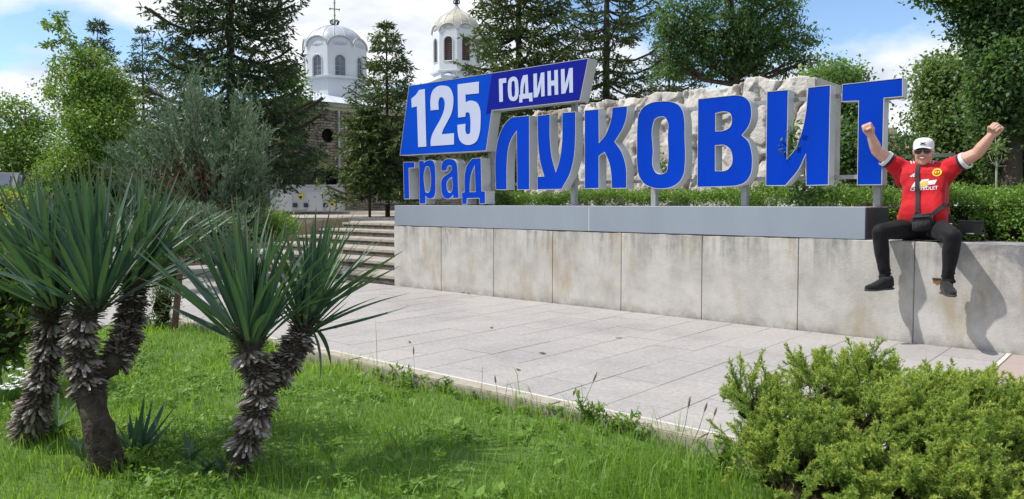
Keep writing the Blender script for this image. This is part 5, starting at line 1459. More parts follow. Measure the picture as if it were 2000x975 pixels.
_bm = bmesh.new(); bmesh.ops.create_icosphere(_bm, subdivisions=2, radius=1.0)
ICO = [v.co.copy() for v in _bm.verts]; _bm.free()
def hull(bm, pts):
    """convex hull of spheres (centre, radius)"""
    vs = []
    for c, r in pts:
        rr = r if isinstance(r, (tuple, list)) else (r, r, r)
        vs += [bm.verts.new((v.x * rr[0] + c[0], v.y * rr[1] + c[1], v.z * rr[2] + c[2])) for v in ICO]
    bmesh.ops.convex_hull(bm, input=vs)
    loose = [v for v in bm.verts if not v.link_faces]
    for v in loose: bm.verts.remove(v)
class Flesh:
    """many overlapping hulls, merged by a voxel remesh into one continuous surface"""
    def __init__(s): s.V, s.F = [], []
    def add(s, *pts):
        bm = bmesh.new(); hull(bm, pts); bm.verts.index_update()
        o = len(s.V)
        s.V += [tuple(v.co) for v in bm.verts]; s.F += [tuple(o + v.index for v in f.verts) for f in bm.faces]
        bm.free(); return s
    def chain(s, pts):
        for a, b in zip(pts, pts[1:]): s.add(a, b)
        return s
    def mesh(s, name, mat, vox, sm_it=6, M=None, disp=0.0, dscale=9.0, fac=.5, dec=.45):
        me = bpy.data.meshes.new(name); me.from_pydata(s.V, [], s.F)
        o = bpy.data.objects.new('tmp', me); C.objects.link(o)
        r = o.modifiers.new('r', 'REMESH'); r.mode = 'VOXEL'; r.voxel_size = vox; r.use_smooth_shade = True
        k = o.modifiers.new('s', 'SMOOTH'); k.factor = fac; k.iterations = sm_it
        dc_ = o.modifiers.new('d', 'DECIMATE'); dc_.ratio = dec
        dg = bpy.context.evaluated_depsgraph_get(); dg.update()
        out = bpy.data.meshes.new_from_object(o.evaluated_get(dg))
        out.name = name
        bpy.data.objects.remove(o); bpy.data.meshes.remove(me)
        if disp:
            n = len(out.vertices); co = np.empty(n * 3); no = np.empty(n * 3)
            out.vertices.foreach_get('co', co); out.vertices.foreach_get('normal', no)
            co = co.reshape(-1, 3); no = no.reshape(-1, 3)
            d = (fbm(co[:, 0] * dscale + co[:, 1] * dscale * .7, co[:, 2] * dscale * .8 + co[:, 1] * 3, 17, 3) - .45) * disp * 2
            fold = np.sin(co[:, 2] * 34 + np.abs(co[:, 0] - co[:, 0].mean()) * 38 + 5 * fbm(co[:, 0] * 6, co[:, 2] * 6, 31, 2)) * np.clip(fbm(co[:, 0] * 5 + 3, co[:, 2] * 4, 33, 2) - .3, 0, 1)
            co += no * (d + disp * 1.4 * fold)[:, None]
            out.vertices.foreach_set('co', co.ravel())
        if M is not None: out.transform(M)
        setmat(out, mat); smooth(out); out.update()
        return out
    def bvh(s): return BVHTree.FromPolygons(s.V, s.F)

def pt(x, y, Y): return on_y(x, y, Y)
man_c = Vector((-1.70, 7.58, WH))
man = empty('person', man_c, 'man in red jersey and white cap sitting on the wall, both fists raised', 'person')

hipC = Vector((-1.70, 7.60, 1.0))
hipL, hipR = Vector((-1.80, 7.57, .995)), Vector((-1.60, 7.57, .995))
knL, knR = pt(1718, 452, 7.14), pt(1860, 460, 7.12)
anL, anR = pt(1727, 543, 7.22), pt(1851, 550, 7.20)
shL, shR = pt(1762, 330, 7.63), pt(1846, 331, 7.63)
elL, elR = pt(1713, 296, 7.50), pt(1908, 300, 7.55)
wrL, wrR = pt(1699, 260, 7.42), pt(1938, 262, 7.50)
chest = Vector((-1.705, 7.62, 1.42)); neck0 = pt(1804, 334, 7.64); headC = pt(1803.5, 297, 7.60)
HR = Matrix.Rotation(radians(9), 4, 'Z') @ Matrix.Rotation(radians(4), 4, 'X') 
def hp(x, y, z): return headC + (HR @ Vector((x, y, z)))

body = Flesh()
# trunk, under the clothes
body.add((hipC + Vector((-.08, .02, .02)), .09), (hipC + Vector((.08, .02, .02)), .09), (chest + Vector((-.07, 0, -.1)), .09), (chest + Vector((.07, 0, -.1)), .09))
body.add((chest + Vector((-.07, 0, -.1)), .09), (chest + Vector((.07, 0, -.1)), .09), (shL + Vector((.04, 0, -.03)), .065), (shR + Vector((-.04, 0, -.03)), .065))
body.add((neck0 + Vector((0, .01, -.05)), .075), (headC + Vector((0, .02, -.06)), .062))
body.add((neck0 + Vector((0, .02, -.03)), .06), (shL + Vector((.03, 0, .01)), .05)).add((neck0 + Vector((0, .02, -.03)), .06), (shR + Vector((-.03, 0, .01)), .05))
for hip, kn, an in ((hipL, knL, anL), (hipR, knR, anR)):
    body.chain([(hip, .085), (hip.lerp(kn, .5), .072), (kn, .052)])
    body.chain([(kn, .05), (kn.lerp(an, .35) + Vector((0, .02, 0)), .052), (an, .036)])
    body.add((an, .036), (an + Vector((0, -.02, -.05)), .036))
# arms
for sh, el, wr in ((shL, elL, wrL), (shR, elR, wrR)):
    body.chain([(sh, .066), (sh.lerp(el, .5), .066), (el, .050)])
    body.chain([(el, .050), (el.lerp(wr, .3), .050), (el.lerp(wr, .7), .040), (wr, .030)])
# head
body.add((hp(0, .018, .032), (.077, .092, .086)), (hp(0, -.02, .0), (.070, .074, .075)))
body.add((hp(0, -.018, -.01), (.070, .072, .065)), (hp(0, -.047, -.096), (.032, .032, .028)), (hp(-.038, -.012, -.074), .028), (hp(.038, -.012, -.074), .028))
body.add((hp(-.032, -.058, -.030), .026), (hp(.032, -.058, -.030), .026), (hp(0, -.064, -.058), .024))
body.add((hp(0, -.088, .020), .009), (hp(0, -.104, -.018), .0125), (hp(-.012, -.090, -.024), .009), (hp(.012, -.090, -.024), .009))
body.add((hp(-.03, -.078, .030), .012), (hp(.03, -.078, .030), .012))
for s in (-1, 1):
    body.add((hp(s * .078, .012, .010), (.010, .018, .022)), (hp(s * .076, .008, -.018), (.008, .012, .012)))
# fists: palm, four curled fingers, thumb across the front
def fist(wr, el, palm_n, thumb_dir):
    a = (wr - el).normalized(); n = (palm_n - a * palm_n.dot(a)).normalized(); t = a.cross(n).normalized()
    if t.dot(thumb_dir) < 0: t = -t
    P = lambda u, v, w: wr + a * u + t * v + n * w
    body.add((P(-.01, -.014, 0), .024), (P(-.01, .014, 0), .024), (P(.035, .030, .0), .021), (P(.035, -.030, .0), .021))
    body.add((P(.035, .030, .0), .021), (P(.035, -.030, .0), .021), (P(.083, .030, -.004), .015), (P(.080, -.034, -.004), .014))
    for i, v in enumerate((.033, .0115, -.0105, -.0315)):
        r = (.0108, .0112, .0108, .0096)[i]; k = (.0, .004, .001, -.007)[i]
        body.chain([(P(.084 + k, v, .002), r * 1.05), (P(.088 + k, v * .97, .040), r), (P(.062 + k, v * .93, .054), r * .95), (P(.044 + k, v * .9, .036), r * .88)])
    body.chain([(P(.012, .030, .012), .017), (P(.040, .044, .034), .0135), (P(.058, .024, .062), .0115), (P(.056, -.004, .066), .0098)])
fist(wrL, elL, Vector((.10, -1, .1)), Vector((1, 0, 0)))
fist(wrR, elR, Vector((-.10, -1, .1)), Vector((-1, 0, 0)))
link('body', body.mesh('body', M_SKIN, .0045, 2), man)

# jersey
sh_f = Flesh()
cL = shL.lerp(elL, .60); cR = shR.lerp(elR, .60)
def ring_pts(z, hx, hy, cx_=-1.703, cy_=7.61, r=.055):
    return [((cx_ + sx_ * (hx - r), cy_ + sy_ * (hy - r), z), r) for sx_ in (-1, 1) for sy_ in (-1, 1)]
lv = [(1.075, .202, .145, 7.585), (1.14, .194, .150, 7.58), (1.24, .182, .142, 7.595), (1.34, .180, .134, 7.61), (1.43, .192, .128, 7.62), (1.50, .196, .113, 7.63)]
for (z0_, hx0, hy0, y0_), (z1_, hx1, hy1, y1_) in zip(lv, lv[1:]):
    sh_f.add(*ring_pts(z0_, hx0, hy0, cy_=y0_, r=.07), *ring_pts(z1_, hx1, hy1, cy_=y1_, r=.07))
sh_f.add(*ring_pts(1.50, .215, .115, cy_=7.63, r=.06), (shL + Vector((.02, 0, .01)), .066), (shR + Vector((-.02, 0, .01)), .066), (neck0 + Vector((-.03, .02, -.035)), .06), (neck0 + Vector((.03, .02, -.035)), .06))
for s, c in ((shL, cL), (shR, cR)):
    d = (c - s).normalized()
    sh_f.add((s, .080), (c - d * .022, .072)).add((s + Vector((0, 0, -.06)), .066), (c + Vector((0, 0, -.014)) - d * .022, .064))
    sh_f.add((s + Vector((0, 0, -.12)), .05), (s.lerp(c, .55) + Vector((0, 0, -.05)), .055), (s.lerp(chest, .5) + Vector((0, 0, -.05)), .07))
jersey_me = sh_f.mesh('jersey', M_RED, .009, 5, disp=.013, dscale=9)
jersey = link('jersey', jersey_me, man)
JB = BVHTree.FromPolygons([v.co.copy() for v in jersey_me.vertices], [tuple(p.vertices) for p in jersey_me.polygons])
def press(x, z, off=.003):
    """point on the front of the jersey at world x, z"""
    h = JB.ray_cast(Vector((x, 6.8, z)), Vector((0, 1, 0)))
    y = h[0].y if h[0] is not None else 7.47
    return Vector((x, y - off, z))
# cuffs: navy band and white edge on each sleeve
for s, c, e in ((shL, cL, elL), (shR, cR, elR)):
    d = (e - s).normalized()
    lo = Vector((0, 0, -.010))
    for nm, mt, a, b_, r in (('cuff_band', M_NAVYC, -.026, -.004, .0765), ('cuff', M_WHITEC, -.0035, .026, .0755)):
        link(nm, MB().tube([c + lo + d * a, c + lo + d * b_], [r, r], 24, cap=False).tube([c + lo + d * b_, c + lo + d * (b_ + .0005)], [r, r * .8], 24, cap=False).mesh(nm, mt, True), jersey)
# neckline ring
nk = MB(); ng = []
for k in range(29):
    a = 2 * pi * k / 28
    ng.append(neck0 + Vector((.078 * cos(a), .012 + .075 * sin(a), -.010 - .022 * (1 - sin(a)) * .5)))
link('collar', nk.tube(ng, .008, 6, cap=False).mesh('collar', M_RED, True), jersey)

def printed(name, polys, mat, off=.0035, sub=True):
    """flat print pressed on the jersey; polys in world (x, z)"""
    V, F = [], []
    for p in polys:
        # fan from outline tessellation, subdivided so that it follows the cloth
        fm = flat_mesh('tmp', [p if area(p) > 0 else p[::-1]], 0, mat)
        bm = bmesh.new(); bm.from_mesh(fm)
        for _ in range(2 if sub else 0):
            le = [e for e in bm.edges if e.calc_length() > .012]
            if le: bmesh.ops.subdivide_edges(bm, edges=le, cuts=1); bmesh.ops.triangulate(bm, faces=bm.faces[:])
        bm.verts.index_update(); o = len(V)
        V += [tuple(press(v.co.x, v.co.z, off)) for v in bm.verts]; F += [tuple(o + v.index for v in f.verts) for f in bm.faces]
        bm.free(); bpy.data.meshes.remove(fm)
    me = bpy.data.meshes.new(name); me.from_pydata(V, [], F); setmat(me, mat); me.update()
    return link(name, me, jersey)
def W2(x, y, Y=7.47): p = on_y(x, y, Y); return (p.x, p.z)
def poly(s): return [W2(*map(float, q.split(','))) for q in s.split()]
# sponsor emblem: slanted cross shape, white border and gold centre
printed('sponsor_emblem', [poly('1779,366 1785,356 1797,355 1799,351 1813,349.5 1812,353 1829,351 1825,360 1811,361.5 1809,367 1794,368 1796,363.5')], M_PRINTW, .0035)
printed('sponsor_emblem', [poly('1793,365 1796,357.5 1801,353.5 1811,352.5 1810,356.5 1813,357.5 1806,364.5 1796,366')], M_PRINTG, .005)
# sponsor word
cu = bpy.data.curves.new('t', 'FONT'); cu.body = 'CHEVROLET'; cu.align_x = 'CENTER'; cu.align_y = 'CENTER'; cu.size = 1.0; cu.offset = .02; cu.resolution_u = 2
to = bpy.data.objects.new('t', cu); C.objects.link(to)
dg = bpy.context.evaluated_depsgraph_get(); dg.update()
tm = bpy.data.meshes.new_from_object(to.evaluated_get(dg)); bpy.data.objects.remove(to); bpy.data.curves.remove(cu)
xs_ = [v.co.x for v in tm.vertices]; ys_ = [v.co.y for v in tm.vertices]
a0, a1 = W2(1777.5, 370), W2(1831, 366.5); hgt = .032
for v in tm.vertices:
    u = (v.co.x - min(xs_)) / (max(xs_) - min(xs_)); w = (v.co.y - min(ys_)) / (max(ys_) - min(ys_)) - .5
    v.co = press(a0[0] + (a1[0] - a0[0]) * u, a0[1] + (a1[1] - a0[1]) * u + w * hgt, .0035)
tm.name = 'sponsor_word'; setmat(tm, M_PRINTW); link('sponsor_word', tm, jersey)
# maker's mark: three slanted bars rising to a peak
printed('maker_mark', [poly('1775,344 1778,341.5 1780,345.5 1776,345.5'), poly('1779,341 1782,339 1784.5,345.5 1781,345.5'), poly('1783,338.3 1786,336.5 1788.5,345.5 1785.5,345.5')], M_PRINTW)
# round club crest
cxr, czr = W2(1828, 336.5)
rr = lambda r, rx=1, n=18: [(cxr + rx * r * cos(2 * pi * k / n), czr + r * sin(2 * pi * k / n)) for k in range(n)]
crest = printed('crest', [rr(.036, 1.05)], M_PRINTY, .0035)
printed('crest_ring', [rr(.024)], M_RED, .005); printed('crest_ring', [rr(.016)], M_PRINTY, .0065)
printed('crest_ring', [[(cxr + x, czr + z) for x, z in ((-.007, -.012), (.004, -.012), (.009, .0), (.004, .011), (-.004, .009), (-.002, .0))]], M_RED, .008)
# shoulder stripes
for s, e in ((shL, 1), (shR, -1)):
    for k in range(3):
        p0 = Vector((s.x + e * (.125 - k * .030), s.y - .10, s.z + .2)); 
        bm_ = MB(); q0 = []
        for j in range(7):
            oy = -.05 + j * .009
            h = JB.ray_cast(Vector((s.x + e * (.135 - k * .022) - e * j * .004, s.y + oy, s.z + .4)), Vector((0, 0, -1)))
            if h[0] is not None: q0.append(h[0] + Vector((0, -.001, .002)))
        if len(q0) > 2: link('shoulder_stripe', bm_.tube(q0, .0055, 6, flat=.35).mesh('shoulder_stripe', M_PRINTW), jersey)

# trousers
tr = Flesh()
tr.add((hipL + Vector((-.02, .03, .02)), .115), (hipR + Vector((.02, .03, .02)), .115), (hipC + Vector((-.12, .02, .07)), .11), (hipC + Vector((.12, .02, .07)), .11))
for hip, kn, an, s in ((hipL, knL, anL, -1), (hipR, knR, anR, 1)):
    tr.chain([(hip + Vector((0, 0, .012)), .104), (hip.lerp(kn, .5) + Vector((0, 0, .004)), .088), (kn + Vector((0, 0, -.002)), .069)])
    m1 = kn.lerp(an, .35) + Vector((0, .015, 0)); m2 = kn.lerp(an, .75)
    tr.chain([(kn, .069), (m1, .066), (m2, .052), (an + Vector((0, 0, .04)), .047)])
    for k in range(3):
        z = an + Vector((s * .004 * (-1) ** k, 0, .075 - .034 * k)); tr.add((z, (.053, .053, .017)), (z + Vector((.005, 0, -.004)), (.055, .051, .012)))
trousers = link('trousers', tr.mesh('trousers', M_BLACKC, .009, 4, disp=.010, dscale=10), man)
for x, y, dx in ((1748, 434.5, -1), (1852, 436, 1)):
    p = pt(x, y, 7.42)
    h = None
    link('pocket_trim', MB().tube([p + Vector((-.03 * 1, 0, -.006 * dx * -1)), p, p + Vector((.03, 0, -.006 * dx))], .006, 6, flat=.4).mesh('pocket_trim', M_WHITEC), trousers)

# shoes
def shoe(an, toe, heel, label):
    f = Flesh()
    d = (toe - heel).normalized(); up_ = Vector((0, 0, 1)); up_ = (up_ - d * up_.dot(d)).normalized(); s = d.cross(up_)
    L = .305; h0 = heel
    P = lambda u, v, w: h0 + d * u * L + s * v + up_ * w
    f.add((P(.10, 0, .045), (.034, .034, .030)), (P(.30, .0, .055), .036), (P(.12, 0, .095), .034), (an + Vector((0, 0, -.035)), .044))
    f.add((P(.30, 0, .050), .038), (P(.30, .0, .085), .034), (P(.68, -.012, .038), .034), (P(.68, .014, .034), .034))
    f.add((P(.68, -.014, .034), .033), (P(.68, .014, .034), .033), (P(.90, .004, .028), .028))
    o = link('shoe', f.mesh('shoe', M_SHOE, .006, 3), man)
    sf = Flesh(); sf.add((an + Vector((0, 0, .07)), .043), (an + Vector((0, -.01, -.05)), .043)); link('sock', sf.mesh('sock', M_BLACKC, .008, 2), man)
    g = Flesh()
    g.add((P(.08, -.016, .010), (.022, .022, .013)), (P(.08, .016, .010), (.022, .022, .013)), (P(.36, 0, .010), (.040, .040, .012)))
    g.add((P(.36, 0, .010), (.038, .038, .012)), (P(.70, -.012, .008), (.037, .037, .012)), (P(.70, .014, .008), (.037, .037, .012)), (P(.93, .004, .012), (.028, .028, .012)))
    link('sole', g.mesh('sole', M_SOLE, .006, 1), o)
    for k in range(4):
        u = .36 + k * .075
        link('lace', MB().tube([P(u, -.026, .083 - k * .010), P(u + .01, 0, .094 - k * .012), P(u, .026, .083 - k * .010)], .004, 5).mesh('lace', M_SOLE), o)
shoe(anL, pt(1697, 569, 7.02), pt(1744, 565, 7.25), 'x')
shoe(anR, pt(1863, 581, 6.96), pt(1842, 574, 7.22), 'x')

# cap
cp = MB()
cp.bm.free(); cp.bm = bmesh.new()
cp.lathe([(.0885, -.012), (.0895, .014), (.085, .044), (.070, .068), (.042, .083), (.0, .088)], 28)
for v in cp.bm.verts:
    v.co.y *= 1.13; v.co.y += .012
me = cp.mesh('cap', M_WHITEC, True); CAPM = Matrix.Translation(headC) @ HR @ Matrix.Translation((0, .004, .045)) @ Matrix.Rotation(radians(2), 4, 'X') @ Matrix.Scale(.96, 4)
me.transform(CAPM); cap_o = link('cap', me, man)
bm = bmesh.new(); rows = []
for i in range(13):
    a = radians(-78 + 156 * i / 12)
    row = []
    for j in range(5):
        r = j / 4
        x = sin(a) * (.088 + .0 * r); y0_ = -cos(a) * .096 + .012
        y = y0_ - r * .070 * max(0, cos(a)) ** .6; z = .004 - .040 * (sin(a) ** 2) * (.35 + .65 * r) - .004 * r
        row.append(bm.verts.new((x, y, z)))
    rows.append(row)
for a_, b_ in zip(rows, rows[1:]):
    for j in range(4): bm.faces.new((a_[j], a_[j + 1], b_[j + 1], b_[j]))
ex = bmesh.ops.extrude_face_region(bm, geom=bm.faces[:]); bmesh.ops.translate(bm, vec=(0, 0, .004), verts=[g for g in ex['geom'] if isinstance(g, bmesh.types.BMVert)])
mb = MB(); mb.bm.free(); mb.bm = bm
me = mb.mesh('brim', M_WHITEC, True); me.transform(CAPM); link('brim', me, cap_o)
# emblem on the cap: two crossing arcs
em = MB()
for sg in (1, -1):
    em.tube([(-.021, -.0885, .036 + sg * .009), (-.008, -.0915, .036 + sg * .003), (.008, -.0915, .036 + sg * .003), (.021, -.0885, .036 + sg * .009)], .0036, 5)
me = em.mesh('cap_emblem', M_NAVYC); me.transform(CAPM); link('cap_emblem', me, cap_o)
# short hair below the cap
hr = Flesh()
for s in (-1, 1): hr.add((hp(s * .074, .03, .030), (.012, .03, .02)), (hp(s * .070, .055, -.01), (.012, .02, .02)))
hr.add((hp(-.05, .085, .0), .02), (hp(.05, .085, .0), .02), (hp(0, .09, -.03), .018))
link('hair', hr.mesh('hair', simple('short_brown_hair', (.06, .04, .028), .8, .3, 60), .006, 1), man)
# sunglasses
sg_ = empty('sunglasses', hp(0, -.09, .02), None, None); sg_.parent = man; sg_.matrix_parent_inverse = wm(man).inverted()
HM = Matrix.Translation(headC) @ HR
def on_head(mb, n, m, par, sm=False): me = mb.mesh(n, m, sm); me.transform(HM); return link(n, me, par)
for s in (-1, 1):
    mb = MB().ell((0, 0, 0), (.031, .010, .023), 3, None)
    for v in mb.bm.verts: v.co = Matrix.Rotation(radians(14 * s), 4, 'Z') @ v.co + Vector((s * .036, -.098, .008))
    on_head(mb, 'lens', M_LENS, sg_, True)
on_head(MB().tube([(-.080, -.02, .022), (-.070, -.082, .024), (-.035, -.1055, .030), (0, -.109, .026), (.035, -.1055, .030), (.070, -.082, .024), (.080, -.02, .022)], .0038, 6), 'frame', M_LENS, sg_)
# smiling mouth
mth_o = on_head(MB().tube([(-.029, -.083, -.043), (-.016, -.0935, -.051), (0, -.0965, -.054), (.016, -.0935, -.051), (.029, -.083, -.043)], [.003, .0065, .0075, .0065, .003], 8), 'mouth', M_LIP, man, True)
on_head(MB().tube([(-.023, -.0905, -.047), (-.012, -.0985, -.0505), (0, -.1015, -.0520), (.012, -.0985, -.0505), (.023, -.0905, -.047)], [.0015, .0042, .0048, .0042, .0015], 8), 'teeth', M_TEETH, mth_o)

# crossbody bag (worn by the man, a thing of its own)
bgc = pt(1801, 433, 7.375)
bag = empty('shoulder_bag', bgc, 'small black crossbody bag hanging on the man in the red jersey', 'bag')
BMx = Matrix.Translation(bgc) @ Matrix.Rotation(radians(-6), 4, 'Y') @ Matrix.Rotation(radians(8), 4, 'X')
mb = MB().box(-.085, .085, -.032, .032, -.085, .07, bev=.022)
me = mb.mesh('pouch', M_BAGC, True); me.transform(BMx); pouch = link('pouch', me, bag)
me = MB().box(-.080, .080, -.045, -.028, -.078, .018, bev=.012).mesh('front_pocket', M_BAGC, True); me.transform(BMx); link('front_pocket', me, bag)
me = MB().tube([(-.075, -.036, .048), (.075, -.036, .048)], .004, 6).mesh('zip', M_SOLE); me.transform(BMx); link('zip', me, bag)
def ribbon(pts, w, name):
    V, F = [], []
    n = len(pts)
    for i, p in enumerate(pts):
        d = (pts[min(i + 1, n - 1)] - pts[max(i - 1, 0)]).normalized()
        nn = Vector((0, -1, 0)); s = d.cross(nn)
        if s.length < .15: s = d.cross(Vector((0, -.4, .8)))
        s = s.normalized() * w / 2; th = s.cross(d).normalized() * .003
        V += [tuple(p + s + th), tuple(p - s + th), tuple(p - s - th), tuple(p + s - th)]
    for i in range(n - 1):
        for k in range(4): F.append((4 * i + k, 4 * i + (k + 1) % 4, 4 * i + 4 + (k + 1) % 4, 4 * i + 4 + k))
    F += [(3, 2, 1, 0), (4 * n - 4, 4 * n - 3, 4 * n - 2, 4 * n - 1)]
    me = bpy.data.meshes.new(name); me.from_pydata(V, [], F); setmat(me, M_STRAP); me.update()
    bm = bmesh.new(); bm.from_mesh(me); bmesh.ops.recalc_face_normals(bm, faces=bm.faces); bm.to_mesh(me); bm.free()
    return link(name, me, bag)
s0_ = Vector((*W2(1788.5, 326),)); s1_ = Vector((*W2(1795, 418),))
front = [press(*(s0_.lerp(s1_, k / 16)), .011) for k in range(17)]
tops_ = [Vector((front[0].x - .006, front[0].y + .03, front[0].z + .022)), Vector((front[0].x - .008, 7.62, front[0].z + .045)), Vector((front[0].x, 7.70, front[0].z + .03))]
ribbon(tops_[::-1] + front + [BMx @ Vector((-.05, 0, .075))], .034, 'strap')
r0 = Vector((*W2(1818, 424),)); r1 = Vector((*W2(1850, 396),))
ribbon([BMx @ Vector((.07, 0, .065))] + [press(*(r0.lerp(r1, k / 8)), .008) for k in range(9)] + [Vector((-1.520, 7.58, 1.215)), Vector((-1.524, 7.68, 1.235))], .034, 'strap')

# ------------------------------------------------------------------ foreground planting
def m_yucca():
    m, t, b = newmat('yucca_leaf')
    tt = attr(t, 't'); e = attr(t, 'e')
    oi = t.nodes.new('ShaderNodeObjectInfo')
    base = ramp(t, tt, [(0.0, (0.14, 0.19, 0.12)), (0.14, (0.062, 0.110, 0.085)), (0.6, (0.044, 0.090, 0.076)), (0.9, (0.055, 0.095, 0.062)), (0.965, (0.14, 0.08, 0.045))])
    base = mixc(t, 1.0, base, ramp(t, oi.outputs['Random'], [(0, (0.75, 0.85, 0.8)), (0.6, (1.15, 1.15, 1.1)), (0.85, (1.5, 1.5, 1.15)), (1, (2.4, 2.1, 1.0))]), 'MULTIPLY')
    st = noise(t, 30, 3, .5, stretch=(1, .04, 1))
    base = mixc(t, mth(t, 'MULTIPLY', st, .35), base, (0.07, 0.12, 0.085))
    base = mixc(t, mth(t, 'MULTIPLY', ramp(t, e, [(.86, (0, 0, 0)), (1.0, (1, 1, 1))]), .55), base, (0.16, 0.20, 0.11))
    t.links.new(base, b.inputs['Base Color'])
    b.inputs['Roughness'].default_value = .5; b.inputs['Specular IOR Level'].default_value = .35
    bump(t, b, st, .25, .003)
    tr = t.nodes.new('ShaderNodeBsdfTranslucent'); tr.inputs[0].default_value = (.12, .25, .05, 1)
    mx = t.nodes.new('ShaderNodeMixShader'); mx.inputs[0].default_value = .14
    t.links.new(b.outputs[0], mx.inputs[1]); t.links.new(tr.outputs[0], mx.inputs[2]); t.links.new(mx.outputs[0], t.nodes['Material Output'].inputs[0])
    return m
M_YUC = m_yucca()
def m_stub(name, stops):
    m, t, b = newmat(name)
    oi = t.nodes.new('ShaderNodeObjectInfo')
    r0 = mth(t, 'FRACT', mth(t, 'ADD', oi.outputs['Random'], attr(t, 'rnd')))
    c = ramp(t, r0, stops)
    f = noise(t, 40, 4, stretch=(1, .15, 1))
    c = mixc(t, mth(t, 'MULTIPLY', f, .35), c, (0.08, 0.06, 0.045))
    t.links.new(c, b.inputs['Base Color']); b.inputs['Roughness'].default_value = .9
    bump(t, b, f, .5, .004)
    return m
M_STUB = m_stub('dry_leaf_base', [(0, (0.045, 0.033, 0.026)), (0.5, (0.10, 0.078, 0.060)), (1, (0.17, 0.14, 0.115))])
M_STUBL = m_stub('bleached_leaf_base', [(0, (0.14, 0.115, 0.095)), (0.5, (0.25, 0.22, 0.195)), (1, (0.40, 0.37, 0.35))])
M_STUBG = m_stub('green_brown_leaf_base', [(0, (0.030, 0.036, 0.018)), (0.5, (0.055, 0.06, 0.032)), (1, (0.11, 0.10, 0.065))])
M_GSTUB = simple('green_leaf_base', (0.035, 0.050, 0.022), .8, .4, 12)
M_YTRUNK = simple('dark_fibrous_trunk', (0.060, 0.045, 0.035), 1.0, .7, 16, 1.0, 38, bd=.04)

def sword_mesh(bend, width, twist, n=11):
    """one leaf along +Y, V shaped in section, length 1"""
    V, F, T, E = [], [], [], []
    for i in range(n):
        s = i / (n - 1)
        w = width * (.62 + .38 * min(1, s / .3)) * (1 - max(0, (s - .3) / .7) ** 1.7) + .0012
        z = -bend * s * s; y = s * (1 - .18 * abs(bend) * s)
        fold = w * .34 * (1 - .5 * s)
        a = twist * s
        for k, (x, dz) in enumerate(((-w, fold), (-w * .5, fold * .35), (0, 0), (w * .5, fold * .35), (w, fold))):
            V.append((x * cos(a) - dz * sin(a), y, z + x * sin(a) + dz * cos(a))); T.append(s); E.append(1.0 if k in (0, 4) else (.35 if k in (1, 3) else 0))
    for i in range(n - 1):
        for k in range(4): F.append((5 * i + k, 5 * i + k + 1, 5 * i + 6 + k, 5 * i + 5 + k))
    me = np_mesh('leaf', V, [np.array(F)], M_YUC, {'t': T, 'e': E}, shade=True)
    return me
SWORDS = [sword_mesh(b_, w, tw) for b_, w, tw in ((.02, .034, .1), (.08, .036, -.15), (.16, .033, .2), (-.05, .035, -.1), (.30, .030, .3), (.05, .038, .0))]
SW_LOW = [sword_mesh(b_, .036, .2) for b_ in (.45, .7)]
def stub_mesh(mat):
    V = [(-.010, 0, -.0025), (.010, 0, -.0025), (.012, .6, -.003), (-.012, .6, -.003), (-.0095, 1, -.001), (.0095, 1, -.001),
         (-.010, 0, .0035), (.010, 0, .0035), (.012, .6, .003), (-.012, .6, .003), (-.0095, 1, .0015), (.0095, 1, .0015)]
    F = [(6, 7, 8, 9), (9, 8, 11, 10), (1, 0, 3, 2), (2, 3, 4, 5), (7, 1, 2, 8), (8, 2, 5, 11), (0, 6, 9, 3), (3, 9, 10, 4), (10, 11, 5, 4)]
    me = bpy.data.meshes.new('dead_leaf'); me.from_pydata(V, [], F); setmat(me, mat); me.update()
    return me
STUBS = [stub_mesh(M_STUB), stub_mesh(M_STUBL), stub_mesh(M_STUBG)]
STUB = STUBS[0]
STUB_V = np.array([v.co[:] for v in STUB.vertices]); STUB_F = [list(p.vertices) for p in STUB.polygons]
def path_pts(pts, n):
    P = np.array([tuple(p) for p in pts], float)
    u = np.linspace(0, len(P) - 1, n); out = []
    for x in u:
        i = min(int(x), len(P) - 2); f = x - i
        p0, p1, p2, p3 = P[max(i - 1, 0)], P[i], P[i + 1], P[min(i + 2, len(P) - 1)]
        out.append(.5 * ((2 * p1) + (-p0 + p2) * f + (2 * p0 - 5 * p1 + 4 * p2 - p3) * f * f + (-p0 + 3 * p1 - 3 * p2 + p3) * f ** 3))
    return np.array(out)
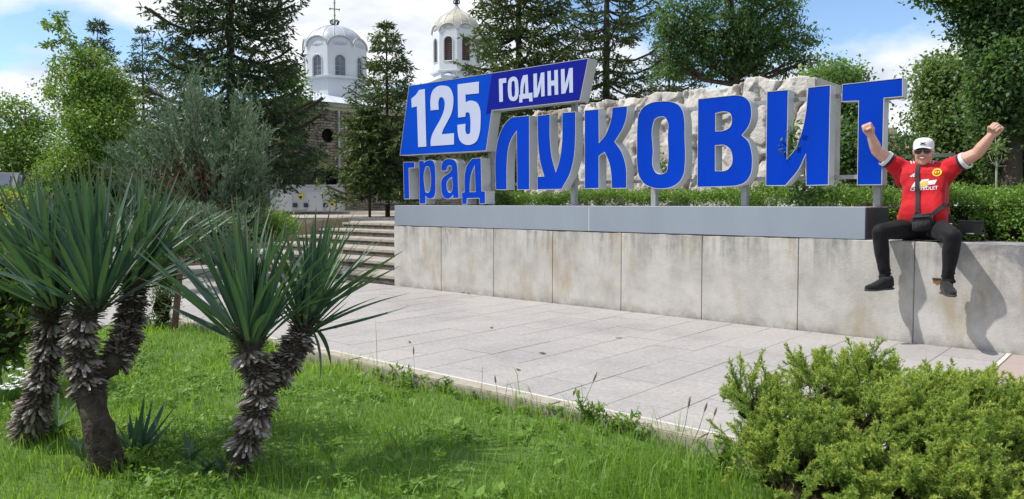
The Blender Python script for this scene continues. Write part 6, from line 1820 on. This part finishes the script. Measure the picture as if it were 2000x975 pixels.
def yucca(label, stems, heads, seed, group='yuccas on the lawn'):
    """stems: (points, radii, first covered fraction, stub scale); heads: (centre, axis, leaf length, n, tilt)"""
    rg = np.random.default_rng(seed); rnd_ = random.Random(seed)
    b0 = Vector(stems[0][0][0])
    t = empty('yucca', b0, label, 'yucca', group)
    stubs = []
    for pts, rad, f0, sc in stems:
        n = 26; P = path_pts(pts, n); R = np.interp(np.linspace(0, 1, n), np.linspace(0, 1, len(rad)), rad)
        mb = MB().tube([tuple(p) for p in P], list(R), 14)
        for v in mb.bm.verts: v.co += Vector(rg.normal(size=3)) * .006
        mb.build('trunk', M_YTRUNK, t, sm=True)
        seg = np.linalg.norm(np.diff(P, axis=0), axis=1); cum = np.concatenate([[0], np.cumsum(seg)]); Lt = cum[-1]
        s = f0 * Lt; i = 0
        while s < Lt:
            p = np.array([np.interp(s, cum, P[:, c]) for c in range(3)]); p2 = np.array([np.interp(min(s + .03, Lt), cum, P[:, c]) for c in range(3)])
            ax = p2 - p; ax = ax / (np.linalg.norm(ax) + 1e-9) if np.linalg.norm(ax) > 1e-6 else np.array([0, 0, 1.])
            r = np.interp(s, cum, R)
            a = i * 2.39996 + rg.uniform(-.2, .2)
            u = np.cross(ax, [0, 1, .2]); u /= np.linalg.norm(u); w = np.cross(ax, u)
            d = u * cos(a) + w * sin(a)
            q = s / Lt
            skirt = (s / .105 + seed * .37 + .12 * sin(s * 23 + seed)) % 1.0          # 0 = rim of a flared skirt, then thin dark rows up to the next rim
            near = max(0, (q - .84) / .16)
            rim = skirt < .34
            kind = 2 if near > .15 else (1 if rim and rg.random() < .9 else 0)
            droop = (-.62 + .5 * skirt if rim else -.18 + rg.normal() * .12) if near <= .15 else .15 + .75 * near
            L = ((.066 - .04 * skirt) if rim else .034) * sc * rg.uniform(.8, 1.2) if near <= .15 else .055 * rg.uniform(.8, 1.25)
            dr = d + ax * (droop + rg.normal() * .13); dr /= np.linalg.norm(dr)
            stubs.append((p + d * r * .85, dr, L, rg.uniform(.75, 1.3) * (1.05 if rim else .75) * (.7 if kind == 2 else 1), kind))
            s += .0006 / sc * (r / .07 * .0 + 1); i += 1
        # (spiral of leaf bases up the stem)
    eye = np.array([0, 0, EYE])
    vis = sorted(range(len(stubs)), key=lambda k: np.linalg.norm(stubs[k][0] + stubs[k][1] * .05 - eye) - 2.0 * stubs[k][2])
    keep = set(vis[:300])
    VV, FF, RR, KK = [], [], [], []
    for k, (p, d, L, wsc, kind) in enumerate(stubs):
        M = frame_z(Vector(p), Vector(d)) @ Matrix.Rotation(rnd_.uniform(-.4, .4), 4, 'Y') @ Matrix.Diagonal((.66 * wsc, L, wsc * .8, 1))
        if k in keep:
            child('dead_leaf', STUBS[kind], t, M)
        else:
            A_ = np.array(M); o = sum(len(v) for v in VV)
            VV.append(STUB_V @ A_[:3, :3].T + A_[:3, 3]); FF += [[o + q for q in f] for f in STUB_F]; RR.append(np.full(len(STUB_V), rg.random())); KK += [kind] * len(STUB_F)
    if VV:
        o = link('dead_leaf_skirt', np_mesh('dead_leaf_skirt', np.concatenate(VV), [np.array(FF)], [M_STUB, M_STUBL, M_STUBG], {'rnd': np.concatenate(RR)}), t)
        o.data.polygons.foreach_set('material_index', KK)
        o['kind'] = 'stuff'
    left = 300
    for c, ax, L0, n, wide in heads:
        ax = Vector(ax).normalized(); c = Vector(c)
        u = ax.cross(Vector((0, 1, .1))).normalized(); w = ax.cross(u)
        n = min(n, left); left -= n
        for i in range(n):
            q = (i + .5) / n
            th = radians(3 + wide * (q ** 1.9)) * rg.uniform(.8, 1.15)
            a = i * 2.39996 + rg.uniform(-.25, .25)
            d = ax * cos(th) + (u * cos(a) + w * sin(a)) * sin(th)
            L = L0 * (rg.uniform(.82, 1.08) if q > .12 else rg.uniform(.5, .8))
            o_ = c + (u * cos(a) + w * sin(a)) * (.012 + .03 * q) - ax * (.085 * q)
            me = rnd_.choice(SWORDS if q < .93 else SWORDS[:4])
            upv = (ax - d * ax.dot(d)); upv = upv if upv.length > .05 else Vector((0, -1, 0))
            k_ = L / .62
            child('leaf', me, t, frame_z(o_, d, upv) @ Matrix.Rotation(rnd_.uniform(-.5, .5), 4, 'Y') @ Matrix.Diagonal((.80 * (k_ ** .5) * rnd_.uniform(.85, 1.1) * .55, L, .72, 1)))
    return t
A3 = lambda x, y, D: tuple(at(x, y, D))
gz = lambda x, y: float(lawn_h(np.array(x), np.array(y)))
def ground_at(x, y, z=-.08):
    p = on_z(x, y, z); return (p.x, p.y, gz(p.x, p.y) - .03)
# clump on the left: main stem with a fork, and a separate stem behind it
fA = A3(172, 752, 3.72)
yucca('large yucca at the left with a bare leaning trunk forking into two heads',
      [([ground_at(215, 915), A3(192, 835, 3.68), fA, A3(157, 690, 3.72), A3(163, 620, 3.72), A3(185, 572, 3.72)], [.090, .064, .058, .054, .052, .046], .45, .92),
       ([fA, A3(222, 705, 3.86), A3(250, 645, 4.05), A3(262, 560, 4.2), A3(268, 530, 4.25)], [.052, .050, .050, .048, .044], .22, .92)],
      [(A3(186, 572, 3.72), (.02, -.04, 1), .68, 84, 54), (A3(268, 535, 4.22), (.20, .25, 1), .64, 70, 58)], 101)
yucca('yucca at the left edge with a ragged curved trunk and one head',
      [([ground_at(48, 845), A3(66, 800, 4.0), A3(88, 725, 3.98), A3(96, 640, 3.95), A3(103, 572, 3.92)], [.075, .056, .052, .050, .044], .16, .9)],
      [(A3(103, 572, 3.92), (-.14, -.12, 1), .70, 84, 54)], 102)
fB = A3(510, 755, 3.68)
yucca('two headed yucca in the middle of the lawn with stubby grey leaf bases',
      [([ground_at(455, 930), A3(478, 872, 3.66), A3(500, 810, 3.66), fB, A3(490, 700, 3.68), A3(486, 645, 3.70)], [.055, .050, .052, .056, .052, .046], .24, .94),
       ([fB, A3(548, 722, 3.78), A3(577, 678, 3.88), A3(592, 635, 3.95), A3(600, 615, 3.97)], [.046, .048, .048, .046, .042], .12, .92)],
      [(A3(487, 648, 3.70), (-.02, -.02, 1), .67, 92, 56), (A3(602, 618, 3.97), (.16, .12, 1), .60, 70, 60)], 103)
# loose outer leaves reaching sideways on the middle yucca
yb = [o for o in C.objects if o.name.startswith('yucca') and o.get('label', '').startswith('two headed')][0]
yl = [o for o in C.objects if o.name.startswith('yucca') and o.get('label', '').startswith('large')][0]
def reach(par, p0, p1, D0, D1, k=1, roll=0.0):
    a, b_ = at(*p0, D0), at(*p1, D1)
    d = b_ - a
    child('leaf', SWORDS[0 if k != 2 else 2], par, frame_z(a, d) @ Matrix.Rotation(roll, 4, 'Y') @ Matrix.Diagonal((.62, d.length * 1.03, .62, 1)))
for a, b_, D0, D1, k in (((470, 655), (262, 482), 3.68, 3.5, 0), ((468, 662), (305, 455), 3.66, 3.75, 3), ((465, 668), (318, 588), 3.66, 3.6, 1), ((500, 650), (640, 555), 3.68, 3.9, 0),
                         ((600, 615), (783, 488), 3.95, 3.8, 0), ((605, 618), (775, 518), 3.95, 4.1, 3), ((600, 622), (720, 480), 3.95, 4.2, 1), ((612, 640), (668, 690), 3.95, 4.0, 2), ((606, 640), (655, 728), 3.95, 3.85, 2), ((590, 630), (470, 470), 3.95, 4.1, 0)):
    reach(yb, a, b_, D0, D1, k, random.uniform(-.6, .6))
for a, b_, D0, D1, k in (((255, 530), (450, 405), 4.2, 4.3, 0), ((262, 535), (428, 425), 4.2, 4.4, 1), ((270, 530), (395, 392), 4.2, 4.5, 3)):
    reach(yl, a, b_, D0, D1, k, random.uniform(-.6, .6))
# young offshoots
def pup(label, px, py, n, L, seed, D=None):
    rg = np.random.default_rng(seed); rnd_ = random.Random(seed)
    g = ground_at(px, py)
    t = empty('young_yucca', g, label, 'yucca', 'young yucca offshoots')
    for i in range(n):
        a = i * 2.4 + rg.uniform(-.3, .3); th = radians(8 + 48 * (i / n))
        d = Vector((cos(a) * sin(th), sin(a) * sin(th), cos(th)))
        l = L * rg.uniform(.6, 1.05)
        child('leaf', rnd_.choice(SWORDS), t, frame_z(Vector(g) + Vector((0, 0, .01)), d, Vector((0, 0, 1))) @ Matrix.Rotation(rnd_.uniform(-.5, .5), 4, 'Y') @ Matrix.Diagonal((.55, l, .6, 1)))
pup('young yucca sprouting right of the bare forked trunk', 268, 892, 20, .34, 1)
pup('narrow young yucca just left of the bare trunk', 165, 905, 7, .22, 2)
pup('young yucca offshoot at the foot of the left edge yucca', 105, 850, 14, .30, 3)
pup('small pale yucca shoot before the left edge trunk', 70, 862, 6, .20, 4)
pup('slim yucca shoot between the two trunks in the grass', 372, 905, 6, .19, 5)
pup('tuft of young yucca leaves at the foot of the middle trunk', 445, 925, 8, .22, 6)
pup('lone low yucca shoot left of the middle trunk', 395, 930, 6, .14, 7)

# leafy evergreen shrub at the left edge
M_LAUREL = leafmat('glossy_evergreen_leaves', [(0.1, (0.012, 0.030, 0.010)), (0.5, (0.030, 0.066, 0.016)), (0.9, (0.085, 0.150, 0.025))], .25, (.25, .4, .05), .3, 3, spec=.5)
def blb(px, py, D, rx, ry): return blob(px, py, D, rx, ry)
sh1 = lowbush('evergreen_shrub', 'glossy dark evergreen shrub at the left edge behind the yucca', [blb(0, 560, 5.2, 55, 75), blb(-10, 650, 5.1, 75, 75), blb(20, 620, 5.3, 50, 70), blb(-60, 600, 5.2, 80, 100)], 3200, .075, M_LAUREL, 111, per=10, clump=.06, lw=.42)
# scruffy dark evergreen and stake behind the yuccas
ts = on_z(318, 640, .02)
sc_ = lowbush('slim_evergreen', 'slim ragged dark evergreen beside the brown stake', [blb(318, 600, 7.6, 20, 45), blb(322, 530, 7.6, 26, 45), blb(326, 480, 7.6, 36, 34), blb(312, 640, 7.6, 14, 20)], 4200, .05, M_SPRUCE2, 112, per=16, clump=.06, lw=.22)
skp = at(336, 632, 7.3)
stake = MB().tube([(skp.x, skp.y, -.2), tuple(at(350, 545, 7.3)), tuple(at(353, 530, 7.3))], [.035, .033, .03], 4).build('wooden_stake', simple('brown_stake_wood', (.10, .055, .038), .9, .3, 12))
tag(stake, 'leaning brown wooden stake between the yuccas', 'stake')

# golden juniper at lower right: feathery plumes
M_JUNG = leafmat('golden_juniper_scales', [(0.10, (0.040, 0.088, 0.030)), (0.34, (0.115, 0.205, 0.050)), (0.54, (0.285, 0.385, 0.072)), (0.80, (0.52, 0.56, 0.12))], .36, (.36, .52, .07), .6, 2.2, wr=.8)
def golden(label, mounds, n_plume, seed, base, up=.55, sprig=.15):
    rg = np.random.default_rng(seed)
    t = empty('golden_juniper', base, label, 'shrub')
    vol = np.array([m_[3] * m_[4] + m_[3] * m_[5] for m_ in mounds]); vol = vol / vol.sum()
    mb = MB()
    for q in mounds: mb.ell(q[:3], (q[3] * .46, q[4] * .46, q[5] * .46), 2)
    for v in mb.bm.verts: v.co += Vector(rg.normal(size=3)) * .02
    mb.build('dark_core', M_TWIG_CORE, t)  # solid dark lumps added under the plumes so the gaps look shaded
    stm = MB()
    PP, AA, RR = [], [], []
    for m_, w in zip(mounds, vol):
        k = int(n_plume * w)
        nc = max(3, k // 8); oc_ = rand_dir(nc); oc_[:, 2] = np.abs(oc_[:, 2]); low = rg.random(nc) < .22; oc_[low, 2] *= -.5
        o = unit(oc_[rg.integers(0, nc, k)] + rg.normal(size=(k, 3)) * .15)
        rr_ = rg.uniform(.62, .95, (k, 1))
        p = np.array(m_[:3]) + o * rr_ * np.array(m_[3:6])
        d = unit(o * .7 + rg.normal(size=(k, 3)) * .34 + np.array([.15, .05, up]))
        L = sprig * rg.uniform(.6, 1.45, k)
        ph = rg.random(k)
        for j in range(k): stm.tube([tuple(p[j] - d[j] * .06), tuple(p[j] + d[j] * L[j] * .6)], [.003, .001], 3, cap=False)
        S, Q = 26, 22
        u = (np.arange(S)[None] + rg.random((k, S))) / S
        bendv = np.array([.05, 0, -.10]) * (u ** 2)[..., None] * L[:, None, None]
        s0 = p[:, None] + d[:, None] * (L[:, None] * u)[..., None] + bendv
        sd = unit(d[:, None] * 1.0 + rg.normal(size=(k, S, 3)) * .48)
        sl = (L[:, None] * .22 * (1.15 - u) + .008) * rg.uniform(.6, 1.3, (k, S))
        v = (np.arange(Q)[None, None] + rg.random((k, S, Q))) / Q
        c = s0[:, :, None] + sd[:, :, None] * (sl[..., None] * v)[..., None]
        ad = unit(sd[:, :, None] * .9 + rg.normal(size=(k, S, Q, 3)) * .62)
        PP.append(c.reshape(-1, 3)); AA.append(ad.reshape(-1, 3))
        new = np.clip(u[..., None] * .50 + v * .38, 0, 1)
        RR.append(np.clip(.10 + .34 * ph[:, None, None] + .52 * new + rg.normal(size=new.shape) * .06, 0, 1).reshape(-1))
    stm.build('twigs', M_TWIG_CORE, t)
    P = np.concatenate(PP); n = len(P)
    needle_obj('foliage', P, np.concatenate(AA), rg.uniform(.009, .016, n), rg.uniform(.0026, .0040, n), M_JUNG, t, np.concatenate(RR))
    return t
def mound(px, py, D, rx, ry, rd=None): return blob(px, py, D, rx, ry, rd)
golden('golden green juniper shrub spreading over the lower right corner',
       [mound(1520, 850, 3.35, 90, 85), mound(1470, 800, 3.45, 48, 40), mound(1640, 770, 3.45, 78, 52), mound(1650, 850, 3.2, 110, 80), mound(1790, 835, 3.25, 120, 66), mound(1900, 830, 3.25, 120, 60), mound(2010, 870, 3.2, 110, 84),
        mound(1750, 920, 3.0, 130, 70), mound(1900, 930, 2.9, 130, 80), mound(1620, 940, 2.95, 90, 60), mound(2030, 960, 2.9, 110, 70), mound(1800, 1000, 2.75, 160, 50), mound(1560, 900, 3.15, 80, 60), mound(1515, 925, 3.2, 60, 60), mound(1575, 965, 3.0, 90, 50), mound(1475, 865, 3.35, 42, 46)],
       1400, 121, tuple(on_z(1720, 960, -.1)))
gt = [o for o in C.objects if o.name.startswith('golden_juniper')][0]
def plume_sprays(par, tips, seed):
    rg = np.random.default_rng(seed); PP, AA, RR = [], [], []
    stm = MB()
    for (x0, y0), (x1, y1), D, w, cnt in tips:
        a, b_ = np.array(at(x0, y0, D)), np.array(at(x1, y1, D + .05))
        stm.tube([tuple(a), tuple(b_)], [.006, .002], 4, cap=False)
        u = rg.uniform(0, 1, cnt) ** .8
        o = rg.normal(size=(cnt, 3)) * (w * (1.05 - u)[:, None] + .006)
        d = unit((b_ - a)[None])
        sd = unit(d + o / (w + .01) * .45 + rg.normal(size=(cnt, 3)) * .25)
        st = a + (b_ - a) * u[:, None] + o * .6
        cnt6 = 20
        v = rg.random((cnt, cnt6))
        c = st[:, None] + sd[:, None] * (.055 * v)[..., None]
        PP.append(c.reshape(-1, 3)); AA.append(unit(np.repeat(sd, cnt6, 0) + rg.normal(size=(cnt * cnt6, 3)) * .6)); RR.append(np.clip(np.repeat(.35 + .4 * u, cnt6) + rg.normal(size=cnt * cnt6) * .1, 0, 1))
    stm.build('twigs', M_TWIG_CORE, par)
    P = np.concatenate(PP); n = len(P)
    needle_obj('sprays', P, np.concatenate(AA), rg.uniform(.010, .017, n), rg.uniform(.003, .0045, n), M_JUNG, par, np.concatenate(RR))
plume_sprays(gt, [((1640, 800), (1612, 700), 3.45, .045, 260), ((1650, 800), (1650, 702), 3.45, .05, 300), ((1665, 800), (1680, 692), 3.4, .045, 280), ((1690, 800), (1742, 712), 3.4, .035, 220), ((1520, 800), (1515, 752), 3.4, .04, 160), ((1470, 800), (1428, 768), 3.4, .03, 130), ((1540, 800), (1556, 755), 3.4, .03, 140),
                  ((1560, 810), (1590, 790), 3.35, .04, 120), ((1850, 790), (1870, 745), 3.2, .05, 220), ((1780, 790), (1790, 745), 3.2, .05, 220), ((1940, 780), (1990, 762), 3.2, .03, 150), ((1950, 800), (2000, 790), 3.2, .03, 150), ((1830, 800), (1850, 752), 3.25, .04, 160), ((1900, 790), (1930, 750), 3.2, .04, 160)], 131)

# ------------------------------------------------------------------ grass, herbs, weeds
M_GRASS = leafmat('grass_blades', [(0.05, (0.0549, 0.122, 0.01464)), (0.45, (0.1159, 0.2379, 0.0244)), (0.8, (0.2013, 0.3355, 0.04148)), (1.0, (0.3172, 0.4026, 0.0854))], .42, (.34, .54, .05), .45, 1.6, spec=.3)
M_HERB = leafmat('herb_leaves', [(0.05, (0.0575, 0.1265, 0.0207)), (0.5, (0.1265, 0.2357, 0.0368)), (0.95, (0.23, 0.345, 0.06325))], .3, (.28, .46, .05), .5, 3, spec=.25)
def inside(x, y):
    l = (-x * 0 + (x * RT.x + y * RT.y)); f = x * FH.x + y * FH.y
    return (f > 2.6) & (f < 13) & (np.abs(l) < f * .72 + .3)
def lawn_pts(n, rg, near=1.6):
    X = rg.uniform(-11.5, .9, n); Y = rg.uniform(-1.0, 3.66, n)
    m = inside(X, Y) & ~((X < -7.9) & (Y > 2.15))
    X, Y = X[m], Y[m]
    f = X * FH.x + Y * FH.y
    k = rg.random(len(X)) < np.clip((3.4 / f) ** near, .12, 1)
    return X[k], Y[k]
def blades(name, n, hmin, hmax, w, mat, label, seed, tone=0.0, clumpy=True, bendy=.5):
    rg = np.random.default_rng(seed)
    X, Y = lawn_pts(n, rg)
    patch = fbm(X * 1.1, Y * 1.1, 5, 4); p2 = fbm(X * 5, Y * 5, 8, 3)
    if clumpy:
        keep = rg.random(len(X)) < np.clip(.25 + 1.5 * (p2 - .18), .1, 1); X, Y, patch, p2 = X[keep], Y[keep], patch[keep], p2[keep]
    m = len(X)
    H = rg.uniform(hmin, hmax, m) * (.55 + 1.0 * patch)
    # taller uncut fringe along the kerb and by the juniper
    edge = np.clip((Y - 3.25) / .35, 0, 1) * np.clip((X + 7.5) / .5, 0, 1)
    H *= 1 + 1.5 * edge * rg.random(m) * np.clip((fbm(X * 2.6, Y * .7, 71, 3) - .42) * 6 + np.clip((X + 3.0) * .8, 0, 1), 0, 1)
    jn = np.exp(-(((X + 1.75) / .5) ** 2 + ((Y - 2.9) / .6) ** 2)); H *= 1 + 1.2 * jn
    Z = lawn_h(X, Y) - .006
    a = rg.uniform(0, 2 * pi, m); lean = rg.uniform(.05, bendy, m) + .35 * p2
    D = np.stack([np.cos(a), np.sin(a), 0 * a], 1)
    flow = np.stack([np.cos(patch * 9), np.sin(patch * 9), 0 * a], 1)
    D = unit(D + flow * .8)
    S = np.stack([-D[:, 1], D[:, 0], 0 * a], 1) * (w * rg.uniform(.6, 1.3, m))[:, None] / 2
    f = X * FH.x + Y * FH.y; S *= np.clip(f / 4.2, .9, 1.9)[:, None]
    B = np.stack([X, Y, Z], 1); up_ = np.array([0, 0, 1.])
    m1 = B + up_ * (H * .55)[:, None] + D * (H * lean * .30)[:, None]
    tip = B + up_ * (H * (1 - lean * .35))[:, None] + D * (H * lean)[:, None]
    V = np.stack([B - S, B + S, m1 + S * .85, m1 - S * .85, tip], 1).reshape(-1, 3)
    i = np.arange(m) * 5
    Fq = np.stack([i, i + 1, i + 2, i + 3], 1); Ft = np.stack([i + 3, i + 2, i + 4], 1)
    r_ = np.clip(rg.random(m) * .75 + .5 * (patch - .25) + tone, 0, 1)
    o = link(name, np_mesh(name, V, [Fq, Ft], mat, {'rnd': np.repeat(r_, 5)}))
    tag(o, label, 'grass', kind='stuff')
blades('grass', 360000, .035, .085, .0042, M_GRASS, 'bright green uncut grass covering the lawn', 141)
blades('tall_grass', 26000, .10, .19, .0045, M_GRASS, 'longer grass blades standing in tufts across the lawn', 142, .1, bendy=.9)
def herbs(name, n, size, label, seed, reg, tone=0.0, rise=.07, per=5):
    rg = np.random.default_rng(seed)
    X, Y = lawn_pts(n, rg)
    p = fbm(X * 1.7, Y * 1.7, 12, 3)
    w = reg(X, Y) * np.clip((p - .30) * 4, 0, 1)
    k = rg.random(len(X)) < w; X, Y = X[k], Y[k]; m = len(X)
    B = np.stack([X, Y, lawn_h(X, Y) + rg.uniform(.015, rise, m)], 1)
    P = np.repeat(B, per, 0) + rg.normal(size=(m * per, 3)) * np.array([.010, .010, .006])
    a = rg.uniform(0, 2 * pi, m * per)
    A = np.stack([np.cos(a), np.sin(a), rg.uniform(-.1, .7, m * per)], 1)
    L = size * rg.uniform(.6, 1.3, m * per)
    V, F = leaves_np(P, unit(A), unit(rg.normal(size=P.shape) * .35 + [0, 0, 1]), L, L * .55, fold=.12)
    o = link(name, np_mesh(name, V, [F], M_HERB, {'rnd': np.repeat(np.clip(rg.random(m * per) * .6 + np.repeat(rg.random(m), per) * .4 + tone, 0, 1), 4)}))
    tag(o, label, 'ground cover', kind='stuff')
cam_left = lambda X, Y: np.clip((-(X * RT.x + Y * RT.y) / (X * FH.x + Y * FH.y) * 2.2 - .15), 0.10, 1)
herbs('clover', 60000, .026, 'low clover and small herbs among the grass, thickest at the left', 151, cam_left)
herbs('broad_weeds', 6000, .060, 'broad leaved rosettes scattered in the grass', 152, lambda X, Y: np.full(X.shape, .45), rise=.05, per=6)

def herb_plant(label, px, py, h, n_stem, leaf, mat, seed, z=-.05, lw=.4, spread=.07, per=16, spike=0, group='weeds along the kerb'):
    rg = np.random.default_rng(seed); g = on_z(px, py, z); b0 = np.array((g.x, min(g.y, 3.585), g.z - .03))
    t = empty('weed', tuple(b0), label, 'weed', group)
    st = MB(); P, A = [], []
    for k in range(n_stem):
        tip = b0 + np.array([rg.normal() * spread, rg.normal() * spread * .6, h * rg.uniform(.6, 1.05)])
        q = b0 + rg.normal(size=3) * np.array([.02, .02, 0])
        md = (q + tip) / 2 + rg.normal(size=3) * .012
        st.tube([tuple(q), tuple(md), tuple(tip)], [.0035, .0028, .0016], 4, cap=False)
        u = rg.uniform(.15, 1, per)[:, None]
        P.append((1 - u) ** 2 * q + 2 * u * (1 - u) * md + u ** 2 * tip)
        A.append(unit(rg.normal(size=(per, 3)) + [0, 0, .4]))
        if spike and k < spike:
            st.tube([tuple(tip), tuple(tip + [rg.normal() * .01, 0, .05])], [.006, .003], 5)
    st.build('stem', M_HERB, t)
    P = np.concatenate(P); A = np.concatenate(A)
    L = leaf * rg.uniform(.6, 1.2, len(P))
    leaf_obj('leaves', P, A, unit(rg.normal(size=P.shape) * .5 + [0, 0, 1]), L, L * lw, mat, t)
for x, y, h, ns, lf, sd, lb in ((800, 752, .16, 9, .045, 161, 'bushy dark weed at the kerb with one tall dry stalk beside it'), (865, 762, .12, 7, .04, 162, 'small leafy weed just right of the tall dry stalk'),
                            (760, 735, .10, 6, .04, 163, 'low broad weed hugging the kerb right of the yucca'), (1190, 812, .22, 9, .045, 164, 'tall spiky weed at the kerb in the middle distance'),
                            (1230, 830, .17, 8, .04, 165, 'second bushy weed hanging over the kerb by the tall spiky one'), (1270, 836, .13, 7, .04, 166, 'lower weed at the kerb nearest the golden juniper'),
                            (1400, 905, .16, 7, .05, 167, 'dark weed growing beside the golden juniper'), (250, 900, .08, 7, .06, 168, 'leafy weed under the young yucca')):
    herb_plant(lb, x, y, h, ns, lf, M_HERB, sd)
def stalk(label, px, py, tx, ty, head, seed):
    g = on_z(px, py, -.04); g.y = min(g.y, 3.59); D = (Vector(g) - EYE_P).dot(FW); tip = at(tx, ty, D)
    t = empty('grass_stalk', g, label, 'grass stalk', 'seed stalks along the kerb')
    md = Vector(g).lerp(tip, .5) + Vector((.006, 0, 0))
    MB().tube([tuple(g), tuple(md), tuple(tip)], [.0022, .0018, .0012], 4).build('stem', M_HERB, t)
    d = (tip - md).normalized()
    if head: MB().tube([tuple(tip - d * .012), tuple(tip), tuple(tip + d * head * .5), tuple(tip + d * head)], [.002, .0055, .006, .0015], 6).build('seed_head', simple('seed_head_straw', (.16, .14, .07), .9, .2, 30), t)
for i, (x, y, tx, ty, hd, lb) in enumerate(((808, 745, 808, 690, .05, 'tall thin dry stalk by the bushy kerb weed'), (972, 790, 968, 745, .04, 'thin seed stalk at the kerb in the middle'), (985, 785, 991, 748, .0, 'bent bare stalk next to the thin seed stalk'),
                             (1360, 850, 1345, 792, .05, 'leaning seed head left of the golden juniper, first of its cluster'), (1382, 855, 1377, 800, .04, 'upright seed head left of the golden juniper'), (1400, 860, 1396, 808, .035, 'shorter seed head nearest the golden juniper'),
                             (1175, 800, 1160, 742, .05, 'leaning seed stalk over the spiky kerb weed'), (955, 770, 943, 715, .0, 'fine bare stalk leaning left over the kerb'))):
    stalk(lb, x, y, tx, ty, hd, i)
# white flowers by the left edge
M_PETAL = simple('white_petals', (.80, .80, .80), .7, .04, 20)
fp = empty('white_flowers', ground_at(30, 770), 'clump of small white flowers at the left edge by the ragged trunk', 'flowers')
stm = MB(); PQ = []
rg = np.random.default_rng(9)
fg = Vector(ground_at(28, 775))
for k in range(26):
    tip = at(rg.uniform(2, 55), rg.uniform(715, 762), 4.5 + rg.normal() * .06)
    stm.tube([tuple(fg + Vector((rg.normal() * .04, rg.normal() * .04, 0))), tuple(tip)], [.002, .0015], 4, cap=False)
    n_ = 7
    MBp = MB()
    for j in range(n_):
        a = 2 * pi * j / n_
        MBp.prism([(0, 0), (.010 * cos(a - .4), .010 * sin(a - .4)), (.020 * cos(a), .020 * sin(a)), (.010 * cos(a + .4), .010 * sin(a + .4))], 0, .0015, Matrix.Translation(tip) @ Matrix.Rotation(rg.uniform(-.5, .5), 4, 'X'))
    MBp.build('flower', M_PETAL, fp)
stm.build('stem', M_HERB, fp)
# dry litter leaves on the plaza
M_LIT = simple('dry_leaf_litter', (.10, .075, .05), .9, .4, 20)
for k, (x, y) in enumerate(((916, 574), (905, 572), (800, 668), (1208, 660), (960, 640), (1060, 690), (655, 640), (1012, 722))):
    p = on_z(x, y, .006)
    o = MB().prism([(-.035, 0), (-.01, .014), (.03, .004), (.008, -.012)], 0, .004, Matrix.Translation(p) @ Matrix.Rotation(k * 1.3, 4, 'Z') @ Matrix.Rotation(.2, 4, 'X')).build('dry_leaf', M_LIT)
    tag(o, ('dry curled leaf lying by the foot of the concrete wall', 'dry leaf beside the curled one at the wall foot', 'small dry leaf on the paving left of the middle', 'dry leaf on the paving below letter О', 'dry leaf in the middle of the paving', 'dry leaf on the paving nearer the kerb', 'dry leaf on the paving right of the yucca', 'dry leaf nearest the kerb weeds')[k], 'leaf', 'dry leaves on the paving')
